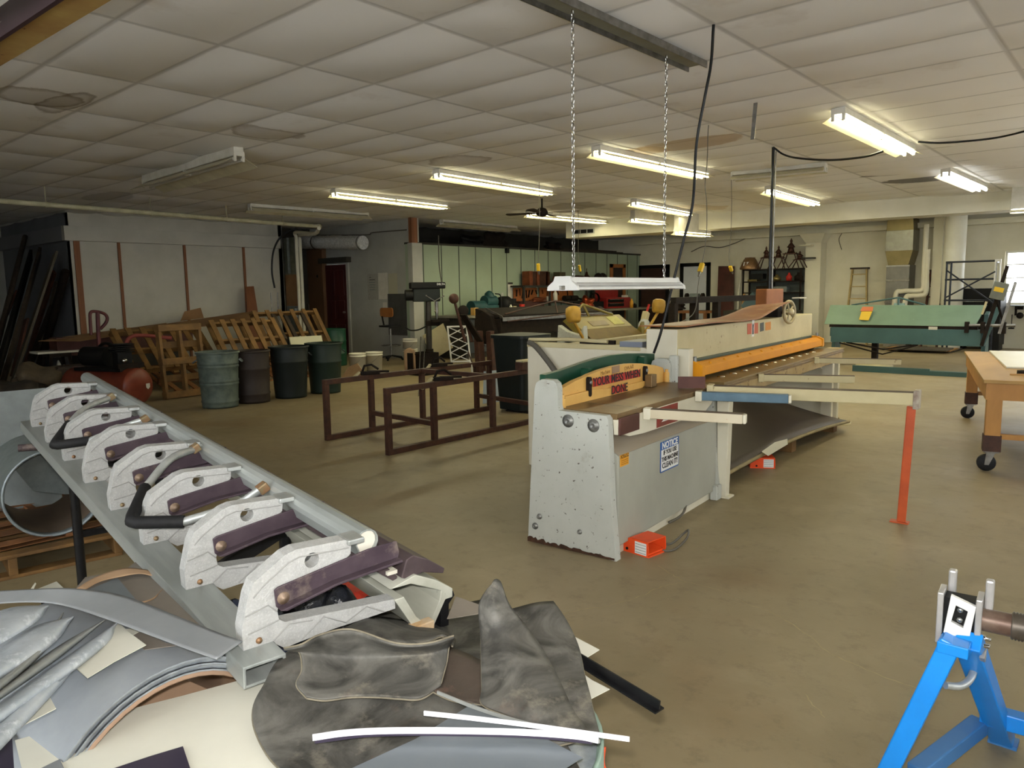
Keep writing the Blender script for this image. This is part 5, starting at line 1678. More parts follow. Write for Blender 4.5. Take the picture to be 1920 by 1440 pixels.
# cardboard
def xsheet(name, label, cat, pts, m, th=.006):
    vs = [onX(p[0], p[1], p[2]) for p in pts]
    nrm = (vs[1] - vs[0]).cross(vs[2] - vs[0]).normalized()
    n = len(vs)
    f = [tuple(range(n)), tuple(i + n for i in reversed(range(n)))] + [(i, (i + 1) % n, (i + 1) % n + n, i + n) for i in range(n)]
    return tag(MB().add(vs + [v - nrm * th for v in vs], f).build(name, m), label, cat)


xsheet('cardboard_sheet', 'long strip of tan cardboard lying along the tops of the pallets', 'cardboard', [(72, 640, -12.6), (120, 632, -12.9), (312, 606, -13.3), (313, 616, -12.6), (240, 626, -12.3), (150, 640, -12.2)], M['card'])
xsheet('cardboard_sheet', 'brown folded cardboard under the upright scrap, across the pallet tops', 'cardboard', [(308, 608, -13.6), (378, 598, -13.6), (474, 584, -13.5), (480, 606, -12.6), (400, 611, -12.6), (330, 617, -12.6)], M['card'])
xsheet('cardboard_scrap', 'small upright scrap of cardboard against the partition', 'cardboard', [(338, 602, -14.5), (346, 584, -14.5), (376, 577, -14.5), (382, 596, -14.5)], M['card'])
xsheet('brown_board', 'narrow brown board standing against the partition near the furnace', 'board', [(468, 668, -14.3), (460, 538, -14.75), (475, 537, -14.75), (496, 668, -14.3)], mat('brown hardwood board', '7a4c30', '6b4029', .6, ns=6, st=(1, 1, .1)), .02)
p = at(190, 720, 0)
tag(MB().box((-12.9, 3.9, .52), (-12.55, 6.0, .8)).build('maroon_beam', mat('maroon timber', '4d2d27', '41261f', .6, ns=6)), 'long maroon timber lying behind the pallet truck', 'timber')
tag(MB().box((-12.9, 4.2, 0), (-12.55, 5.8, .52)).build('timber_stack', M['dark_recess']), 'dark box carrying the maroon timber', 'box')


# ------------------------------------------------------------------ trash cans
def can(name, label, c, r0, r1, h, m, ribs=(), rim=.015, handles=True, hm=None, group=None, flare=0):
    t = thing(name, label, 'trash can', c, group=group)
    prof = [(0, .012), (r0 * .96, .012), (r0, 0), (r0 + .002, .03)]
    for z in ribs:
        rr = r0 + (r1 - r0) * z / h
        prof += [(rr, z - .018), (rr + .007, z - .008), (rr + .007, z + .008), (rr, z + .018)]
    prof += [(r1, h - .03)]
    MB().lathe(prof + [(r1, h), (r1 - .006, h), (r1 - .008, h - .05), (r0 - .01, .03), (0, .03)], c, Z3, 32).build('body', M[m], t)
    MB().lathe([(r1 - .004, h - .022), (r1 + rim, h - .018), (r1 + rim, h + .004), (r1 - .004, h + .008), (r1 - .004, h - .022)], c, Z3, 32).build('rim', M[m], t)
    if handles:
        for s in (-1, 1):
            d = V((.55 * s, .83 * s, 0))
            b = V(c) + d * (r1 + .004) + Z3 * (h * .82)
            e = V((-d.y, d.x, 0))
            MB().tube(spline([b - e * .07 + Z3 * .03, b - e * .06 + d * .035, b + e * .06 + d * .035, b + e * .07 + Z3 * .03], 4), .009, 6).build('handle', M[hm or m], t)
    return t


M['can_galv'] = mat('blotched galvanised can', '47514c', '5c665d', .55, .1, ns=9, na=(.35, .6), chips=('4c5348', 5, .56, .72))
M['can_brown'] = mat('dusty brown can', '332a25', '2b231f', .6, ns=6)
M['can_dark'] = mat('dark green black plastic', '141a18', '1a201d', .55, ns=7)
M['can_green'] = mat('dark green plastic', '17241d', '1d2a22', .55, ns=7)
can('trash_can', 'dented galvanised trash can, the palest in the row', (-8.95, 4.58, 0), .215, .25, .70, 'can_galv', (.08, .3, .34, .52, .56), hm='galv_dull')
can('trash_can', 'dusty rust brown trash can next to the galvanised one', (-8.98, 5.06, 0), .205, .225, .68, 'can_brown', (.12, .45), handles=False)
can('trash_can', 'black plastic trash can with grey grips, third in the row', (-8.98, 5.62, 0), .21, .255, .70, 'can_dark', (.5,), .02)
can('trash_can', 'dark green trash can at the row\'s right end', (-9.0, 6.2, 0), .21, .25, .71, 'can_green', (.45,), .02)
p = V((-12.3, 8.7, 0))
dt = can('steel_drum', 'green steel drum standing behind the pallets near the brown hardboard', p, .25, .25, .72, 'sh_green', (.24, .48), .006, False)
tag(dt, cat='drum')
a = onX(556, 650, -11.2)
sg = tag(MB().prism([(0, 0), (.62, 0), (.62, .17), (0, .17)], onX(546, 650, -11.3), V((.1, 1, 0)).normalized(), V((-.3, 0, 1)).normalized(), V((-.02, 0, 0))).build('sign_board', mat('cream sign board', 'b5b298', None, .6), bevel=.004), 'blank cream board with a grey rim leaning behind the black can', 'board')

# ------------------------------------------------------------------ furnace, foil duct and hardboard corner
fu = thing('furnace', 'dusty sheet metal furnace with a cardboard patch in the corner', 'furnace', (-14.75, 9.75, 0))
a, c = onX(522, 445, -14.5), onX(558, 600, -14.5)
fy = 9.38
MB().box((-14.98, fy, 0), (-14.5, c.y + .1, 1.15)).build('cabinet', M['galv_dull'], fu, bevel=.01)
MB().box((-14.98, fy, 1.15), (-14.52, c.y + .05, 1.85)).build('card_panel', M['card'], fu)
MB().box((-14.98, fy, 1.85), (-14.5, c.y + .05, 2.66)).build('plenum', mat('greenish galvanised plenum', '77796a', '66685a', .35, .6, ns=9), fu, bevel=.01)
for yy in (a.y + .22, a.y + .42):
    MB().box((-14.5, yy - .03, 1.87), (-14.485, yy + .03, 2.64)).build('stiffener', M['galv_dull'], fu)
MB().box((-14.5, a.y + .3, .9), (-14.48, c.y, 1.1)).build('dusty_panel', M['galv'], fu)
cord('furnace_cable', 'black cable looping over the furnace\'s left side', [onX(556, 428, -14.2), onX(540, 434, -14.3), onX(522, 450, -14.45), onX(512, 475, -14.5), onX(510, 510, -14.5), onX(515, 540, -14.48)], .022, M['cable'])
for k, (x, lab) in enumerate(((508, 'left of the thin steel pipes before the furnace'), (520, 'right of the thin steel pipes before the furnace'))):
    a, c = onX(x, 548, -14.35), onX(x + 2, 598, -14.35)
    tag(MB().cyl((a.x, a.y, .0), (a.x, a.y, a.z), .014, n=8).build('gas_pipe', M['steel']), lab, 'pipe', 'thin pipes by the furnace')
a, c = onY(566, 454, 10.1), onY(681, 455, 10.1)
fd = thing('foil_duct', 'crinkled silver foil duct running along the utility wall', 'duct', (a + c) / 2)
n = 60
pts, rs = [], []
rnd = random.Random(5)
for k in range(n + 1):
    pts.append(lerp(a, c, k / n))
    rs.append(.145 + .008 * (k % 2) + rnd.uniform(-.006, .006))
MB().tube(pts, rs, 20).build('sleeve', M['foil'], fd)
for t in (.25, .98):
    q = lerp(a, c, t)
    MB().lathe([(.155, -.02), (.16, 0), (.155, .02)], q, X3, 20).build('strap', M['chrome'], fd)
cord('wall_cable', 'dark cable strung along the utility wall above the foil duct', [onY(590, 441, 10.3), onY(640, 441, 10.4), onY(690, 440, 10.42), onY(700, 436, 10.42), onY(762, 431, 10.42)], .012, M['rope_grey'])
cord('wall_cable', 'dark cable dropping from the foil duct down the brown hardboard', [onY(568, 445, 10.33), onY(570, 500, 10.33), onY(574, 560, 10.33), onY(579, 575, 10.33), onY(580, 610, 10.33)], .012, M['rope_grey'])
# sheets on the wall beside the red door
def wall_sheet(name, label, cat, x0, y0, x1, y1, m, yy=10.495, th=.006):
    a, c = onY(x0, y0, yy), onY(x1, y1, yy)
    return tag(MB().box((a.x, yy - th, c.z), (c.x, yy, a.z)).build(name, m), label, cat)


p1 = wall_sheet('wall_notice', 'printed grey notice sheet beside the dark red door', 'notice', 689, 514, 709, 562, mat('printed notice', '8f8d82', 'a09e92', .7, ns=30))
q = onY(692, 518, 10.485)
for k in range(6):
    z = q.z - .02 - k * .055
    MB().box((q.x, 10.486, z - .012), (q.x + (.2 if k else .07), 10.488, z)).build('print_line', M['dark_recess'] if k < 2 else M['galv_dull'], p1)
wall_sheet('wall_paper', 'tall pale paper hanging right of the printed notice', 'paper', 709, 512, 728, 561, M['paper'])
wall_sheet('wall_paper', 'pale paper with a ragged lower edge, rightmost of the wall papers', 'paper', 728, 513, 746, 556, mat('yellowed paper', 'a9a48c', None, .8))
wall_sheet('wall_card', 'small pale card on the wall below the papers', 'card', 718, 567, 726, 577, M['paper'])
wall_sheet('wall_panel', 'dark grey panel fixed to the wall behind the stool', 'panel', 728, 551, 764, 629, mat('dark grey panel', '4b4a46', '403f3b', .6, ns=4), 10.49, .02)

# stool
c = at(734, 675, 0)
sto = thing('shop_stool', 'swivel stool with an orange wooden backrest by the wall', 'stool', c)
for k in range(5):
    a = 2 * PI * k / 5 + .3
    e = c + V((math.cos(a) * .28, math.sin(a) * .28, .05))
    MB().bar(c + Z3 * .1, e, .03, .025).build('leg', M['black'], sto)
    MB().ball(e - Z3 * .025, .025, n=8).build('caster', M['black'], sto)
MB().cyl(c + Z3 * .08, c + Z3 * .66, .022, n=12).build('column', M['steel'], sto)
MB().lathe([(.2, .30), (.215, .31), (.2, .32), (.19, .31), (.2, .30)], c, Z3, 24).build('foot_ring', M['steel'], sto)
for k in range(4):
    a = PI / 2 * k
    MB().bar(c + Z3 * .31, c + V((math.cos(a) * .2, math.sin(a) * .2, .31)), .012, .012).build('spoke', M['steel'], sto)
sc_ = c + Z3 * .70
MB().prism(rrect(.4, .38, .09, 5), sc_, X3, Y3, Z3 * .035).build('seat', M['black'], sto, bevel=.008)
MB().bar(sc_ + V((-.2, .0, .0)), sc_ + V((-.26, 0, .22)), .03, .02, Y3).build('back_post', M['black'], sto)
mbk = MB().prism(rrect(.42, .22, .06, 5), onY(726, 600, c.y) + V((0, 0, 0)), X3, Z3, Y3 * .02)
a0 = onY(726, 600, c.y - .1)
MB().prism(rrect(.42, .2, .06, 5), V((c.x - .18, c.y + .05, 1.0)), X3, Z3, Y3 * .02).build('backrest', mat('orange varnished plywood', '9a6130', '8a5529', .4, ns=6), sto, bevel=.005)

# buckets
def bucket(label, c, r0, r1, h, m='white_plastic', tilt=None, group='white plastic buckets'):
    t = thing('plastic_bucket', label, 'bucket', c, group=group)
    MB().lathe([(0, 0), (r0, 0), (r1 * .985, h - .06), (r1 + .006, h - .06), (r1 + .006, h - .045), (r1, h - .045), (r1, h - .02), (r1 + .006, h - .02), (r1 + .006, h), (r1 - .004, h), (r0 - .004, .01), (0, .01)], c, Z3, 28).build('body', M[m], t)
    MB().tube(spline([V(c) + V((r1, 0, h - .06)), V(c) + V((r1 * .7, -r1 * .75, h - .16)), V(c) + V((0, -r1 * 1.05, h - .2)), V(c) + V((-r1 * .7, -r1 * .75, h - .16)), V(c) + V((-r1, 0, h - .06))], 5), .003, 5).build('bail', M['steel'], t)
    return t


c = at(672, 700, 0)
bucket('white bucket on the floor, left of a touching pair', (c.x, c.y, 0), .13, .15, .36)
c2 = c + V((.13, .26, 0))
bucket('white bucket on the floor, right of a touching pair', (c2.x, c2.y, 0), .13, .15, .37)
c = at(770, 682, 0)
bucket('lower white bucket of a stack by the mint wall corner', (c.x, c.y, 0), .12, .14, .30)
bucket('upper white bucket stacked by the mint wall corner', (c.x, c.y, .30), .12, .14, .2)
# cardboard flap and rags beside the green can
c = at(655, 712, 0)
tag(MB().prism([(-.2, 0), (.25, -.05), (.3, .12), (-.05, .3), (-.22, .22)], c + Z3 * .02, X3, V((.3, .5, .8)).normalized(), V((.0, -.01, .0))).build('cardboard_flap', M['tan_card']), 'torn cardboard flap propped beside the dark green can', 'cardboard')
# ------------------------------------------------------------------ rusty steel rack in the middle of the floor
rk = thing('steel_rack', 'rust brown open steel rack standing in front of the trash cans', 'rack', (-5.48, 5.2, 0))
H, T = .565, .05
rack_y = {-5.98: [4.12, 4.66, 5.35, 6.2], -4.99: [4.06, 4.6, 5.4, 6.05]}
for x, ys in rack_y.items():
    MB().bar((x, ys[0] - T / 2, T / 2), (x, ys[-1] + .25, T / 2), T, T).build('bottom_rail', M['rust_steel'], rk, bevel=.003)
    MB().bar((x, ys[0] - T / 2, H), (x, ys[-1] + .25, H), T, T).build('top_rail', M['rust_steel'], rk, bevel=.003)
    for y in ys + [ys[-1] + .22]:
        MB().bar((x, y, T), (x, y, H - T / 2), T, T, X3).build('post', M['rust_steel'], rk, bevel=.003)
for (ya, yb, z) in ((4.66, 4.6, .2), (6.2, 6.05, .2), (5.35, 5.4, H)):
    MB().bar((-5.98, ya, z), (-4.99, yb, z), .045, .045).build('cross_tie', M['rust_steel'], rk, bevel=.003)


def clamp_tool(label, c, rot, m2='sh_cream'):
    t = thing('bar_clamp', label, 'clamp', c, rot)
    MB().box((-.09, -.03, 0), (.1, .03, .035)).build('jaw', M['iron'], t, True, .004)
    MB().bar((-.02, 0, .03), (.2, .05, .02), .04, .02).build('jaw', M['iron'], t, True, .003)
    MB().tube([(-.07, .02, .03), (-.05, .0, .09), (.02, -.01, .1), (.09, .02, .05)], .012, 6).build('lever', M['iron'], t, True)
    MB().bar((-.1, .0, .03), (-.22, -.06, -.06), .03, .02).build('handle', M[m2], t, True, .003)
    return t


zt = H + T / 2
clamp_tool('black clamp on the rack\'s back left corner, pale handle hanging', (-5.98, 4.65, zt), 60)
clamp_tool('black clamp at the middle of the rack\'s front rail', (-4.99, 4.72, zt), 65)
clamp_tool('black clamp on the back rail with a pale handle pointing up', (-5.98, 5.6, zt), 75)
bl_ = thing('block_tool', 'dark block with a pale slab near the rack\'s far front end', 'block', (-4.99, 5.85, zt))
MB().box((-.05, -.04, 0), (.05, .06, .08)).build('block', M['rust_steel'], bl_, True, .003)
MB().box((-.05, -.03, .08), (.05, .16, .1)).build('slab', M['sh_cream'], bl_, True, .003)
a = onX(988, 690, -5.98)
tag(MB().tube([V((-5.98, 6.1, zt + .01)), V((-5.96, 6.1, zt - .03)), V((-5.955, 6.11, zt - .16))], .012, 6).build('rag_strip', M['paper']), 'pale strip of rag hanging over the rack\'s back rail', 'rag')

# ------------------------------------------------------------------ dark wheeled bin and leaning panels behind the small shear
c = at(978, 768, 0)
wb = thing('wheeled_bin', 'big black green bin behind the small shear\'s left end', 'trash can', (c.x, c.y, 0))
prof = rrect(.5, .5, .08, 4)
def loft(mb, secs):
    n = len(secs[0][0])
    vs = [V((p[0], p[1], z)) + V((c.x, c.y, 0)) for pr, z in secs for p in pr]
    fs = [[i * n + k, i * n + (k + 1) % n, (i + 1) * n + (k + 1) % n, (i + 1) * n + k] for i in range(len(secs) - 1) for k in range(n)]
    fs += [list(reversed(range(n))), [(len(secs) - 1) * n + k for k in range(n)]]
    return mb.add(vs, fs, False)
loft(MB(), [(rrect(.4, .4, .06, 4), .02), (rrect(.5, .5, .07, 4), .86)]).build('body', M['can_dark'], wb, bevel=.005)
loft(MB(), [(rrect(.56, .56, .09, 4), .86), (rrect(.56, .56, .09, 4), .9), (rrect(.3, .3, .09, 4), .915)]).build('lid', M['can_dark'], wb, bevel=.004)
a, b2 = at(905, 757, 0), at(945, 752, 0)
d = (b2 - a)
d.z = 0
tag(MB().prism([(0, 0), (.42, 0), (.46, .42), (.03, .42)], a, d.normalized(), V((-.15, .15, .95)), V((.004, -.004, 0))).build('metal_sheet', mat('pale blue grey sheet', '7f8992', '8a949c', .5, .2, ns=3)), 'pale blue grey sheet leaning under the far end of the rusty rack', 'panel')
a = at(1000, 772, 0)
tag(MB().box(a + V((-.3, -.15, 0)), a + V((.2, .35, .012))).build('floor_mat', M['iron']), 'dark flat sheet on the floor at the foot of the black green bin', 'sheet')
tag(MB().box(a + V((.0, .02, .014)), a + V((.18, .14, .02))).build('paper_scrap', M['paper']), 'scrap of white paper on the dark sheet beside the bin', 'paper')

# ------------------------------------------------------------------ black cornice brake with ball weights
kb = thing('folding_brake', 'old black folding brake with ball counterweights before the workbench', 'machine', (-8.5, 9.4, 0))
Y_a, Y_b = 9.3, 12.6
Xf = -8.45
def kx(px, py, X=Xf):
    return onX(px, py, X)
for (px, w) in ((925, .14), (902, .12)):
    t_, b_ = kx(917 if px == 925 else 903, 640), at(px, 703, 0)
    MB().bar((b_.x, b_.y, 0), (b_.x, b_.y - .05, .75), .15, w, X3, .12, .11).build('leg', M['rust_steel'], kb, bevel=.01)
for y in (Y_b - .2,):
    MB().box((Xf - .1, y - .08, 0), (Xf + .1, y + .08, .75)).build('leg', M['rust_steel'], kb, bevel=.01)
MB().box((Xf - .12, Y_a, .66), (Xf + .08, Y_b, .95)).build('bed_beam', M['iron'], kb, bevel=.006)
MB().prism([(-.35, .55), (.1, .5), (.14, .72), (.05, 1.0), (-.12, 1.08), (-.32, .95)], (Xf - .1, Y_a - .12, 0), X3, Z3, Y3 * .1).build('end_casting', M['iron'], kb, bevel=.01)
MB().prism([(-.35, .55), (.1, .5), (.14, .72), (.05, 1.0), (-.12, 1.08), (-.32, .95)], (Xf - .1, Y_b, 0), X3, Z3, Y3 * .1).build('end_casting', M['iron'], kb, bevel=.01)
MB().prism([(-.5, .93), (-.1, .95), (.06, .97), (.06, 1.0), (-.14, 1.04), (-.5, 1.12)], (Xf - .02, Y_a, 0), X3, Z3, Y3 * (Y_b - Y_a)).build('upper_jaw', M['iron'], kb, bevel=.005)
MB().bar((Xf + .09, Y_a, .965), (Xf + .09, Y_b, .965), .06, .012).bar((Xf + .12, Y_a, .935), (Xf + .12, Y_b, .935), .012, .06).build('angle_edge', M['steel'], kb)
# truss rods
yA, yB = Y_a, Y_b
MB().tube([(Xf + .0, yA + .2, 1.02), (Xf - .05, (yA + yB) / 2, 1.22), (Xf + .0, yB - .1, 1.02)], .014, 6).build('truss_rod', M['rust_steel'], kb)
MB().tube([(Xf + .14, yA + .1, .9), (Xf + .2, (yA + yB) / 2, .98), (Xf + .14, yB - .1, .9)], .012, 6).build('truss_rod', M['rust_steel'], kb)
MB().bar((Xf - .3, yA + .02, 1.12), (Xf + .1, yA + .02, .97), .012, .04).build('end_stay', M['steel'], kb)
MB().bar((Xf + .02, (yA + yB) / 2, .97), (Xf - .05, (yA + yB) / 2, 1.22), .03, .012).build('truss_post', M['rust_steel'], kb)
for (px, py, r_, ex, ey) in ((851, 560, .083, 872, 640), (868, 583, .075, 885, 640)):
    b_ = kx(px, py, Xf - .1)
    e = kx(ex, ey, Xf - .1)
    if px == 851:
        MB().ball(b_, r_, n=20).build('ball_weight', M['rust_steel'], kb)
    else:
        MB().lathe([(0, 0), (.06, .0), (.09, .015), (.09, .03), (.06, .045), (0, .045)], b_, V((.8, -.5, .2)), 20).build('disc_weight', M['iron'], kb)
    MB().cyl(b_, e, .022, .028, n=10).build('weight_arm', M['rust_steel'], kb)
MB().bar(kx(868, 590, Xf), kx(900, 640, Xf), .14, .03, Y3).build('side_lever', M['iron'], kb, bevel=.006)
for (a, b_) in (((1138 - 200, 690), (1105 - 200, 700)),):
    pass
MB().tube([at(878, 660, .25), at(893, 702, .0)], .014, 6).build('floor_stay', M['rust_steel'], kb)
MB().tube([V((Xf + .1, Y_a + .5, .7)), V((Xf + .25, Y_a + .15, 0))], .014, 6).build('floor_stay', M['rust_steel'], kb)

# ------------------------------------------------------------------ drill press
c = at(806, 690, 0)
dp = thing('drill_press', 'black floor drill press against the pale green wall', 'drill press', (c.x, c.y, 0))
Yd = c.y
MB().prism(rrect(.42, .5, .06, 4), c, X3, Y3, Z3 * .07).build('base', M['iron'], dp, bevel=.01)
MB().cyl(c + Z3 * .07, c + Z3 * 1.42, .055, n=18).build('column', mat('oily column steel', '3a3631', '2b2825', .5, .3, ns=6), dp)
MB().cyl(c + Z3 * .07, c + Z3 * .36, .085, .075, n=18).build('column_flange', M['iron'], dp)
e = V((.55, .83, 0)).normalized()
MB().bar(c + Z3 * 1.36 - e * .28, c + Z3 * 1.36 + e * .22, .2, .24).build('head', mat('dark green grey machine paint', '1a1f1d', '161a18', .6, ns=5), dp, bevel=.02)
MB().bar(c + Z3 * 1.535 - e * .33, c + Z3 * 1.535 + e * .32, .26, .12, Z3, .22, .12).build('belt_cover', M['black'], dp, bevel=.02)
q = c + Z3 * 1.555 + e * .26
sdir = e.cross(Z3).normalized()
tgt = CAM - q
tgt.z = 0
sd_ = sdir if sdir.dot(tgt) > 0 else -sdir
text_mesh('DELTA', .05, M['sign_white'], 'lettering', dp, plane_M(q + sd_ * .116 - e * .03, e if e.cross(Z3).dot(sd_) > 0 else -e, Z3), bold=.001)
MB().cyl(c + Z3 * 1.36 - e * .42, c + Z3 * 1.36 - e * .28, .1, n=20).build('motor', M['black'], dp)
s0 = c + e * .16
MB().cyl(s0 + Z3 * 1.02, s0 + Z3 * 1.25, .032, n=12).cyl(s0 + Z3 * .94, s0 + Z3 * 1.02, .024, .03, n=12).build('quill', M['steel'], dp)
MB().cyl(s0 + Z3 * .80, s0 + Z3 * .94, .008, n=8).build('drill_bit', M['steel'], dp)
for k in range(3):
    a = 2 * PI * k / 3 + .5
    u = Z3 * math.sin(a) + e * math.cos(a)
    b_ = c + e * .1 + Z3 * 1.25 + sd_ * .15
    MB().cyl(b_, b_ + u * .18 + sd_ * .04, .008, n=8).ball(b_ + u * .19 + sd_ * .04, .018, n=8).build('feed_handle', M['steel'], dp)
MB().prism(rrect(.34, .34, .03, 3), c + e * .2 + Z3 * .86, e, sd_, Z3 * .045).build('table', M['iron'], dp, bevel=.004)
MB().bar(c + Z3 * .84 - e * .05, c + Z3 * .84 + e * .2, .12, .1).build('table_bracket', M['iron'], dp, bevel=.01)
MB().tube(spline([c + Z3 * .78 - e * .05, c + Z3 * .72 - e * .2, c + Z3 * .72 - e * .35, c + Z3 * .78 - e * .44], 5), .014, 8).build('crank_cable', M['black'], dp)
# box with paper by the drill press
c = at(793, 702, 0)
bx = thing('scrap_box', 'dark scrap box with crumpled paper spilling over, beside the drill press', 'box', (c.x, c.y, 0))
n = 0
MB().prism([(-.2, -.2), (.2, -.2), (.2, .2), (-.2, .2)], c, X3, Y3, Z3 * .38, [[(-.18, -.18), (.18, -.18), (.18, .18), (-.18, .18)]]).box(c + V((-.18, -.18, .0)), c + V((.18, .18, .02))).build('body', M['iron'], bx)
def crum(u, v):
    return c + V((-.2 + .42 * u, -.24 + .12 * math.sin(u * 5), .42 - .3 * v + .05 * math.sin(u * 11 + v * 5)))
tag(MB().sheet(crum, 12, 10, .003).build('brown_paper', M['tan_card']), 'crumpled brown paper hanging over the dark scrap box', 'paper')
for k, (px, py, px2, py2) in enumerate(((783, 655, 789, 632), (790, 652, 797, 634))):
    a, b_ = at(px, 690, .4), onY(px2, py2, c.y + .1)
    tag(MB().cyl(V((a.x, a.y, .02)), b_, .008, n=6).build('steel_rod', M['chrome']), ('left' if k == 0 else 'right') + ' of two bright rods standing in the dark scrap box', 'rod')
# leaning white grille, shutter panels, extinguisher
a = at(845, 680, 0)
gl = thing('white_grille', 'white diamond pattern metal grille leaning behind the drill press', 'grille', (a.x, a.y, 0))
u = V((.55, .8, 0)).normalized()
w = V((-.22, .1, .95)).normalized()
MB().prism([(0, 0), (.42, 0), (.42, .75), (0, .75)], a, u, w, u.cross(w) * .02, [[(.03, .03), (.39, .03), (.39, .72), (.03, .72)]]).build('frame', M['white_metal'], gl)
lt = MB()
for k in range(4):
    for s in (0, 1):
        p0, p1 = ((.03, .03 + k * .175), (.39, .2 + k * .175)) if s == 0 else ((.39, .03 + k * .175), (.03, .2 + k * .175))
        lt.bar(a + u * p0[0] + w * p0[1], a + u * p1[0] + w * p1[1], .012, .018)
lt.build('lattice', M['white_metal'], gl)
a = at(818, 676, 0)
sp = MB().prism([(0, 0), (.5, 0), (.5, .55), (0, .55)], a + V((.0, -.1, .02)), V((.6, .5, .45)).normalized(), V((-.4, -.1, .9)).normalized(), V((-.02, .01, 0)))
tag(sp.build('shutter_panel', M['sh_cream'], bevel=.004), 'tilted cream panel propped between the drill press and the white grille', 'panel')
a = onX(805, 650, -11.7)
ex = thing('fire_extinguisher', 'small red extinguisher standing low by the pale green wall', 'extinguisher', (a.x, a.y, .0))
MB().lathe([(0, .0), (.06, .0), (.065, .02), (.065, .34), (.03, .4), (.02, .43), (0, .43)], (a.x, a.y, 0), Z3, 16).build('cylinder', mat('dull red cylinder', '6b2f28', None, .4), ex)
MB().bar(V((a.x - .02, a.y, .45)), V((a.x + .08, a.y, .47)), .03, .03).build('valve', M['black'], ex)

# ------------------------------------------------------------------ long bench on the green wall
bn = thing('workbench', 'long workbench with a dark front along the pale green wall', 'bench', (-11.4, 14.6, 0))
MB().box((-11.87, 10.95, .86), (-10.85, 18.6, .91)).build('worktop', mat('dusty grey bench top', '7b7768', '6b675a', .6, ns=4), bn, bevel=.004)
for k in range(3):
    z = .12 + k * .25
    d_ = MB().box((-10.98, 11.1, z), (-10.94, 12.4, z + .22)).build('drawer', mat('grey blue drawer', '3a3f42', '33373a', .5, ns=5) if k == 0 else bpy.data.materials['grey blue drawer'], bn, bevel=.006)
    MB().bar((-10.925, 11.6, z + .15), (-10.925, 11.9, z + .15), .02, .02).build('pull', M['steel'], d_)
MB().box((-11.85, 11.08, 0), (-10.98, 12.42, .86)).build('drawer_case', M['dark_recess'], bn)
MB().box((-11.85, 12.42, .1), (-11.1, 18.5, .15)).build('lower_shelf', M['dark_wood'], bn)
MB().box((-11.86, 12.42, 0), (-11.8, 18.5, .86)).build('back_board', M['dark_recess'], bn)
for y in (13.4, 15, 16.6, 18.4):
    MB().box((-11.05, y - .05, 0), (-10.95, y + .05, .86)).build('leg', M['dark_wood'], bn, bevel=.004)


def on_bench(px, py, X=-11.35):
    p = onX(px, py, X)
    return V((X, p.y, .911))


M['teal'] = mat('teal machine paint', '23484a', '1c3b3d', .45, ns=6)
b_ = on_bench(895, 590)
g = thing('bench_motor', 'teal electric motor unit on the bench, the largest teal machine', 'motor', b_)
MB().cyl(b_ + V((0, -.2, .16)), b_ + V((0, .2, .16)), .14, n=20).build('housing', M['teal'], g)
MB().box(b_ + V((-.14, -.18, 0)), b_ + V((.14, .18, .06))).build('foot', M['teal'], g, bevel=.006)
b_ = on_bench(915, 588)
g = thing('bench_pump', 'teal pump with a domed top, standing right of the teal motor', 'pump', b_)
MB().box(b_ + V((-.12, -.2, 0)), b_ + V((.12, .25, .2))).build('body', M['teal'], g, bevel=.02)
MB().cyl(b_ + V((0, -.12, .28)), b_ + V((0, .22, .28)), .13, n=18).build('cylinder', M['teal'], g)
MB().lathe([(.12, 0), (.1, .08), (.04, .13), (0, .14)], b_ + V((0, .05, .38)), Z3, 16).build('dome', M['teal'], g)
MB().tube(spline([b_ + V((.05, .2, .45)), b_ + V((.08, .34, .4)), b_ + V((.08, .36, .1))], 5), .015, 6).build('hose', M['cable'], g)
b_ = on_bench(948, 586)
g = thing('small_engine', 'black small engine sitting on the bench right of the teal pump', 'engine', b_)
MB().lathe([(.0, -.2), (.17, -.2), (.19, -.1), (.19, .05), (.12, .12), (0, .13)], b_ + V((0, 0, .2)), Y3, 18).build('shroud', M['black'], g)
MB().box(b_ + V((-.13, .08, 0)), b_ + V((.13, .38, .22))).build('crankcase', M['iron'], g, bevel=.02)
MB().cyl(b_ + V((0, .25, .22)), b_ + V((0, .25, .33)), .09, n=14).build('air_filter', M['black'], g)
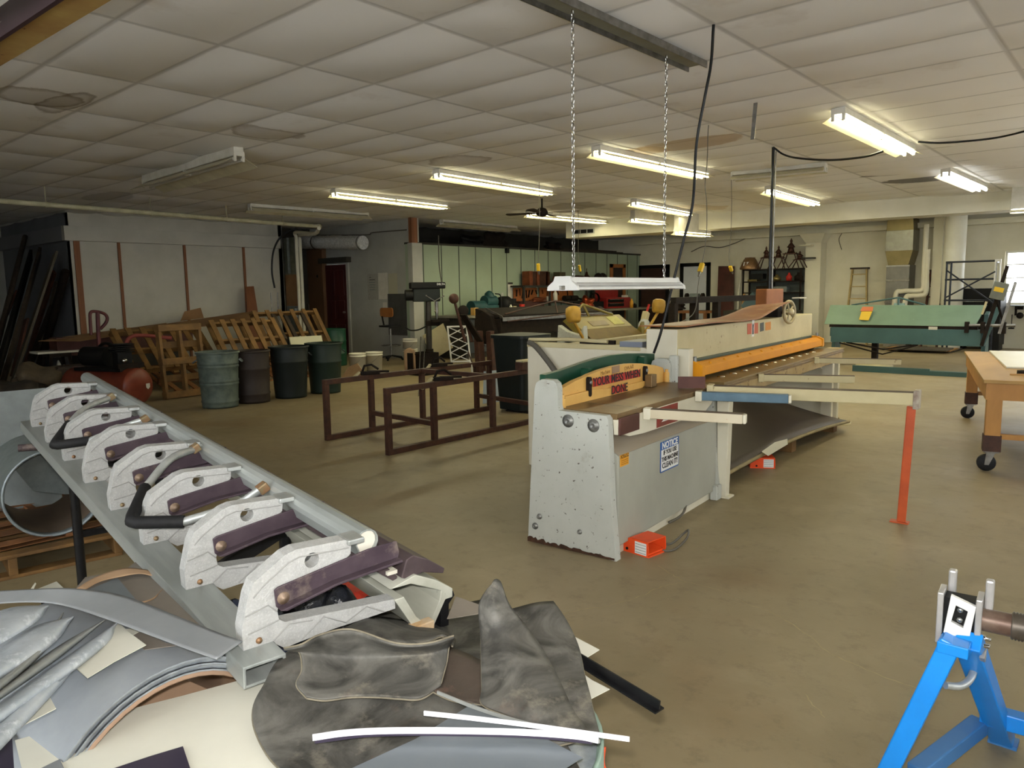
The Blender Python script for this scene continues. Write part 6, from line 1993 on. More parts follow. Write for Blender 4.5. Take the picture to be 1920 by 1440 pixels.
for k, (px, w, h, m, name, lab) in enumerate(((890, .12, .16, 'sh_yellow', 'parts_box', 'small amber carton on the bench before the teal pump'), (904, .14, .07, 'paper', 'paper_box', 'small white carton on the bench edge right of the amber one'),
                                             (945, .1, .09, 'paper', 'paper_box', 'white tub on the bench under the black engine'), (958, .07, .2, 'white_plastic', 'spray_bottle', 'slim pale bottle on the bench right of the black engine'),
                                             (965, .1, .16, 'sh_cream', 'glue_can', 'cream can on the bench beside the slim pale bottle'), (969, .12, .08, 'paper', 'paper_box', 'low white carton on the bench left of the red can'),
                                             (979, .13, .2, 'sign_red', 'paint_can', 'dark red can on the bench under the pegboard'), (1002, .22, .12, 'paper', 'rag_heap', 'heap of pale rags on the bench under the copper shelf'),
                                             (993, .1, .12, 'iron', 'dark_tin', 'dark tin on the bench between the red can and the rags'))):
    b_ = on_bench(px, 590, -11.0 - .12 * (k % 3))
    if name in ('spray_bottle', 'glue_can', 'paint_can', 'dark_tin'):
        o = MB().lathe([(0, 0), (w / 2, 0), (w / 2, h * .8), (w / 2 * (.5 if name == 'spray_bottle' else 1), h * .9), (w / 2 * (.5 if name == 'spray_bottle' else 1), h), (0, h)], b_, Z3, 14).build(name, M[m])
        tag(o, lab, 'can' if name != 'spray_bottle' else 'bottle')
    elif name == 'rag_heap':
        blob(name, lab, 'rags', b_, .13, .22, .07, M[m], 4, .35)
    else:
        tag(MB().box(b_ + V((-w / 2, -w / 2, 0)), b_ + V((w / 2, w / 2, h))).build(name, M[m], bevel=.004), lab, 'box')

# shelf unit standing on the bench
M['shelf'] = mat('dark shelf board', '2f2a24', '26221d', .6, ns=6)
ya, yb = onX(972, 527, -11.6).y, onX(1152, 527, -11.6).y
zs_ = 1.545
su = thing('shelf_unit', 'dark two tier shelf on the bench with copper ware on top', 'shelf', (-11.6, (ya + yb) / 2, .911))
MB().box((-11.86, ya, zs_ - .04), (-11.45, yb, zs_)).build('top_shelf', M['shelf'], su)
z2 = 1.14
MB().box((-11.86, ya + 1.0, z2 - .03), (-11.45, yb - 1.2, z2)).build('lower_shelf', M['shelf'], su)
for y in (ya + .02, ya + 1.02, ya + 2.6, yb - 1.2):
    MB().box((-11.5, y, .911), (-11.45, y + .05, zs_)).build('upright', M['shelf'], su)
for y0, y1, m, lab in ((ya + .1, ya + .98, 'peg_orange', 'orange board with hanging cutters at the left end of the shelf'), (ya + 1.1, ya + 2.5, 'peg_orange', 'orange board hung with copper offcuts under the shelf')):
    pg = thing('peg_board', lab, 'pegboard', (-11.84, (y0 + y1) / 2, 1.14))
    if m not in M:
        M[m] = mat('orange pegboard', '9a5a2c', '8a4e26', .6, ns=6)
    MB().box((-11.86, y0, 1.17 if y0 < ya + .5 else 1.15), (-11.83, y1, 1.49)).build('board', M[m], pg)
    rnd = random.Random(int(y0 * 10))
    for k in range(7):
        y = y0 + .08 + k * (y1 - y0 - .15) / 6
        h = rnd.uniform(.1, .22)
        MB().bar((-11.82, y, 1.47 - rnd.uniform(0, .05)), (-11.82, y + rnd.uniform(-.05, .05), 1.45 - h), .012, rnd.uniform(.02, .06), X3).build('hung_tool', M['iron'] if y0 < ya + .5 or k % 2 else mat('tarnished copper', '8a4a30', '6f3c28', .4, .6, ns=8), pg)
tag(MB().box((-11.86, ya + .05, .912), (-11.6, ya + .98, 1.165)).build('maroon_box', mat('maroon box', '4a2a24', '402520', .6, ns=5)), 'maroon wooden box under the orange board with the cutters', 'box')
M['copper'] = mat('aged copper', '8c4e34', '74402b', .35, .7, ns=9)
M['copper_dk'] = mat('dark copper', '4f3328', '3c2820', .4, .6, ns=9)
M['brass'] = mat('dull brass', '8a7a4a', '736540', .35, .7, ns=9)
def shelf_at(px, X=-11.65):
    p = onX(px, 524, X)
    return V((X, p.y, zs_ + .001))


for k, (px, w, h) in enumerate(((989, .06, .34), (995, .07, .33), (1003, .05, .34), (1012, .16, .34), (1019, .05, .34), (1022, .05, .33))):
    b_ = shelf_at(px)
    tag(MB().box(b_ + V((-.12, -w, 0)), b_ + V((.12, w, h))).build('copper_channel', M['copper'] if k in (0, 2, 4) else M['copper_dk'], bevel=.004),
        '%s of the tall copper channels on the left of the shelf' % ('first', 'second', 'third', 'fourth and widest', 'fifth', 'sixth')[k], 'channel', 'copper channels on the shelf')
for k, (px, r_, h, m, lab) in enumerate(((1030, .1, .1, 'copper_dk', 'low dark copper bowl right of the copper channels'), (1040, .06, .22, 'copper', 'slim copper cup left of the tall square tin'),
                                        (1061, .16, .2, 'copper_dk', 'dark copper box behind the bright chain'))):
    b_ = shelf_at(px)
    tag(MB().lathe([(0, 0), (r_ * .6, 0), (r_, h * .6), (r_ * .8, h), (r_ * .7, h), (r_ * .8, h * .6), (0, .02)], b_, Z3, 16).build('copper_pot', M[m]), lab, 'pot')
b_ = shelf_at(1049)
tag(MB().box(b_ + V((-.1, -.13, 0)), b_ + V((.1, .13, .33))).build('square_tin', mat('olive tin', '4a4230', '3d3728', .4, .3, ns=6), bevel=.006), 'tall olive square tin on the copper shelf', 'tin')
b_ = shelf_at(1048, -11.5)
tag(MB().lathe([(0, 0), (.09, 0), (.09, .2), (.06, .23), (0, .23)], b_, Z3, 14).build('pale_can', M['brass']), 'pale brass can in front of the olive tin', 'can')
b_ = shelf_at(1083)
lp = thing('copper_lantern', 'domed copper lantern with a white band on the shelf', 'lantern', b_)
MB().lathe([(0, 0), (.2, 0), (.22, .08), (.17, .12), (0, .12)], b_, Z3, 18).build('base', M['copper_dk'], lp)
MB().lathe([(.16, .12), (.15, .19), (0, .19)], b_, Z3, 18).build('globe', M['paper'], lp)
MB().lathe([(.2, .19), (.17, .24), (0, .26)], b_, Z3, 18).build('cap', M['copper_dk'], lp)
b_ = shelf_at(1100)
fn_ = thing('copper_funnel', 'dark conical funnel roof with a spike on the shelf', 'funnel', b_)
MB().lathe([(.24, 0), (.24, .03), (.1, .22), (.04, .28), (.03, .34), (0, .36)], b_, Z3, 18).build('cone', M['copper_dk'], fn_)
MB().cyl(b_ + Z3 * .34, b_ + Z3 * .44, .012, n=6).build('spike', M['copper_dk'], fn_)
b_ = shelf_at(1110)
tag(MB().lathe([(0, 0), (.1, .01), (.15, .1), (.1, .19), (0, .22)], b_, Z3, 16).build('copper_dome', mat('bright copper', 'b5512f', '9a4428', .3, .7, ns=6)), 'bright orange copper dome on the shelf beside the funnel', 'dome')
for k, px in enumerate((1122, 1130)):
    b_ = shelf_at(px)
    t = thing('steel_cowl', ('left' if k == 0 else 'right') + ' of the two round dark cowls at the shelf end', 'cowl', b_)
    MB().lathe([(.02, 0), (.03, .02), (.02, .1)], b_, Z3, 10).build('stalk', M['iron'], t)
    MB().lathe([(0, -.04), (.1, -.04), (.14, 0), (.1, .04), (0, .04)], b_ + Z3 * .19, V((1, -.5, 0)), 18).build('disc', M['iron'], t)
# lower shelf and bench clutter to the right
for k, (px, z, w, h, m, name, lab, cat) in enumerate((
        (1010, z2, .3, .12, 'copper', 'copper_offcuts', 'copper offcuts on the lower shelf at its left end', 'copper'),
        (1028, z2, .1, .13, 'paper', 'white_mug', 'white mug on the lower shelf', 'mug'),
        (1041, z2, .12, .34, 'white_plastic', 'spray_bottle', 'clear white spray bottle on the lower shelf', 'bottle'),
        (1062, z2, .2, .16, 'iron', 'dark_tool', 'dark power tool on the lower shelf, left of two', 'tool'),
        (1075, z2, .3, .14, 'iron', 'dark_tool', 'dark power tool on the lower shelf, right of two', 'tool'))):
    b_ = onX(px, 550, -11.62)
    b_.z = z + .001
    if name in ('white_mug', 'spray_bottle'):
        pr = [(0, 0), (w / 2, 0), (w / 2, h)] if name == 'white_mug' else [(0, 0), (w / 2, 0), (w / 2, h * .55), (w / 6, h * .75), (w / 6, h)]
        tag(MB().lathe(pr + [(0, h)], b_, Z3, 14).build(name, M[m]), lab, cat)
    elif name == 'dark_tool':
        t = thing('power_tool', lab, 'tool', b_)
        MB().cyl(b_ + V((0, -w / 2, .07)), b_ + V((0, w / 2, .07)), .07, n=14).build('motor', M[m], t)
        MB().bar(b_ + V((0, w / 2, .07)), b_ + V((.03, w / 2 + .16, .03)), .05, .04).build('handle', M['black'], t)
    else:
        blob(name, lab, cat, b_, .1, w, .06, M[m], 6, .3)
b_ = onX(1115, 560, -11.5)
b_.z = .911
q = V((-11.4, onX(1114, 575, -11.4).y, .911))
tp = thing('small_vise', 'black bench machine with an orange cluster of tools beside it', 'machine', q)
MB().box(q + V((-.15, -.25, 0)), q + V((.15, .25, .2))).build('body', M['black'], tp, bevel=.02)
MB().lathe([(.14, -.05), (.16, 0), (.14, .05)], q + V((.05, -.05, .28)), V((1, -.4, 0)), 18).build('wheel', M['black'], tp)
q = V((-11.3, onX(1100, 575, -11.3).y, .911))
blob('copper_scraps', 'heap of bright copper scraps on the bench behind the gold folder', 'scraps', q, .14, .2, .2, bpy.data.materials['bright copper'], 9, .45)
q = V((-11.3, onX(1093, 588, -11.3).y, .911))
blob('white_rag', 'white rag bundle on the bench left of the copper scraps', 'rag', q, .12, .2, .07, M['paper'], 2, .3)
# red tool chest
q = V((-11.2, onX(1168, 590, -11.2).y, .911))
y0, y1 = onX(1138, 570, -11.2).y, onX(1182, 570, -11.2).y
tc = thing('tool_chest', 'red tool chest with black drawers on the bench before the wooden door frame', 'tool chest', (-11.4, (y0 + y1) / 2, .911))
M['chest_red'] = mat('red tool chest enamel', '8e2420', '7c1f1c', .35, ns=5)
MB().box((-11.65, y0, .911), (-11.2, y1, 1.2)).build('case', M['chest_red'], tc, bevel=.01)
for k in range(2):
    d_ = MB().box((-11.2, y0 + .05, .96 + k * .11), (-11.185, y1 - .35, 1.05 + k * .11)).build('drawer', M['black'], tc)
    MB().bar((-11.178, y0 + .1, 1.04 + k * .11), (-11.178, y1 - .4, 1.04 + k * .11), .012, .012).build('pull', M['chrome'], d_)
MB().prism([(0, 0), (.02, .26), (-.02, .26), (-.04, 0)], (-11.62, y0, 1.2), X3, Z3, Y3 * (y1 - y0)).build('lid', M['chest_red'], tc)
MB().box((-11.3, y1 - .3, 1.2), (-11.22, y1 - .1, 1.26)).build('spool', M['paper'], tc)
for k, (px, py, h, m, lab) in enumerate(((1190, 590, .12, 'iron', 'dark bottle at the right end of the bench'), (1184, 585, .25, 'sign_orange', 'orange spray can beside the red tool chest'))):
    q = V((-11.0, onX(px, 590, -11.0).y, .911))
    tag(MB().lathe([(0, 0), (.05, 0), (.05, h * .7), (.02, h * .85), (.02, h), (0, h)], q, Z3, 12).build('spray_can', M[m]), lab, 'can')
# note with cutter outlines on the wall
a = onX(957, 545, -11.885)
nt = thing('wall_chart', 'narrow white chart with a dark head pinned on the pale green wall', 'chart', a)
MB().box((-11.89, a.y - .09, a.z - .22), (-11.885, a.y + .09, a.z + .2)).build('sheet', M['paper'], nt)
MB().box((-11.885, a.y - .09, a.z + .15), (-11.883, a.y + .09, a.z + .2)).build('head', M['dark_recess'], nt)
a = onX(942, 555, -11.885)
tag(MB().box((-11.89, a.y - .04, a.z - .08), (-11.884, a.y + .04, a.z + .08)).build('switch_plate', M['grey_white_paint']), 'pale switch plate left of the narrow wall chart', 'switch')
a = onX(950, 470, -11.88)
tag(MB().box((-11.9, a.y - .05, a.z - .06), (-11.83, a.y + .05, a.z + .06)).build('wall_sensor', M['black'], bevel=.01), 'small black box high on the pale green wall', 'box')
a, c = onX(822, 440, -11.6), onX(825, 525, -11.6)
cord('wall_conduit', 'thin dark conduit down to the drill press', [V((-11.6, a.y, 2.6)), V((-11.6, a.y, 2.0)), V((-11.55, c.y, 1.6))], .012, M['rope_grey'])
cord('wall_conduit', 'dark conduit running down the left end of the pale green wall', [onX(782, 462, -11.86), onX(784, 520, -11.86), onX(785, 590, -11.86)], .014, M['rope_grey'])
# clutter on the loft above the green wall
for k, (px, w, h, m, lab) in enumerate(((885, .5, .22, 'black', 'black bundle on the loft, left of the larger one'), (925, .6, .3, 'iron', 'large dark bundle with wire on the loft above the green wall'), (1035, .35, .2, 'iron', 'dark box shape on the loft behind the chain'))):
    p = onX(px, 452, -12.4)
    blob('loft_bundle', lab, 'bundle', (-12.4, p.y, 2.47), .2, w * .8, h * .65, M[m], 11 + k, .35)
tag(MB().box((-13.0, 16.2, 2.47), (-12.3, 19.2, 2.52)).box((-13, 16.4, 2.52), (-12.4, 19.0, 2.56)).build('loft_boards', M['dark_wood']), 'stack of dark boards lying on the loft at the far end', 'boards')

# ------------------------------------------------------------------ gold box and pan brake with two mallet weights
Xg = -6.3
gbk = thing('finger_brake', 'olive gold finger brake behind the big shear, between two round mallets', 'machine', (Xg, 10.4, 0))
M['gold'] = mat('olive gold paint', '7c6d30', '6c5e28', .45, ns=4, chips=('6a5128', 10, .62, .75))
M['gold_dk'] = mat('worn bronze paint', '64501f', '54421a', .45, .2, ns=7)
pL, pR = onX(1096, 640, Xg), onX(1197, 634, Xg)
def gx(px, py, X=Xg):
    return onX(px, py, X)
yL, yR = pL.y, pR.y
A_, B_, C_, D_ = gx(1093, 594, Xg - .35), gx(1160, 590, Xg - .35), gx(1195, 622, Xg + .05), gx(1105, 634, Xg + .05)
zt_, zb_ = A_.z, D_.z
MB().add([(Xg + .1, yL + .05, zb_ - .02), (Xg + .1, yR, zb_ - .02), (Xg - .05, yR - .1, zb_ + .12), (Xg - .05, yL, zb_ + .12), (Xg - .05, yL + .05, zb_ - .05), (Xg - .05, yR, zb_ - .05), (Xg - .2, yR - .1, zb_ + .1), (Xg - .2, yL, zb_ + .1)],
         [(0, 1, 2, 3), (7, 6, 5, 4), (0, 4, 5, 1), (1, 5, 6, 2), (2, 6, 7, 3), (3, 7, 4, 0)]).build('fingers', M['gold_dk'], gbk, bevel=.004)
MB().add([(Xg - .05, yL, zb_ + .122), (Xg - .05, yR - .1, zb_ + .122), (Xg - .3, yR - .1, zb_ + .3), (Xg - .3, yL, zb_ + .3), (Xg - .15, yL, zb_ + .05), (Xg - .15, yR - .1, zb_ + .05), (Xg - .4, yR - .1, zb_ + .24), (Xg - .4, yL, zb_ + .24)],
         [(0, 1, 2, 3), (7, 6, 5, 4), (0, 4, 5, 1), (1, 5, 6, 2), (2, 6, 7, 3), (3, 7, 4, 0)]).build('upper_leaf', M['gold'], gbk, bevel=.004)
sl_ = V((-.25, 0, .178)).normalized()
nrm_ = V((.178, 0, .25)).normalized()
for (dy, w, hgt, m, nm) in ((.35, .45, .12, 'gold_dk', 'worn_label'), (yR - .1 - yL - .45, .3, .2, 'note_yel', 'yellow_notice')):
    if m == 'note_yel':
        M[m] = mat('yellow notice', 'a8a348', '98933f', .5, ns=20)
    o = V((Xg - .05, yL + dy, zb_ + .122)) + sl_ * .06 + nrm_ * .002
    MB().prism([(0, 0), (w, 0), (w, hgt), (0, hgt)], o, Y3, sl_, nrm_ * .003).build(nm, M[m], gbk)
MB().box((Xg - .3, yL - .1, .55), (Xg + .1, yR + .1, zb_ - .04)).build('bed', M['gold'], gbk, bevel=.01)
for y in (yL - .05, yR + .05):
    MB().prism([(-.45, 0), (.2, 0), (.16, .1), (.1, .9), (.02, zb_ + .05), (-.2, zb_ + .1), (-.36, .9), (-.42, .1)], (Xg - .05, y - .05, 0), X3, Z3, Y3 * .1).build('side_frame', M['sh_grey'] if y < yR else M['gold'], gbk, bevel=.01)
MB().tube([(Xg - .3, yL + .1, zb_ + .3), (Xg - .35, yL + .45, zb_ + .48), (Xg - .3, yR - .3, zb_ + .3)], .02, 6).build('truss_rod', M['gold'], gbk)
MB().bar((Xg - .35, yL + .45, zb_ + .48), (Xg - .3, yL + .55, zb_ + .28), .03, .03).build('truss_post', M['gold'], gbk)
M['mallet'] = mat('ochre wooden mallet', 'b08a36', '96732c', .45, ns=6)
for k, (hx, hy, ex, ey, nm, dx) in enumerate(((1075, 590, 1092, 632, 'left', -.15), (1235, 574, 1218, 612, 'right', .05))):
    Xm = Xg + .1
    b_ = gx(hx, hy, Xm)
    e = gx(ex, ey, Xm)
    ax_m = (b_ - e).normalized()
    MB().lathe([(0, -.11), (.08, -.11), (.1, -.08), (.11, .02), (.1, .09), (.06, .115), (0, .12)], b_, V((dx, .1, 1)), 20).build('weight', M['mallet'], gbk)
    MB().cyl(b_ - Z3 * .08, e, .022, n=8).cyl(e, V((Xg, yL if k == 0 else yR, zb_ - .1)), .022, n=8).build('weight_arm', M['mallet'], gbk)
MB().lathe([(.0, -.03), (.11, -.03), (.13, 0), (.11, .03), (0, .03)], gx(1208, 612, Xg + .02), V((1, -.3, 0)), 18).build('clamp_gear', M['sh_grey'], gbk)
MB().bar(gx(1207, 605, Xg), gx(1212, 585, Xg), .09, .1, Y3).build('clamp_block', M['sh_cream'], gbk, bevel=.01)
MB().cyl(gx(1213, 584, Xg), gx(1217, 571, Xg), .02, n=8).build('clamp_grip', M['sign_red'], gbk)
# cream table frame in front of it and dark steel frame on the big shear
tag(MB().box((-5.9, 9.0, .60), (-5.3, 11.5, .66)).build('cream_bed', M['sh_cream'], bevel=.004), 'cream flat bed behind the big shear', 'bed') if False else None
df = thing('square_tube_stand', 'dark square tube frame standing behind the big shear\'s long housing', 'frame', (-5.6, 8.9, 0))
Yf = None
fx = -5.2
zf = 1.24
y0, y1 = onX(1262, 572, fx).y, onX(1428, 566, fx).y
MB().bar((fx, y0, zf), (fx, y1, zf), .09, .09).build('top_rail', M['iron'], df)
for px in (1262, 1301, 1343):
    y = onX(px, 600, fx).y
    MB().bar((fx, y, 0), (fx, y, zf - .04), .1, .1, X3).build('post', M['iron'], df)
# draped brown sheet over the housing top
def drape(u, v):
    a = A1 + .0 + (2.35) * u
    x = -.57 + .3 * v - .06 * (1 - v)
    h = .004 + .14 * max(0, (u - .62) / .38) ** 1.3 - .02 * max(0, (u - .9) / .1)
    z = ztop + .012 + h * (.75 + .25 * v) + .008 * math.sin(u * 9) * (v - .2)
    return S.M @ V((x, a, z))
tag(MB().sheet(drape, 36, 8, .006).build('draped_sheet', mat('reddish brown sheet', '7d4622', '8d562c', .5, ns=3, chips=('a9875a', 1.6, .5, .68))), 'long reddish brown sheet draped along the top of the big shear\'s housing', 'sheet')
p = S.M @ V((-.62, a_end - .38, 1.13))
tag(MB().box(p + V((-.1, -.22, .0)), p + V((.02, .22, .26))).build('brown_case', mat('tan leather case', '8a5224', '7a471f', .5, ns=5), bevel=.01), 'tan brown case standing behind the wavy end of the long brown sheet', 'case')
q = S.M @ V((-.34, a_end - .42, 1.29))
tag(MB().box(q + V((-.05, -.09, 0)), q + V((.03, .09, .012))).build('paper_note', M['paper']), 'white note lying on the raised end of the long brown sheet', 'note')
# ------------------------------------------------------------------ green folding brake across the back
gx0, gx1 = at(1545, 640, .42).x, at(1838, 650, .42).x
Yg = 13.85
gf = thing('green_brake', 'long pale green and teal sheet folding brake standing by itself at the back', 'machine', (-3.4, Yg, 0))
M['gr_light'] = mat('pale sea green paint', '6f8570', '657a66', .45, ns=2.5, chips=('7f9686', 10, .66, .78))
M['gr_teal'] = mat('teal paint', '44605f', '3d5756', .45, ns=2.5)
L = gx1 - gx0
zA, zB, zC = .42, .735, 1.07
MB().add([(gx0, Yg, zB), (gx1 - .1, Yg, zB), (gx1 - .1, Yg + .05, zB), (gx0, Yg + .05, zB), (gx0, Yg + .3, zC), (gx1, Yg + .3, zC), (gx1, Yg + .35, zC), (gx0, Yg + .35, zC)],
         [(0, 3, 2, 1), (4, 5, 6, 7), (0, 1, 5, 4), (1, 2, 6, 5), (2, 3, 7, 6), (3, 0, 4, 7)]).build('upper_leaf', M['gr_light'], gf, bevel=.004)
MB().box((gx0 + .1, Yg - .03, zB - .05), (gx1 - .06, Yg + .06, zB)).build('nose_bar', M['iron'], gf, bevel=.003)
MB().box((gx0 + .14, Yg - .05, zA), (gx1, Yg, zB - .05)).build('bending_leaf', M['gr_teal'], gf, bevel=.004)
MB().box((gx0 + .1, Yg + .02, zA + .1), (gx1 - .05, Yg + .3, zB - .06)).build('bed', M['gr_teal'], gf, bevel=.004)
MB().box((gx1 - .75, Yg - .055, zB - .06), (gx1 - .62, Yg - .05, zB - .01)).build('name_plate', M['paper'], gf)
MB().lathe([(0, 0), (.05, 0), (.05, .004), (0, .004)], (gx1 - .1, Yg + .28, zC - .04), V((0, -1, .9)), 14).build('round_label', M['paper'], gf)
tgp = onY(1627, 583, Yg + .2)
MB().prism([(-.09, -.16), (.07, -.17), (.1, .03), (-.08, .03)], (tgp.x, Yg + .12, tgp.z - .02), X3, V((0, .55, .83)), V((0, -.006, .004))).build('yellow_tag', mat('yellow tag', 'c9a52c', None, .5), gf)
MB().prism([(-.1, .02), (.1, .02), (.1, .11), (-.08, .11)], (tgp.x, Yg + .11, tgp.z - .02), X3, V((0, .55, .83)), V((0, -.006, .004))).build('orange_tag', mat('orange tag', 'b5633c', None, .5), gf)
mid = (gx0 + gx1) / 2 - .1
MB().tube([(gx0 + .35, Yg + .36, zC), (mid, Yg + .36, zC + .13), (gx1 - .9, Yg + .36, zC)], .016, 6).build('top_truss', M['gr_teal'], gf)
MB().bar((mid, Yg + .36, zC - .02), (mid, Yg + .36, zC + .13), .03, .03, X3).build('truss_post', M['gr_teal'], gf)
MB().tube([(gx0 + .3, Yg - .06, zA - .01), (mid - .1, Yg - .1, zA - .18), (gx1 - .9, Yg - .06, zA - .01)], .014, 6).build('lower_truss', M['iron'], gf)
MB().tube([(gx0 + .4, Yg - .02, zA - .0), (mid - .1, Yg - .06, zA - .1), (gx1 - .9, Yg - .02, zA - .0)], .014, 6).build('lower_truss', M['iron'], gf)
pc = at(1640, 687, 0)
MB().box((pc.x - .045, Yg + .05, .08), (pc.x + .045, Yg + .15, zA + .1)).build('pedestal', M['iron'], gf)
MB().lathe([(.0, 0), (.3, 0), (.3, .03), (.12, .07), (.07, .09), (0, .09)], (pc.x, Yg + .1, 0), Z3, 20).build('pedestal_base', M['sh_cream'], gf)
for x in (gx0 + .1, gx1 - .02):
    MB().prism([(0, 0), (.5, 0), (.44, .1), (.38, zC - .1), (.24, zC - .15), (.06, .1)], (x, Yg + .02, 0), Y3, Z3, X3 * .06).build('end_frame', M['gr_teal'], gf, bevel=.006)
# right end gear: levers and clamps
e = V((gx1, Yg, zB))
MB().cyl(e + V((-.22, -.06, .02)), e + V((.45, -.06, .03)), .025, n=10).build('pivot_bar', M['steel'], gf)
for dx in (-.2, .02, .3):
    MB().box(e + V((dx - .03, -.1, -.1)), e + V((dx + .03, -.02, .08))).build('clamp_lug', M['iron'], gf, bevel=.006)
MB().bar(e + V((.02, -.08, -.3)), e + V((.3, -.1, .95)), .05, .03, Y3).build('lever', M['iron'], gf)
MB().bar(e + V((.25, -.1, -.1)), e + V((.42, -.1, .7)), .04, .03, Y3).build('lever', M['steel'], gf)
MB().bar(e + V((-.0, -.02, -.3)), e + V((.16, .2, .3)), .1, .06, Y3).build('side_casting', M['gr_teal'], gf, bevel=.01)
MB().bar(e + V((-.0, -.08, .2)), e + V((.05, -.08, .4)), .03, .03, Y3).build('stop_arm', M['sh_cream'], gf)
# second part of the fallen leaf on the floor
a, c = at(1600, 692, .03), at(1835, 705, .03)
tag(MB().box((a.x, a.y - .06, 0), (c.x, a.y + .08, .07)).box((a.x, a.y - .06, .07), (a.x + 1.15, a.y - .02, .1)).build('floor_beam', M['gr_teal'], bevel=.004), 'teal steel beam lying on the floor before the green brake', 'beam')
for k, (y, dz, m, lab) in enumerate(((17.2, 0, 'grey_wood', 'lowest grey board of the pile on the floor behind the green brake'), (17.25, .03, 'wood', 'tan board in the pile on the floor behind the green brake'), (17.1, .06, 'grey_wood', 'uppermost board of the pile on the floor behind the green brake'))):
    c = at(1730, 655, dz)
    tag(MB().box((c.x - .75 + .1 * k, c.y - .5 + .1 * k, dz), (c.x + .7 - .1 * k, c.y + .4, dz + .028)).build('floor_board', M[m]), lab, 'board')

# ------------------------------------------------------------------ work table on casters
tx0, tx1, ty0, ty1 = -1.50, .55, 6.42, 9.55
tz_ = .70
ex_ = V((.998, -.05, 0))
wt = thing('work_table', 'plywood topped work table on casters with orange painted legs', 'table', (-.5, 7.9, 0))
M['ply'] = mat('worn plywood top', 'ad894f', '9b7a46', .5, ns=4, st=(1, .3, 1), chips=('6b4c2a', 7, .66, .78))
M['leg_orange'] = mat('scuffed orange wood', 'b58446', 'a2743e', .5, ns=6, st=(1, 1, .3))
# corners from the photograph's table edges
q0, q1, q2, q3 = at(1843, 716, tz_), at(1790, 655, tz_), at(2060, 655, tz_), at(2350, 722, tz_)
q0, q1 = V((-.955, 6.40, tz_)), V((-1.55, 9.1, tz_))
dl = (q1 - q0)
L_ = dl.length
u = dl.normalized()
v = V((u.y, -u.x, 0))
Wt = 1.9
Mt = Matrix((v, u, Z3)).transposed().to_4x4()
Mt.translation = V((q0.x, q0.y, 0))
MB(Mt).box((0, 0, tz_ - .025), (Wt, L_, tz_)).build('top', M['ply'], wt, bevel=.003)
MB(Mt).box((.02, .02, tz_ - .15), (.06, L_ - .02, tz_ - .025)).build('apron', M['leg_orange'], wt)
MB(Mt).box((.06, .02, tz_ - .15), (Wt - .06, .06, tz_ - .025)).build('apron', M['leg_orange'], wt)
MB(Mt).box((.06, L_ - .06, tz_ - .15), (Wt - .06, L_ - .02, tz_ - .025)).build('apron', M['leg_orange'], wt)
MB(Mt).box((Wt - .06, .02, tz_ - .15), (Wt - .02, L_ - .02, tz_ - .025)).build('apron', M['leg_orange'], wt)
for (x, y) in ((.03, .03), (.03, L_ - .18), (Wt - .14, .03), (Wt - .14, L_ - .18)):
    lg = MB(Mt).box((x, y, .16), (x + .1, y + .1, tz_ - .03)).build('leg', M['leg_orange'], wt, bevel=.003)
    MB(Mt).box((x - .008, y - .008, .16), (x + .108, y + .108, .28)).build('steel_shoe', M['rust_steel'], lg)
    cx, cy = x + .05, y + .05
    cs_ = MB(Mt).box((cx - .05, cy - .05, .148), (cx + .05, cy + .05, .16)).prism([(-.03, .15), (.03, .15), (-.01, .05), (-.04, .05)], (cx, cy - .032, 0), X3, Z3, Y3 * .006).prism([(-.03, .15), (.03, .15), (-.01, .05), (-.04, .05)], (cx, cy + .026, 0), X3, Z3, Y3 * .006)
    fk = cs_.build('caster_fork', M['steel'], wt, bevel=.002)
    MB(Mt).lathe([(0, -.02), (.055, -.02), (.064, -.012), (.064, .012), (.055, .02), (0, .02)], (cx - .025, cy, .065), Y3, 24).build('wheel', M['rubber'], fk)
for y in (.08, L_ - .12):
    MB(Mt).bar((.08, y, .27), (Wt - .1, y, .27), .03, .04).build('stretcher', M['leg_orange'], wt)
tag(MB(Mt).box((.22, .95, tz_ + .001), (1.7, L_ - .03, tz_ + .016)).build('white_board', mat('white laminate board', 'd2cfc4', 'c8c5b8', .4, ns=2), bevel=.002), 'white laminate board lying on the far part of the plywood table', 'board')
tl = thing('snips_pile', 'small dark hand tool on the plywood table near its right side', 'tool', Mt @ V((.32, .55, tz_)))
MB(Mt).lathe([(.05, 0), (.05, .03), (.03, .03), (.03, 0)], (.3, .5, tz_ + .001), Z3, 16).build('ring', M['iron'], tl)
MB(Mt).bar((.3, .5, tz_ + .02), (.46, .72, tz_ + .05), .02, .02).build('handle', M['iron'], tl)
tag(MB(Mt).bar((.2, .42, tz_ + .006), (.6, .47, tz_ + .006), .02, .01).build('wood_strip', M['wood']), 'thin wooden strip lying on the table in front of the dark tool', 'strip')

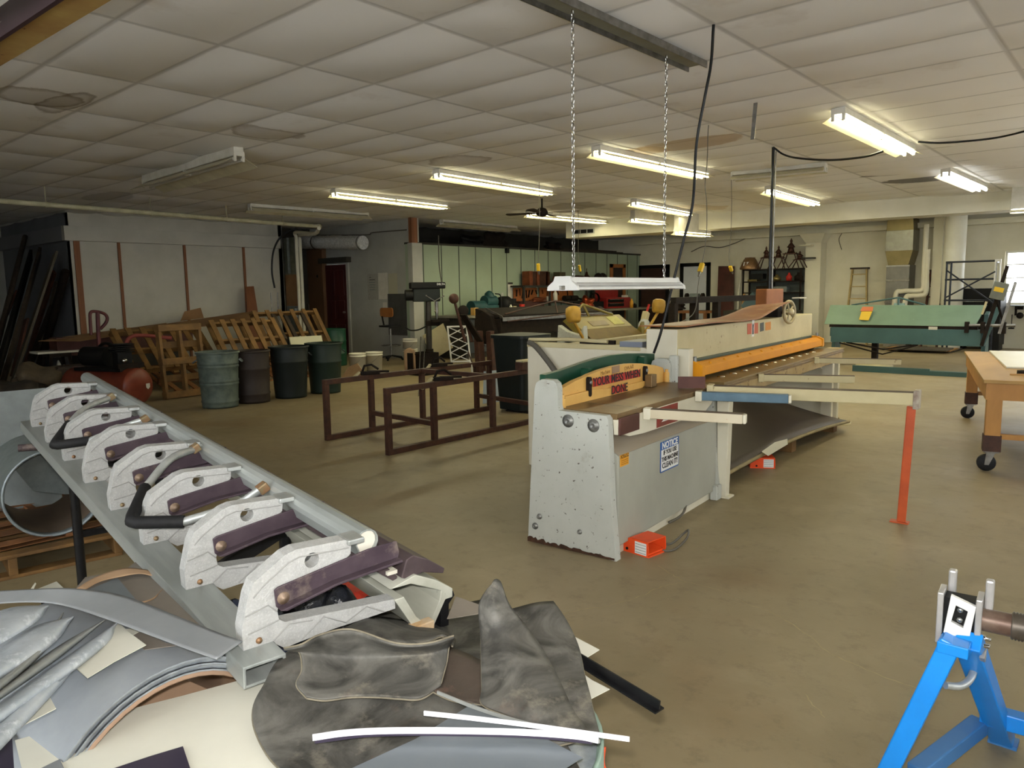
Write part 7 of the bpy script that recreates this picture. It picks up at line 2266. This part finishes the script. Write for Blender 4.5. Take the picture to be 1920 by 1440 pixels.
# ------------------------------------------------------------------ blue reel stand
M['blue'] = mat('bright blue enamel', '1a86de', '1579cc', .3, ns=3, chips=('4d8fbf', 30, .72, .75), coat=.2)
M['blue_dusty'] = mat('dusty blue enamel', '46709a', '2f66a0', .5, ns=4)
bs = thing('reel_stand', 'bright blue A frame reel stand holding a threaded shaft', 'stand', (-.37, 2.25, 0))
ap = V((-.342, 2.09, .5))
fR = V((-.275, 2.585, .0))
fLd = (at(1668, 1440, .1) - ap).normalized()
fL = ap + fLd * (ap.z / -fLd.z)
MB().bar(ap + Z3 * .0, fL, .062, .048, X3).build('leg', M['blue'], bs, bevel=.004)
MB().bar(ap + V((.03, .02, .0)), fR + Z3 * .01, .05, .06, X3).build('leg', M['blue'], bs, bevel=.004)
MB().box((ap.x - .03, ap.y - .035, ap.z - .03), (ap.x + .04, ap.y + .045, ap.z + .0)).build('apex_plate', M['blue'], bs, bevel=.003)
MB().box((fR.x - .035, fR.y - .03, 0), (fR.x + .04, fR.y + .03, .012)).build('foot_plate', M['blue_dusty'], bs)
k0 = at(1838, 1335, .13)
MB().bar(k0, k0 + V((.9, .07, 0)), .05, .05).build('cross_tube', M['blue'], bs, bevel=.004)
k1 = lerp(fR, ap, .2)
MB().bar(V((k0.x + .0, k0.y, .09)), at(1716, 1452, .06), .048, .048).build('base_tube', M['blue_dusty'], bs, bevel=.004)
wv = MB()
w0, w1 = lerp(ap, fL, .25) + V((.03, .0, 0)), lerp(ap, fR, .22)
wv.tube(spline([w0, lerp(w0, w1, .3) + V((.02, 0, -.012)), lerp(w0, w1, .7) + V((.025, 0, -.012)), w1 + V((.02, 0, 0)), w1 + V((.025, .01, .03))], 4), .010, 8)
wv.build('weld_bead', M['alu'], bs)
# the clamp head and shaft along +x
sx = V((.9965, .083, 0))
sy = V((-.083, .9965, 0))
Mc = Matrix((sx, sy, Z3)).transposed().to_4x4()
c0 = at(1800, 1152, .545)
Mc.translation = c0
Mc = Mc @ Matrix.Scale(1.22, 4)
hd_ = thing('shaft_clamp', 'bright steel clamp blocks on top of the blue reel stand', 'clamp', M=Mc)
M['bright_steel'] = mat('machined bright steel', 'bcbab8', 'a5a3a1', .3, .45, ns=12)
for x in (-.035, .035):
    MB().box((x - .006, -.03, -.062), (x + .006, .03, .05)).build('side_plate', M['bright_steel'], hd_, True, .002)
    for y, z in ((-.018, -.05), (.02, -.05), (0, -.055)):
        MB().lathe([(.008, 0), (.008, .006), (.005, .007), (.004, .016), (0, .017)], (x + .006, y, z), X3, 8).build('nut', M['chrome'], hd_, True)
MB().prism([(-.026, -.035), (.02, -.05), (.03, .035), (-.016, .05)], (0, -.032, 0), X3, Z3, Y3 * .012, [[(-.013, -.008), (.009, -.016), (.016, .022), (-.006, .03)]]).build('latch_plate', M['white_metal'], hd_, True, .001)
for z in (-.002, .02):
    MB().lathe([(.006, 0), (.006, .004), (0, .005)], (.002, -.024, z), -Y3, 8).build('latch_screw', M['chrome'], hd_, True)
MB().box((-.028, -.02, -.045), (.028, .02, .04)).build('bearing_block', M['black'], hd_, True)
for x, y in ((-.02, .035), (.05, .012)):
    MB().bar((x, y, .02), (x, y, .085), .02, .016, X3).build('thumb_tab', M['bright_steel'], hd_, True, .004)
MB().prism([(-.04, -.06), (.04, -.06), (.055, -.085), (.0, -.085)], (.042, -.02, 0), Y3, Z3, X3 * .01).build('lower_lug', M['bright_steel'], hd_, True, .002)
sh_ = thing('threaded_shaft', 'rusty threaded steel shaft running off to the right from the clamp', 'shaft', c0)
o = c0 + sx * .042 + Z3 * .0
MB().cyl(o, o + sx * .07, .029, n=20).build('plain_end', mat('rust streaked shaft', '7d6c5e', '5e4a3f', .4, .3, ns=14), sh_)
pts = [o + sx * (.07 + k * .0035) for k in range(260)]
MB().tube(pts, [.036 if k % 2 else .0325 for k in range(260)], 16).build('thread', mat('dark threaded rod', '5d554b', '4b443c', .4, .4, ns=20), sh_)
# far black flange of the reel at the picture's edge
rp = k0 + V((.12, .0, -.02))
tag(MB().lathe([(0, 0), (.13, 0), (.13, .012), (0, .012)], rp + V((.13, .01, .05)), sx, 32).build('reel_flange', M['black']), 'black reel flange against the blue cross tube at the picture\'s edge', 'flange')
tag(MB().box((-.18, 2.16, 0), (-.05, 2.3, .1)).build('amber_block', M['sh_amber'], bevel=.01), 'amber yellow block on the floor in the bottom right corner', 'block') if False else None

# ------------------------------------------------------------------ foot pedals
def pedal(label, c, rot):
    t = thing('foot_pedal', label, 'pedal', (c.x, c.y, 0), rot)
    M_o = M['orange']
    w, l, h = .075, .095, .085
    side = [(-l, .0), (l, .0), (l, h * .55), (l * .45, h), (-l, h)]
    for s in (-1, 1):
        MB().prism([(-l, 0), (l * .9, 0), (l, h * .3), (l * .95, h), (-l * .3, h * 1.0), (-l, h * .62)], (s * w - .002, 0, 0), Y3, Z3, X3 * .004).build('side_guard', M_o, t, True)
    MB().prism([(-l, h * .6), (-l * .3, h), (l * .95, h), (l * .95, h - .005), (-l * .28, h - .005), (-l, h * .55)], (-w, 0, 0), Y3, Z3, X3 * 2 * w).build('hood', M_o, t, True)
    MB().box((-w, -l, 0), (w, l, .008)).build('base', M_o, t, True)
    MB().prism([(-l * .95, .02), (l * .9, .01), (l * .9, .018), (-l * .95, .045)], (-w * .85, 0, 0), Y3, Z3, X3 * 1.7 * w).build('treadle', M_o, t, True)
    MB().box((-w, -l, 0), (w, -l * .75, h * .6)).build('rear_box', M_o, t, True, .004)
    lab = MB().box((w + .002, l * .05, .008), (w + .0032, l * .85, h - .012)).build('paper_label', M['sign_white'], t, True)
    for k in range(4):
        MB().box((w + .0032, l * .08, .015 + k * .015), (w + .0036, l * .82, .017 + k * .015)).build('print_line', M['ink'], lab, True)
    MB().lathe([(.008, 0), (.008, .004), (0, .005)], (w + .002, -l * .5, .02), X3, 10).build('rivet', M['black'], t, True)
    return t


c = at(1206, 1032, 0)
pedal('orange foot pedal on the floor at the small shear\'s near end', c, -97)
cord('pedal_cord', 'grey cord looping on the floor behind the near orange pedal', [V((c.x - .0, c.y + .12, .03)), at(1256, 1020, .03), at(1282, 1000, .05), at(1291, 994, .07), at(1287, 1010, .03), at(1265, 1030, .008), at(1244, 1032, .008), V((c.x + .05, c.y + .1, .02))], .006, M['rope_grey'])
c = at(1427, 874, 0)
pedal('orange foot pedal under the dark sheet skid with its label outward', c, -58)

# ------------------------------------------------------------------ dark sheet on skids below the big shear
sk = thing('sheet_skid', 'dark brown sheet on wooden blocks beneath the big shear\'s bed', 'sheet', (-2.7, 6.3, 0))
def skf(u, v):
    # u along, v from the front edge to the back
    f = lerp(at(1362, 888, .11), at(1590, 779, .14), u)
    b_ = f + V((-1.25, .05, 0))
    p = lerp(f, b_, v)
    p.z = .12 + .05 * math.sin(PI * u) + .46 * max(v, 0) ** 1.3 * (.6 + .4 * math.sin(PI * min(u * 1.1, 1))) - .03 * u
    return p
MB().sheet(skf, 20, 14, .012).build('dark_sheet', mat('dark brown scaled sheet', '40342a', '372c23', .5, .1, ns=3), sk)
f0, f1 = at(1362, 888, .105), at(1590, 779, .13)
MB().tube([skf(k / 20, 0) + Z3 * -.008 + V((.012, 0, 0)) for k in range(21)], .014, 6).build('pale_edge', mat('dusty tan edge', '8a7c58', '766948', .6, ns=8), sk)
for t in (.05, .53, .93):
    p = skf(t, .03)
    MB().box((p.x - 1.0, p.y - .05, 0), (p.x - .02, p.y + .05, p.z - .014)).build('wood_block', M['wood_h'], sk)
p = skf(.3, -.03)
tag(MB().prism([(-.3, -.03), (.15, -.04), (.3, .01), (.1, .05), (-.24, .04)], p + V((.0, 0, .012)), V((-.07, .99, .03)), V((-.97, -.05, .16)), V((0, 0, .003))).build('scrap_strip', M['sheet_white']), 'bent white offcut lying on the front edge of the dark sheet', 'offcut')

# ------------------------------------------------------------------ ladders, duct, pipes on the far wall
def ladder(label, x0, y0, x1, y1, w_top, w_bot, n, m, Yt=19.2, zb=0, cap=True):
    a, b_ = onY(x0, y0, Yt), onY(x1, y1, Yt - .35)
    t = thing('step_ladder', label, 'ladder', (b_.x, Yt - .5, 0))
    f = (0 - b_.z) / (a.z - b_.z)
    ft = lerp(b_, a, f)
    for s in (-1, 1):
        MB().bar(ft + X3 * s * w_bot / 2, a + X3 * s * w_top / 2, .035, .08, Y3).build('rail', M[m], t)
    for k in range(n):
        q = lerp(ft, a, (k + .8) / (n + .3))
        w = w_bot + (w_top - w_bot) * (k + .8) / (n + .3)
        MB().box(q + V((-w / 2, -.05, -.012)), q + V((w / 2, .05, .012))).build('rung', M[m], t)
    if cap:
        MB().box(a + V((-w_top / 2 - .04, -.08, -.02)), a + V((w_top / 2 + .04, .12, .02))).build('cap', M['dark_wood'], t)
    return t


M['ladder_tan'] = mat('tan wooden ladder', 'a08a58', '8b774b', .6, ns=6)
ladder('tan wooden step ladder leaning on the white wall left of the metal duct', 1612, 503, 1606, 600, .32, .52, 6, 'ladder_tan')
ladder('dark red brown ladder standing right of the metal duct', 1755, 507, 1746, 600, .2, .32, 7, 'red_wood', 19.2)
dx0, dx1 = onY(1661, 450, 18.9).x, onY(1712, 450, 18.9).x
hv = thing('air_handler_duct', 'bright sheet metal plenum duct on the white far wall', 'duct', ((dx0 + dx1) / 2, 19.0, 0))
zz = lambda y: onY(1685, y, 18.9).z
z0, z1, z2_, z3, z4, z5 = zz(690), zz(497), zz(470), zz(432), zz(418), zz(408)
cx = (dx0 + dx1) / 2
hw_ = (dx1 - dx0) / 2
M['duct'] = mat('bright duct metal', 'a5a497', '8f8e82', .3, .5, ns=6, bump=.15, bs=6)
def frust(mb, z0, w0, z1, w1, d0=.55, d1=.55):
    y = 19.45
    vs = [(cx - w0, y - d0, z0), (cx + w0, y - d0, z0), (cx + w0, y, z0), (cx - w0, y, z0), (cx - w1, y - d1, z1), (cx + w1, y - d1, z1), (cx + w1, y, z1), (cx - w1, y, z1)]
    return mb.add(vs, [(0, 3, 2, 1), (4, 5, 6, 7), (0, 1, 5, 4), (1, 2, 6, 5), (2, 3, 7, 6), (3, 0, 4, 7)])
frust(MB(), 0, hw_ * .85, z1, hw_ * .85).build('cabinet', mat('grey furnace cabinet', '7d7b74', '6f6d67', .4, .3, ns=5), hv, bevel=.004)
for z in (z1 - .02, z1 - .35, z1 - .85, z1 - 1.3):
    MB().box((cx - hw_ * .87, 18.885, z - .02), (cx + hw_ * .87, 18.9, z + .02)).build('seam', M['chrome'], hv)
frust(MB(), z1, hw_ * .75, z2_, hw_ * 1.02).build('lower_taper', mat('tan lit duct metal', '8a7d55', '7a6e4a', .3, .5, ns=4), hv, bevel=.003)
frust(MB(), z2_, hw_ * 1.02, z3, hw_ * 1.0).build('plenum', M['duct'], hv, bevel=.003)
frust(MB(), z3, hw_ * 1.0, z5 + .1, hw_ * .9).build('upper_taper', bpy.data.materials['tan lit duct metal'], hv, bevel=.003)
MB().box((cx + hw_ * .1, 19.0, z5 + .05), (cx + hw_ * 1.05, 19.4, 2.95)).build('top_duct', M['galv_dull'], hv)
zc_ = onY(1685, 450, 18.9).z
for k, (pts, lab) in enumerate(((((1677, 572), (1679, 555), (1692, 546), (1722, 545), (1731, 540), (1732, 520)), 'left'), (((1695, 572), (1698, 562), (1708, 555), (1725, 554), (1736, 548), (1737, 515)), 'right'))):
    P3 = [onY(x, y, 18.75) for x, y in pts]
    P3[0].z = .3
    top_ = P3[-1].copy()
    top_.z = 2.75 if k == 0 else 2.2
    tag(MB().tube(spline(P3, 6) + [top_], .055, 12).build('flue_pipe', M['pvc']), 'white flue pipe with two bends, the %s one of the pair by the duct' % lab, 'pipe', 'flue pipes by the duct')
p = onY(1688, 570, 18.72)
tag(MB().box((p.x - .12, 18.66, p.z - .25), (p.x + .1, 18.76, p.z + .02)).build('vent_cap', mat('pale blue plastic', '8fb0b0', None, .5)), 'pale blue plastic piece between the white flue pipes', 'plastic piece')
# wall shelf brackets on the pilaster
for (x, y, lab) in ((1508, 460, 'upper of the two small brackets on the white pilaster'), (1512, 484, 'lower of the two small brackets on the white pilaster')):
    a = onY(x, y, 19.0)
    tag(MB().box((a.x - .1, 18.9, a.z - .015), (a.x + .2, 19.1, a.z + .015)).build('wall_bracket', M['white_paint'] if y == 460 else M['dark_recess']), lab, 'bracket')
tag(MB().tube(spline([onY(1583, 430, 19.49), onY(1577, 440, 19.49), onY(1573, 450, 19.49), onY(1578, 468, 19.49)], 4), .008, 4).build('wall_crack', M['rope_grey']), 'thin dark squiggle of wire on the white wall above the tan ladder', 'wire')

# ------------------------------------------------------------------ lantern shelf by the pilaster
Ys = 18.9
sx0, sx1 = onY(1392, 505, Ys).x, onY(1503, 505, Ys).x
zt2 = onY(1440, 504, Ys).z
ls = thing('steel_shelving', 'dark steel shelving with lantern frames on top, beside the white pilaster', 'shelving', ((sx0 + sx1) / 2, Ys + .2, 0))
for z in (zt2, onY(1440, 527, Ys).z, onY(1440, 548, Ys).z, .3):
    MB().box((sx0, Ys, z - .03), (sx1, Ys + .45, z)).build('shelf', M['iron'], ls)
for x in (sx0, (sx0 + sx1) / 2 - .1, sx1 - .04):
    for y in (Ys, Ys + .41):
        MB().box((x, y, 0), (x + .04, y + .04, zt2)).build('post', M['iron'], ls)
MB().box((sx0, Ys + .44, .2), (sx1, Ys + .455, zt2)).build('back', mat('grey green back sheet', '5d625a', '50554e', .6, ns=4), ls)
def lantern(label, px, s, top):
    a = onY(px, 504, Ys + .2)
    zt = top
    t = thing('lantern_frame', label, 'lantern', (a.x, Ys + .2, zt2 + .001))
    H_ = zt - zt2
    for sxx, syy in ((-1, -1), (1, -1), (1, 1), (-1, 1)):
        MB().cyl((a.x + sxx * .26 * s, Ys + .2 + syy * .16 * s, zt2 + .002), (a.x + sxx * .1 * s, Ys + .2 + syy * .07 * s, zt2 + H_ * .52), .014, n=6).build('leg', M['copper_dk'], t)
    MB().box((a.x - .16 * s, Ys + .2 - .11 * s, zt2 + H_ * .46), (a.x + .16 * s, Ys + .2 + .11 * s, zt2 + H_ * .49)).build('collar', M['copper_dk'], t)
    o = (a.x, Ys + .2, zt2 + H_ * .49)
    MB().lathe([(.11 * s, 0), (.08 * s, H_ * .06), (.06 * s, H_ * .18), (.1 * s, H_ * .2), (.05 * s, H_ * .3), (.02 * s, H_ * .36), (.035 * s, H_ * .4), (0, H_ * .51)], o, Z3, 12).build('finial', M['copper_dk'], t)
    return t
tz1 = onY(1436, 461, Ys + .2).z
lantern('small dark lantern frame left of the conduit on the steel shelving', 1436, .8, tz1)
lantern('small dark lantern frame in the middle of the steel shelving', 1459, .85, tz1)
lantern('tallest dark lantern frame on the steel shelving', 1482, 1.05, onY(1482, 446, Ys + .2).z)
lantern('dark lantern frame half hidden by the white pilaster', 1499, .9, onY(1500, 470, Ys + .2).z)
a = onY(1406, 503, Ys + .2)
cl_ = thing('copper_lamp_cap', 'tapered copper lamp cap numbered 17 at the shelving\'s left end', 'lamp', (a.x, Ys + .2, zt2 + .001))
MB().lathe([(.27, 0), (.28, .03), (.17, .26), (.15, .27), (.14, .31), (0, .32)], (a.x, Ys + .2, zt2 + .001), Z3, 8).build('cap', mat('tan copper sheet', '8a6a4a', '74583c', .4, .5, ns=5), cl_)
text_mesh('17', .15, M['sign_white'], 'numeral', cl_, plane_M((a.x - .03, Ys + .2 - .222, zt2 + .14), X3, V((0, .42, .9))), bold=.004)
# things on its shelves and at its foot
for k, (px, py, w, h, m, name, lab, cat) in enumerate((
        (1420, 526, .35, .14, 'black', 'black_case', 'black case on the second shelf, left of the conduit', 'case'), (1412, 527, .25, .05, 'brass', 'brass_strip', 'brass coloured strip under the black case', 'strip'),
        (1455, 526, .2, .16, 'brass', 'pale_fitting', 'pale metal fitting on the second shelf right of the conduit', 'fitting'), (1478, 524, .14, .2, 'sign_red', 'red_bottle', 'red bottle on the second shelf below the tallest lantern', 'bottle'),
        (1496, 526, .2, .2, 'iron', 'dark_pot', 'dark pot on the second shelf by the pilaster', 'pot'), (1430, 546, .3, .16, 'iron', 'iron_casting', 'dark casting on the third shelf left of the conduit', 'casting'), (1462, 547, .4, .14, 'galv_dull', 'grey_box', 'grey box on the third shelf right of the conduit', 'box'))):
    a = onY(px, py, Ys + .15)
    zsf = onY(1440, 527, Ys).z if py < 535 else onY(1440, 548, Ys).z
    c_ = V((a.x, Ys + .2, zsf + .001 + (.06 if name == 'black_case' else 0)))
    if cat in ('bottle', 'pot', 'fitting'):
        o = MB().lathe([(0, 0), (w * .5, 0), (w * .55, h * .5), (w * .2, h * .8), (w * .2, h), (0, h)], c_, Z3, 14)
    else:
        o = MB().box(c_ + V((-w / 2, -.12, 0)), c_ + V((w / 2, .12, h)))
    tag(o.build(name, M[m], bevel=.005 if cat in ('case', 'box', 'casting', 'strip') else 0), lab, cat)
a = onY(1408, 590, 18.5)
bx_ = tag(MB().bar(V((a.x - .1, 18.5, .85)), V((a.x + .2, 18.5, 1.2)), .3, .35, Y3).build('blue_tin', mat('blue grey tin', '4f6268', '455659', .5, ns=5), bevel=.01), 'tilted blue grey tin in front of the steel shelving', 'tin')
a = onY(1425, 575, 18.3)
tag(MB().box((sx0 - .1, 18.0, 0), (sx1 + .1, 18.75, .84)).build('low_bench', M['dark_recess'], bevel=.01), 'dark low bench in front of the steel shelving', 'bench')
blob('scrap_heap', 'heap of dark scrap on the low bench before the shelving', 'scrap', (onY(1446, 580, 18.35).x, 18.35, .84), .3, .2, .2, M['iron'], 21, .4)
tag(MB().prism([(0, 0), (.25, 0), (.12, .28)], (onY(1424, 578, 18.1).x, 18.05, .842), X3, V((0, .5, .85)), V((0, .01, 0))).build('bright_offcut', M['white_metal']), 'bright white triangular offcut on the low bench', 'offcut')
tag(MB().bar(V((onY(1385, 600, 18.6).x, 18.6, 0)), V((onY(1396, 560, 18.9).x, 18.88, 1.25)), .06, .03, Y3).build('pale_board', M['wood']), 'pale board leaning on the left of the steel shelving', 'board')
# dark door leaf leaning on the far wall
a, b_ = onY(1347, 499, 19.35), onY(1376, 499, 19.35)
c_, d_ = onY(1342, 640, 18.9), onY(1374, 640, 18.9)
f = lambda t, q: lerp(t, q, t.z / (t.z - q.z)) + Z3 * .005
vs = [a, b_, f(b_, d_), f(a, c_)]
vs2 = [p + V((0, .045, .0)) for p in vs]
tag(MB().add(vs + vs2, [(0, 1, 2, 3), (7, 6, 5, 4), (0, 4, 5, 1), (1, 5, 6, 2), (2, 6, 7, 3), (3, 7, 4, 0)]).build('loose_door', mat('dark stained loose door', '3e2620', '55302a', .4, ns=3)), 'dark stained door leaf leaning between the white door and the shelving', 'door')
a = onY(1381, 500, 19.2)
tag(MB().cyl((a.x, 19.2, 0), (a.x + .05, 19.4, 2.1), .03, n=10).build('white_pole', M['pvc']), 'white pole leaning right of the dark loose door', 'pole')
# bench below the back doors with bits on it
bb_ = thing('back_bench', 'brown bench in front of the back doors with small tools on it', 'bench', (-9.5, 18.0, 0))
xa, xb_ = onY(1262, 610, 17.6).x, onY(1330, 610, 17.6).x
MB().box((xa, 17.4, .78), (xb_, 18.1, .84)).build('top', M['wood_red'], bb_)
for x in (xa + .05, xb_ - .1):
    for y in (17.45, 18.0):
        MB().box((x, y, 0), (x + .07, y + .07, .78)).build('leg', M['wood_red'], bb_)
a = onY(1302, 600, 17.7)
gm = thing('grinder', 'bench grinder mounted high before the white back door', 'grinder', (a.x, 17.7, .841))
MB().box((a.x - .05, 17.66, .841), (a.x + .05, 17.74, 1.12)).build('stand', M['iron'], gm)
MB().cyl((a.x - .12, 17.7, 1.2), (a.x + .12, 17.7, 1.2), .085, n=16).build('motor', M['galv_dull'], gm)
for s in (-1, 1):
    MB().cyl((a.x + s * .2, 17.7, 1.2), (a.x + s * .25, 17.7, 1.2), .095, n=18).build('wheel', M['iron'], gm)
a = onY(1268, 602, 17.7)
blob('tool_heap', 'small heap of dark tools on the brown back bench', 'tools', (a.x, 17.7, .841), .25, .15, .12, M['iron'], 31, .4)

# ------------------------------------------------------------------ scaffold, cabinet, switch box by the window
Yc = 18.2
fx0, fx1 = onY(1776, 490, Yc).x, onY(1868, 490, Yc).x
zt3 = onY(1800, 491, Yc).z
zr = onY(1800, 524, Yc).z
zr2 = onY(1800, 563, Yc).z
sf = thing('scaffold', 'dark tube scaffold with crossed braces beside the window', 'scaffold', ((fx0 + fx1) / 2, Yc, 0))
M['tube_dark'] = mat('dark blue grey tube', '30333c', '262a31', .4, .3, ns=8)
for x in (fx0, fx0 + .085, fx1):
    MB().cyl((x, Yc, 0), (x, Yc, zt3), .02, n=10).build('post', M['tube_dark'], sf)
for k, x in enumerate((fx0, fx1)):
    MB().cyl((x, Yc + .5, 0), (x, Yc + .5, zt3), .02, n=10).build('post', M['tube_dark'], sf)
    MB().cyl((x, Yc, zt3 - .02), (x, Yc + .5, zt3 - .02), .02, n=10).build('end_rail', M['tube_dark'], sf)
for z in (zt3, zr, zr2, .3):
    MB().cyl((fx0 - .02, Yc, z), (fx1, Yc, z), .02, n=10).build('rail', M['tube_dark'], sf)
MB().cyl((fx0, Yc - .02, zr + .2), (fx1, Yc - .02, zr - .5), .016, n=8).cyl((fx0, Yc - .03, zr2 + .05), (fx1, Yc - .03, zt3 - .22), .016, n=8).build('cross_brace', M['tube_dark'], sf)
MB().prism([(0, 0), (.11, 0), (.11, .55), (0, .55)], (fx1 - .02, Yc - .03, zt3 - .52), X3, Z3, Y3 * .03, [[(.03, .04), (.08, .04), (.08, .5), (.03, .5)]]).build('white_bracket', M['white_metal'], sf)
x0, x1 = onY(1801, 560, 19.0).x, onY(1848, 560, 19.0).x
cb_ = thing('black_cabinet', 'black cabinet standing behind the scaffold braces', 'cabinet', ((x0 + x1) / 2, 19.0, 0))
MB().box((x0, 18.8, .1), (x1 + .35, 19.3, onY(1820, 541, 18.8).z)).build('case', M['black'], cb_, bevel=.01)
MB().box((x0 + .02, 18.785, onY(1820, 562, 18.8).z), (x1, 18.8, onY(1820, 566, 18.8).z)).build('bright_rail', M['chrome'], cb_)
for x in (x0 + .05, x1 + .2):
    MB().box((x, 18.85, 0), (x + .08, 19.25, .1)).build('foot', M['black'], cb_)
x0 = onY(1857, 560, 18.6).x
tag(MB().prism([(-.02, 0), (.22, 0), (.2, 1.25), (.02, 1.25)], (x0, 18.5, 0), X3, Z3, Y3 * .5).build('black_column', M['black'], bevel=.02), 'tall black tapered cover standing between the scaffold and the window', 'cover')
c = onY(1873, 545, Yg - .15)
cbx = thing('control_box', 'grey control box with a yellow label on top of the brake\'s right end', 'control box', c)
up = V((.24, 0, .97))
rt = V((.97, .0, -.24))
MB().prism([(-.1, -.14), (.1, -.14), (.1, .13), (-.1, .13)], c, rt, up, Y3 * .08).build('box', mat('grey control box', '6a6c62', '5d5f56', .5, ns=5), cbx, bevel=.008)
MB().prism([(-.07, -.02), (.06, -.02), (.06, .05), (-.07, .05)], c - Y3 * .003, rt, up, Y3 * .003).build('label', M['yellow_plug'], cbx)
MB().cyl(c - up * .13 + Y3 * .04, V((gx1 + .3, Yg + .0, zB - .0)), .018, n=8).build('arm', M['iron'], cbx)
# drill stand at the right edge under the window
c = onY(1903, 590, 19.1)
vs_ = thing('wall_clamp', 'dark clamp fitting fixed below the window sill', 'clamp', c)
MB().box(c + V((-.1, 0, .18)), c + V((.2, .3, .2))).build('top_plate', M['galv_dull'], vs_)
MB().bar(c + V((0, .1, .18)), c + V((0, .1, -.02)), .04, .04).build('stem', M['iron'], vs_)
MB().ball(c + V((.08, .08, -.02)), .07, n=12).build('body', M['iron'], vs_)
MB().cyl(c + V((-.06, .08, 0)), c + V((-.06, .08, -.28)), .008, n=6).build('rod', M['iron'], vs_)
MB().box(c + V((-.11, .02, -.31)), c + V((-.01, .14, -.28))).build('pad', M['black'], vs_)
MB().box(c + V((-.05, .3, .1)), c + V((.1, .42, .2))).build('bracket', M['iron'], vs_)
FLASH, EXPO = 25.0, 0.25
# ------------------------------------------------------------------ light and camera
w = bpy.data.worlds.new('world')
SC.world = w
w.use_nodes = True
bg = w.node_tree.nodes['Background']
bg.inputs[0].default_value = (.93, .97, 1.0, 1)
bg.inputs[1].default_value = 7.5
fl_ = bpy.data.lights.new('camera_flash', 'AREA')
fl_.shape = 'DISK'
fl_.size = .05
fl_.energy = FLASH
fl_.color = (1, .97, .93)
fl_.spread = R(120)
fo = bpy.data.objects.new('camera_flash', fl_)
COL.objects.link(fo)
fo.location = CAM + CU * .07 - CR * .02
fo.rotation_euler = Matrix((CR, CU, -CF)).transposed().to_euler()
cd = bpy.data.cameras.new('camera')
cd.sensor_width = 36
cd.lens = F_PX / 1920 * 36
cd.clip_start = .02
co = bpy.data.objects.new('camera', cd)
COL.objects.link(co)
mw = Matrix((CR, CU, -CF)).transposed().to_4x4()
mw.translation = CAM
co.matrix_world = mw
SC.camera = co
SC.view_settings.view_transform = 'Standard'
SC.view_settings.look = 'None'
SC.view_settings.gamma = 1
SC.view_settings.use_curve_mapping = False
SC.view_settings.exposure = EXPO
SC.cycles.use_denoising = True
SC.cycles.max_bounces = 8
SC.cycles.diffuse_bounces = 4
SC.cycles.glossy_bounces = 3
SC.cycles.caustics_reflective = False
SC.cycles.caustics_refractive = False
SC.cycles.sample_clamp_indirect = 6
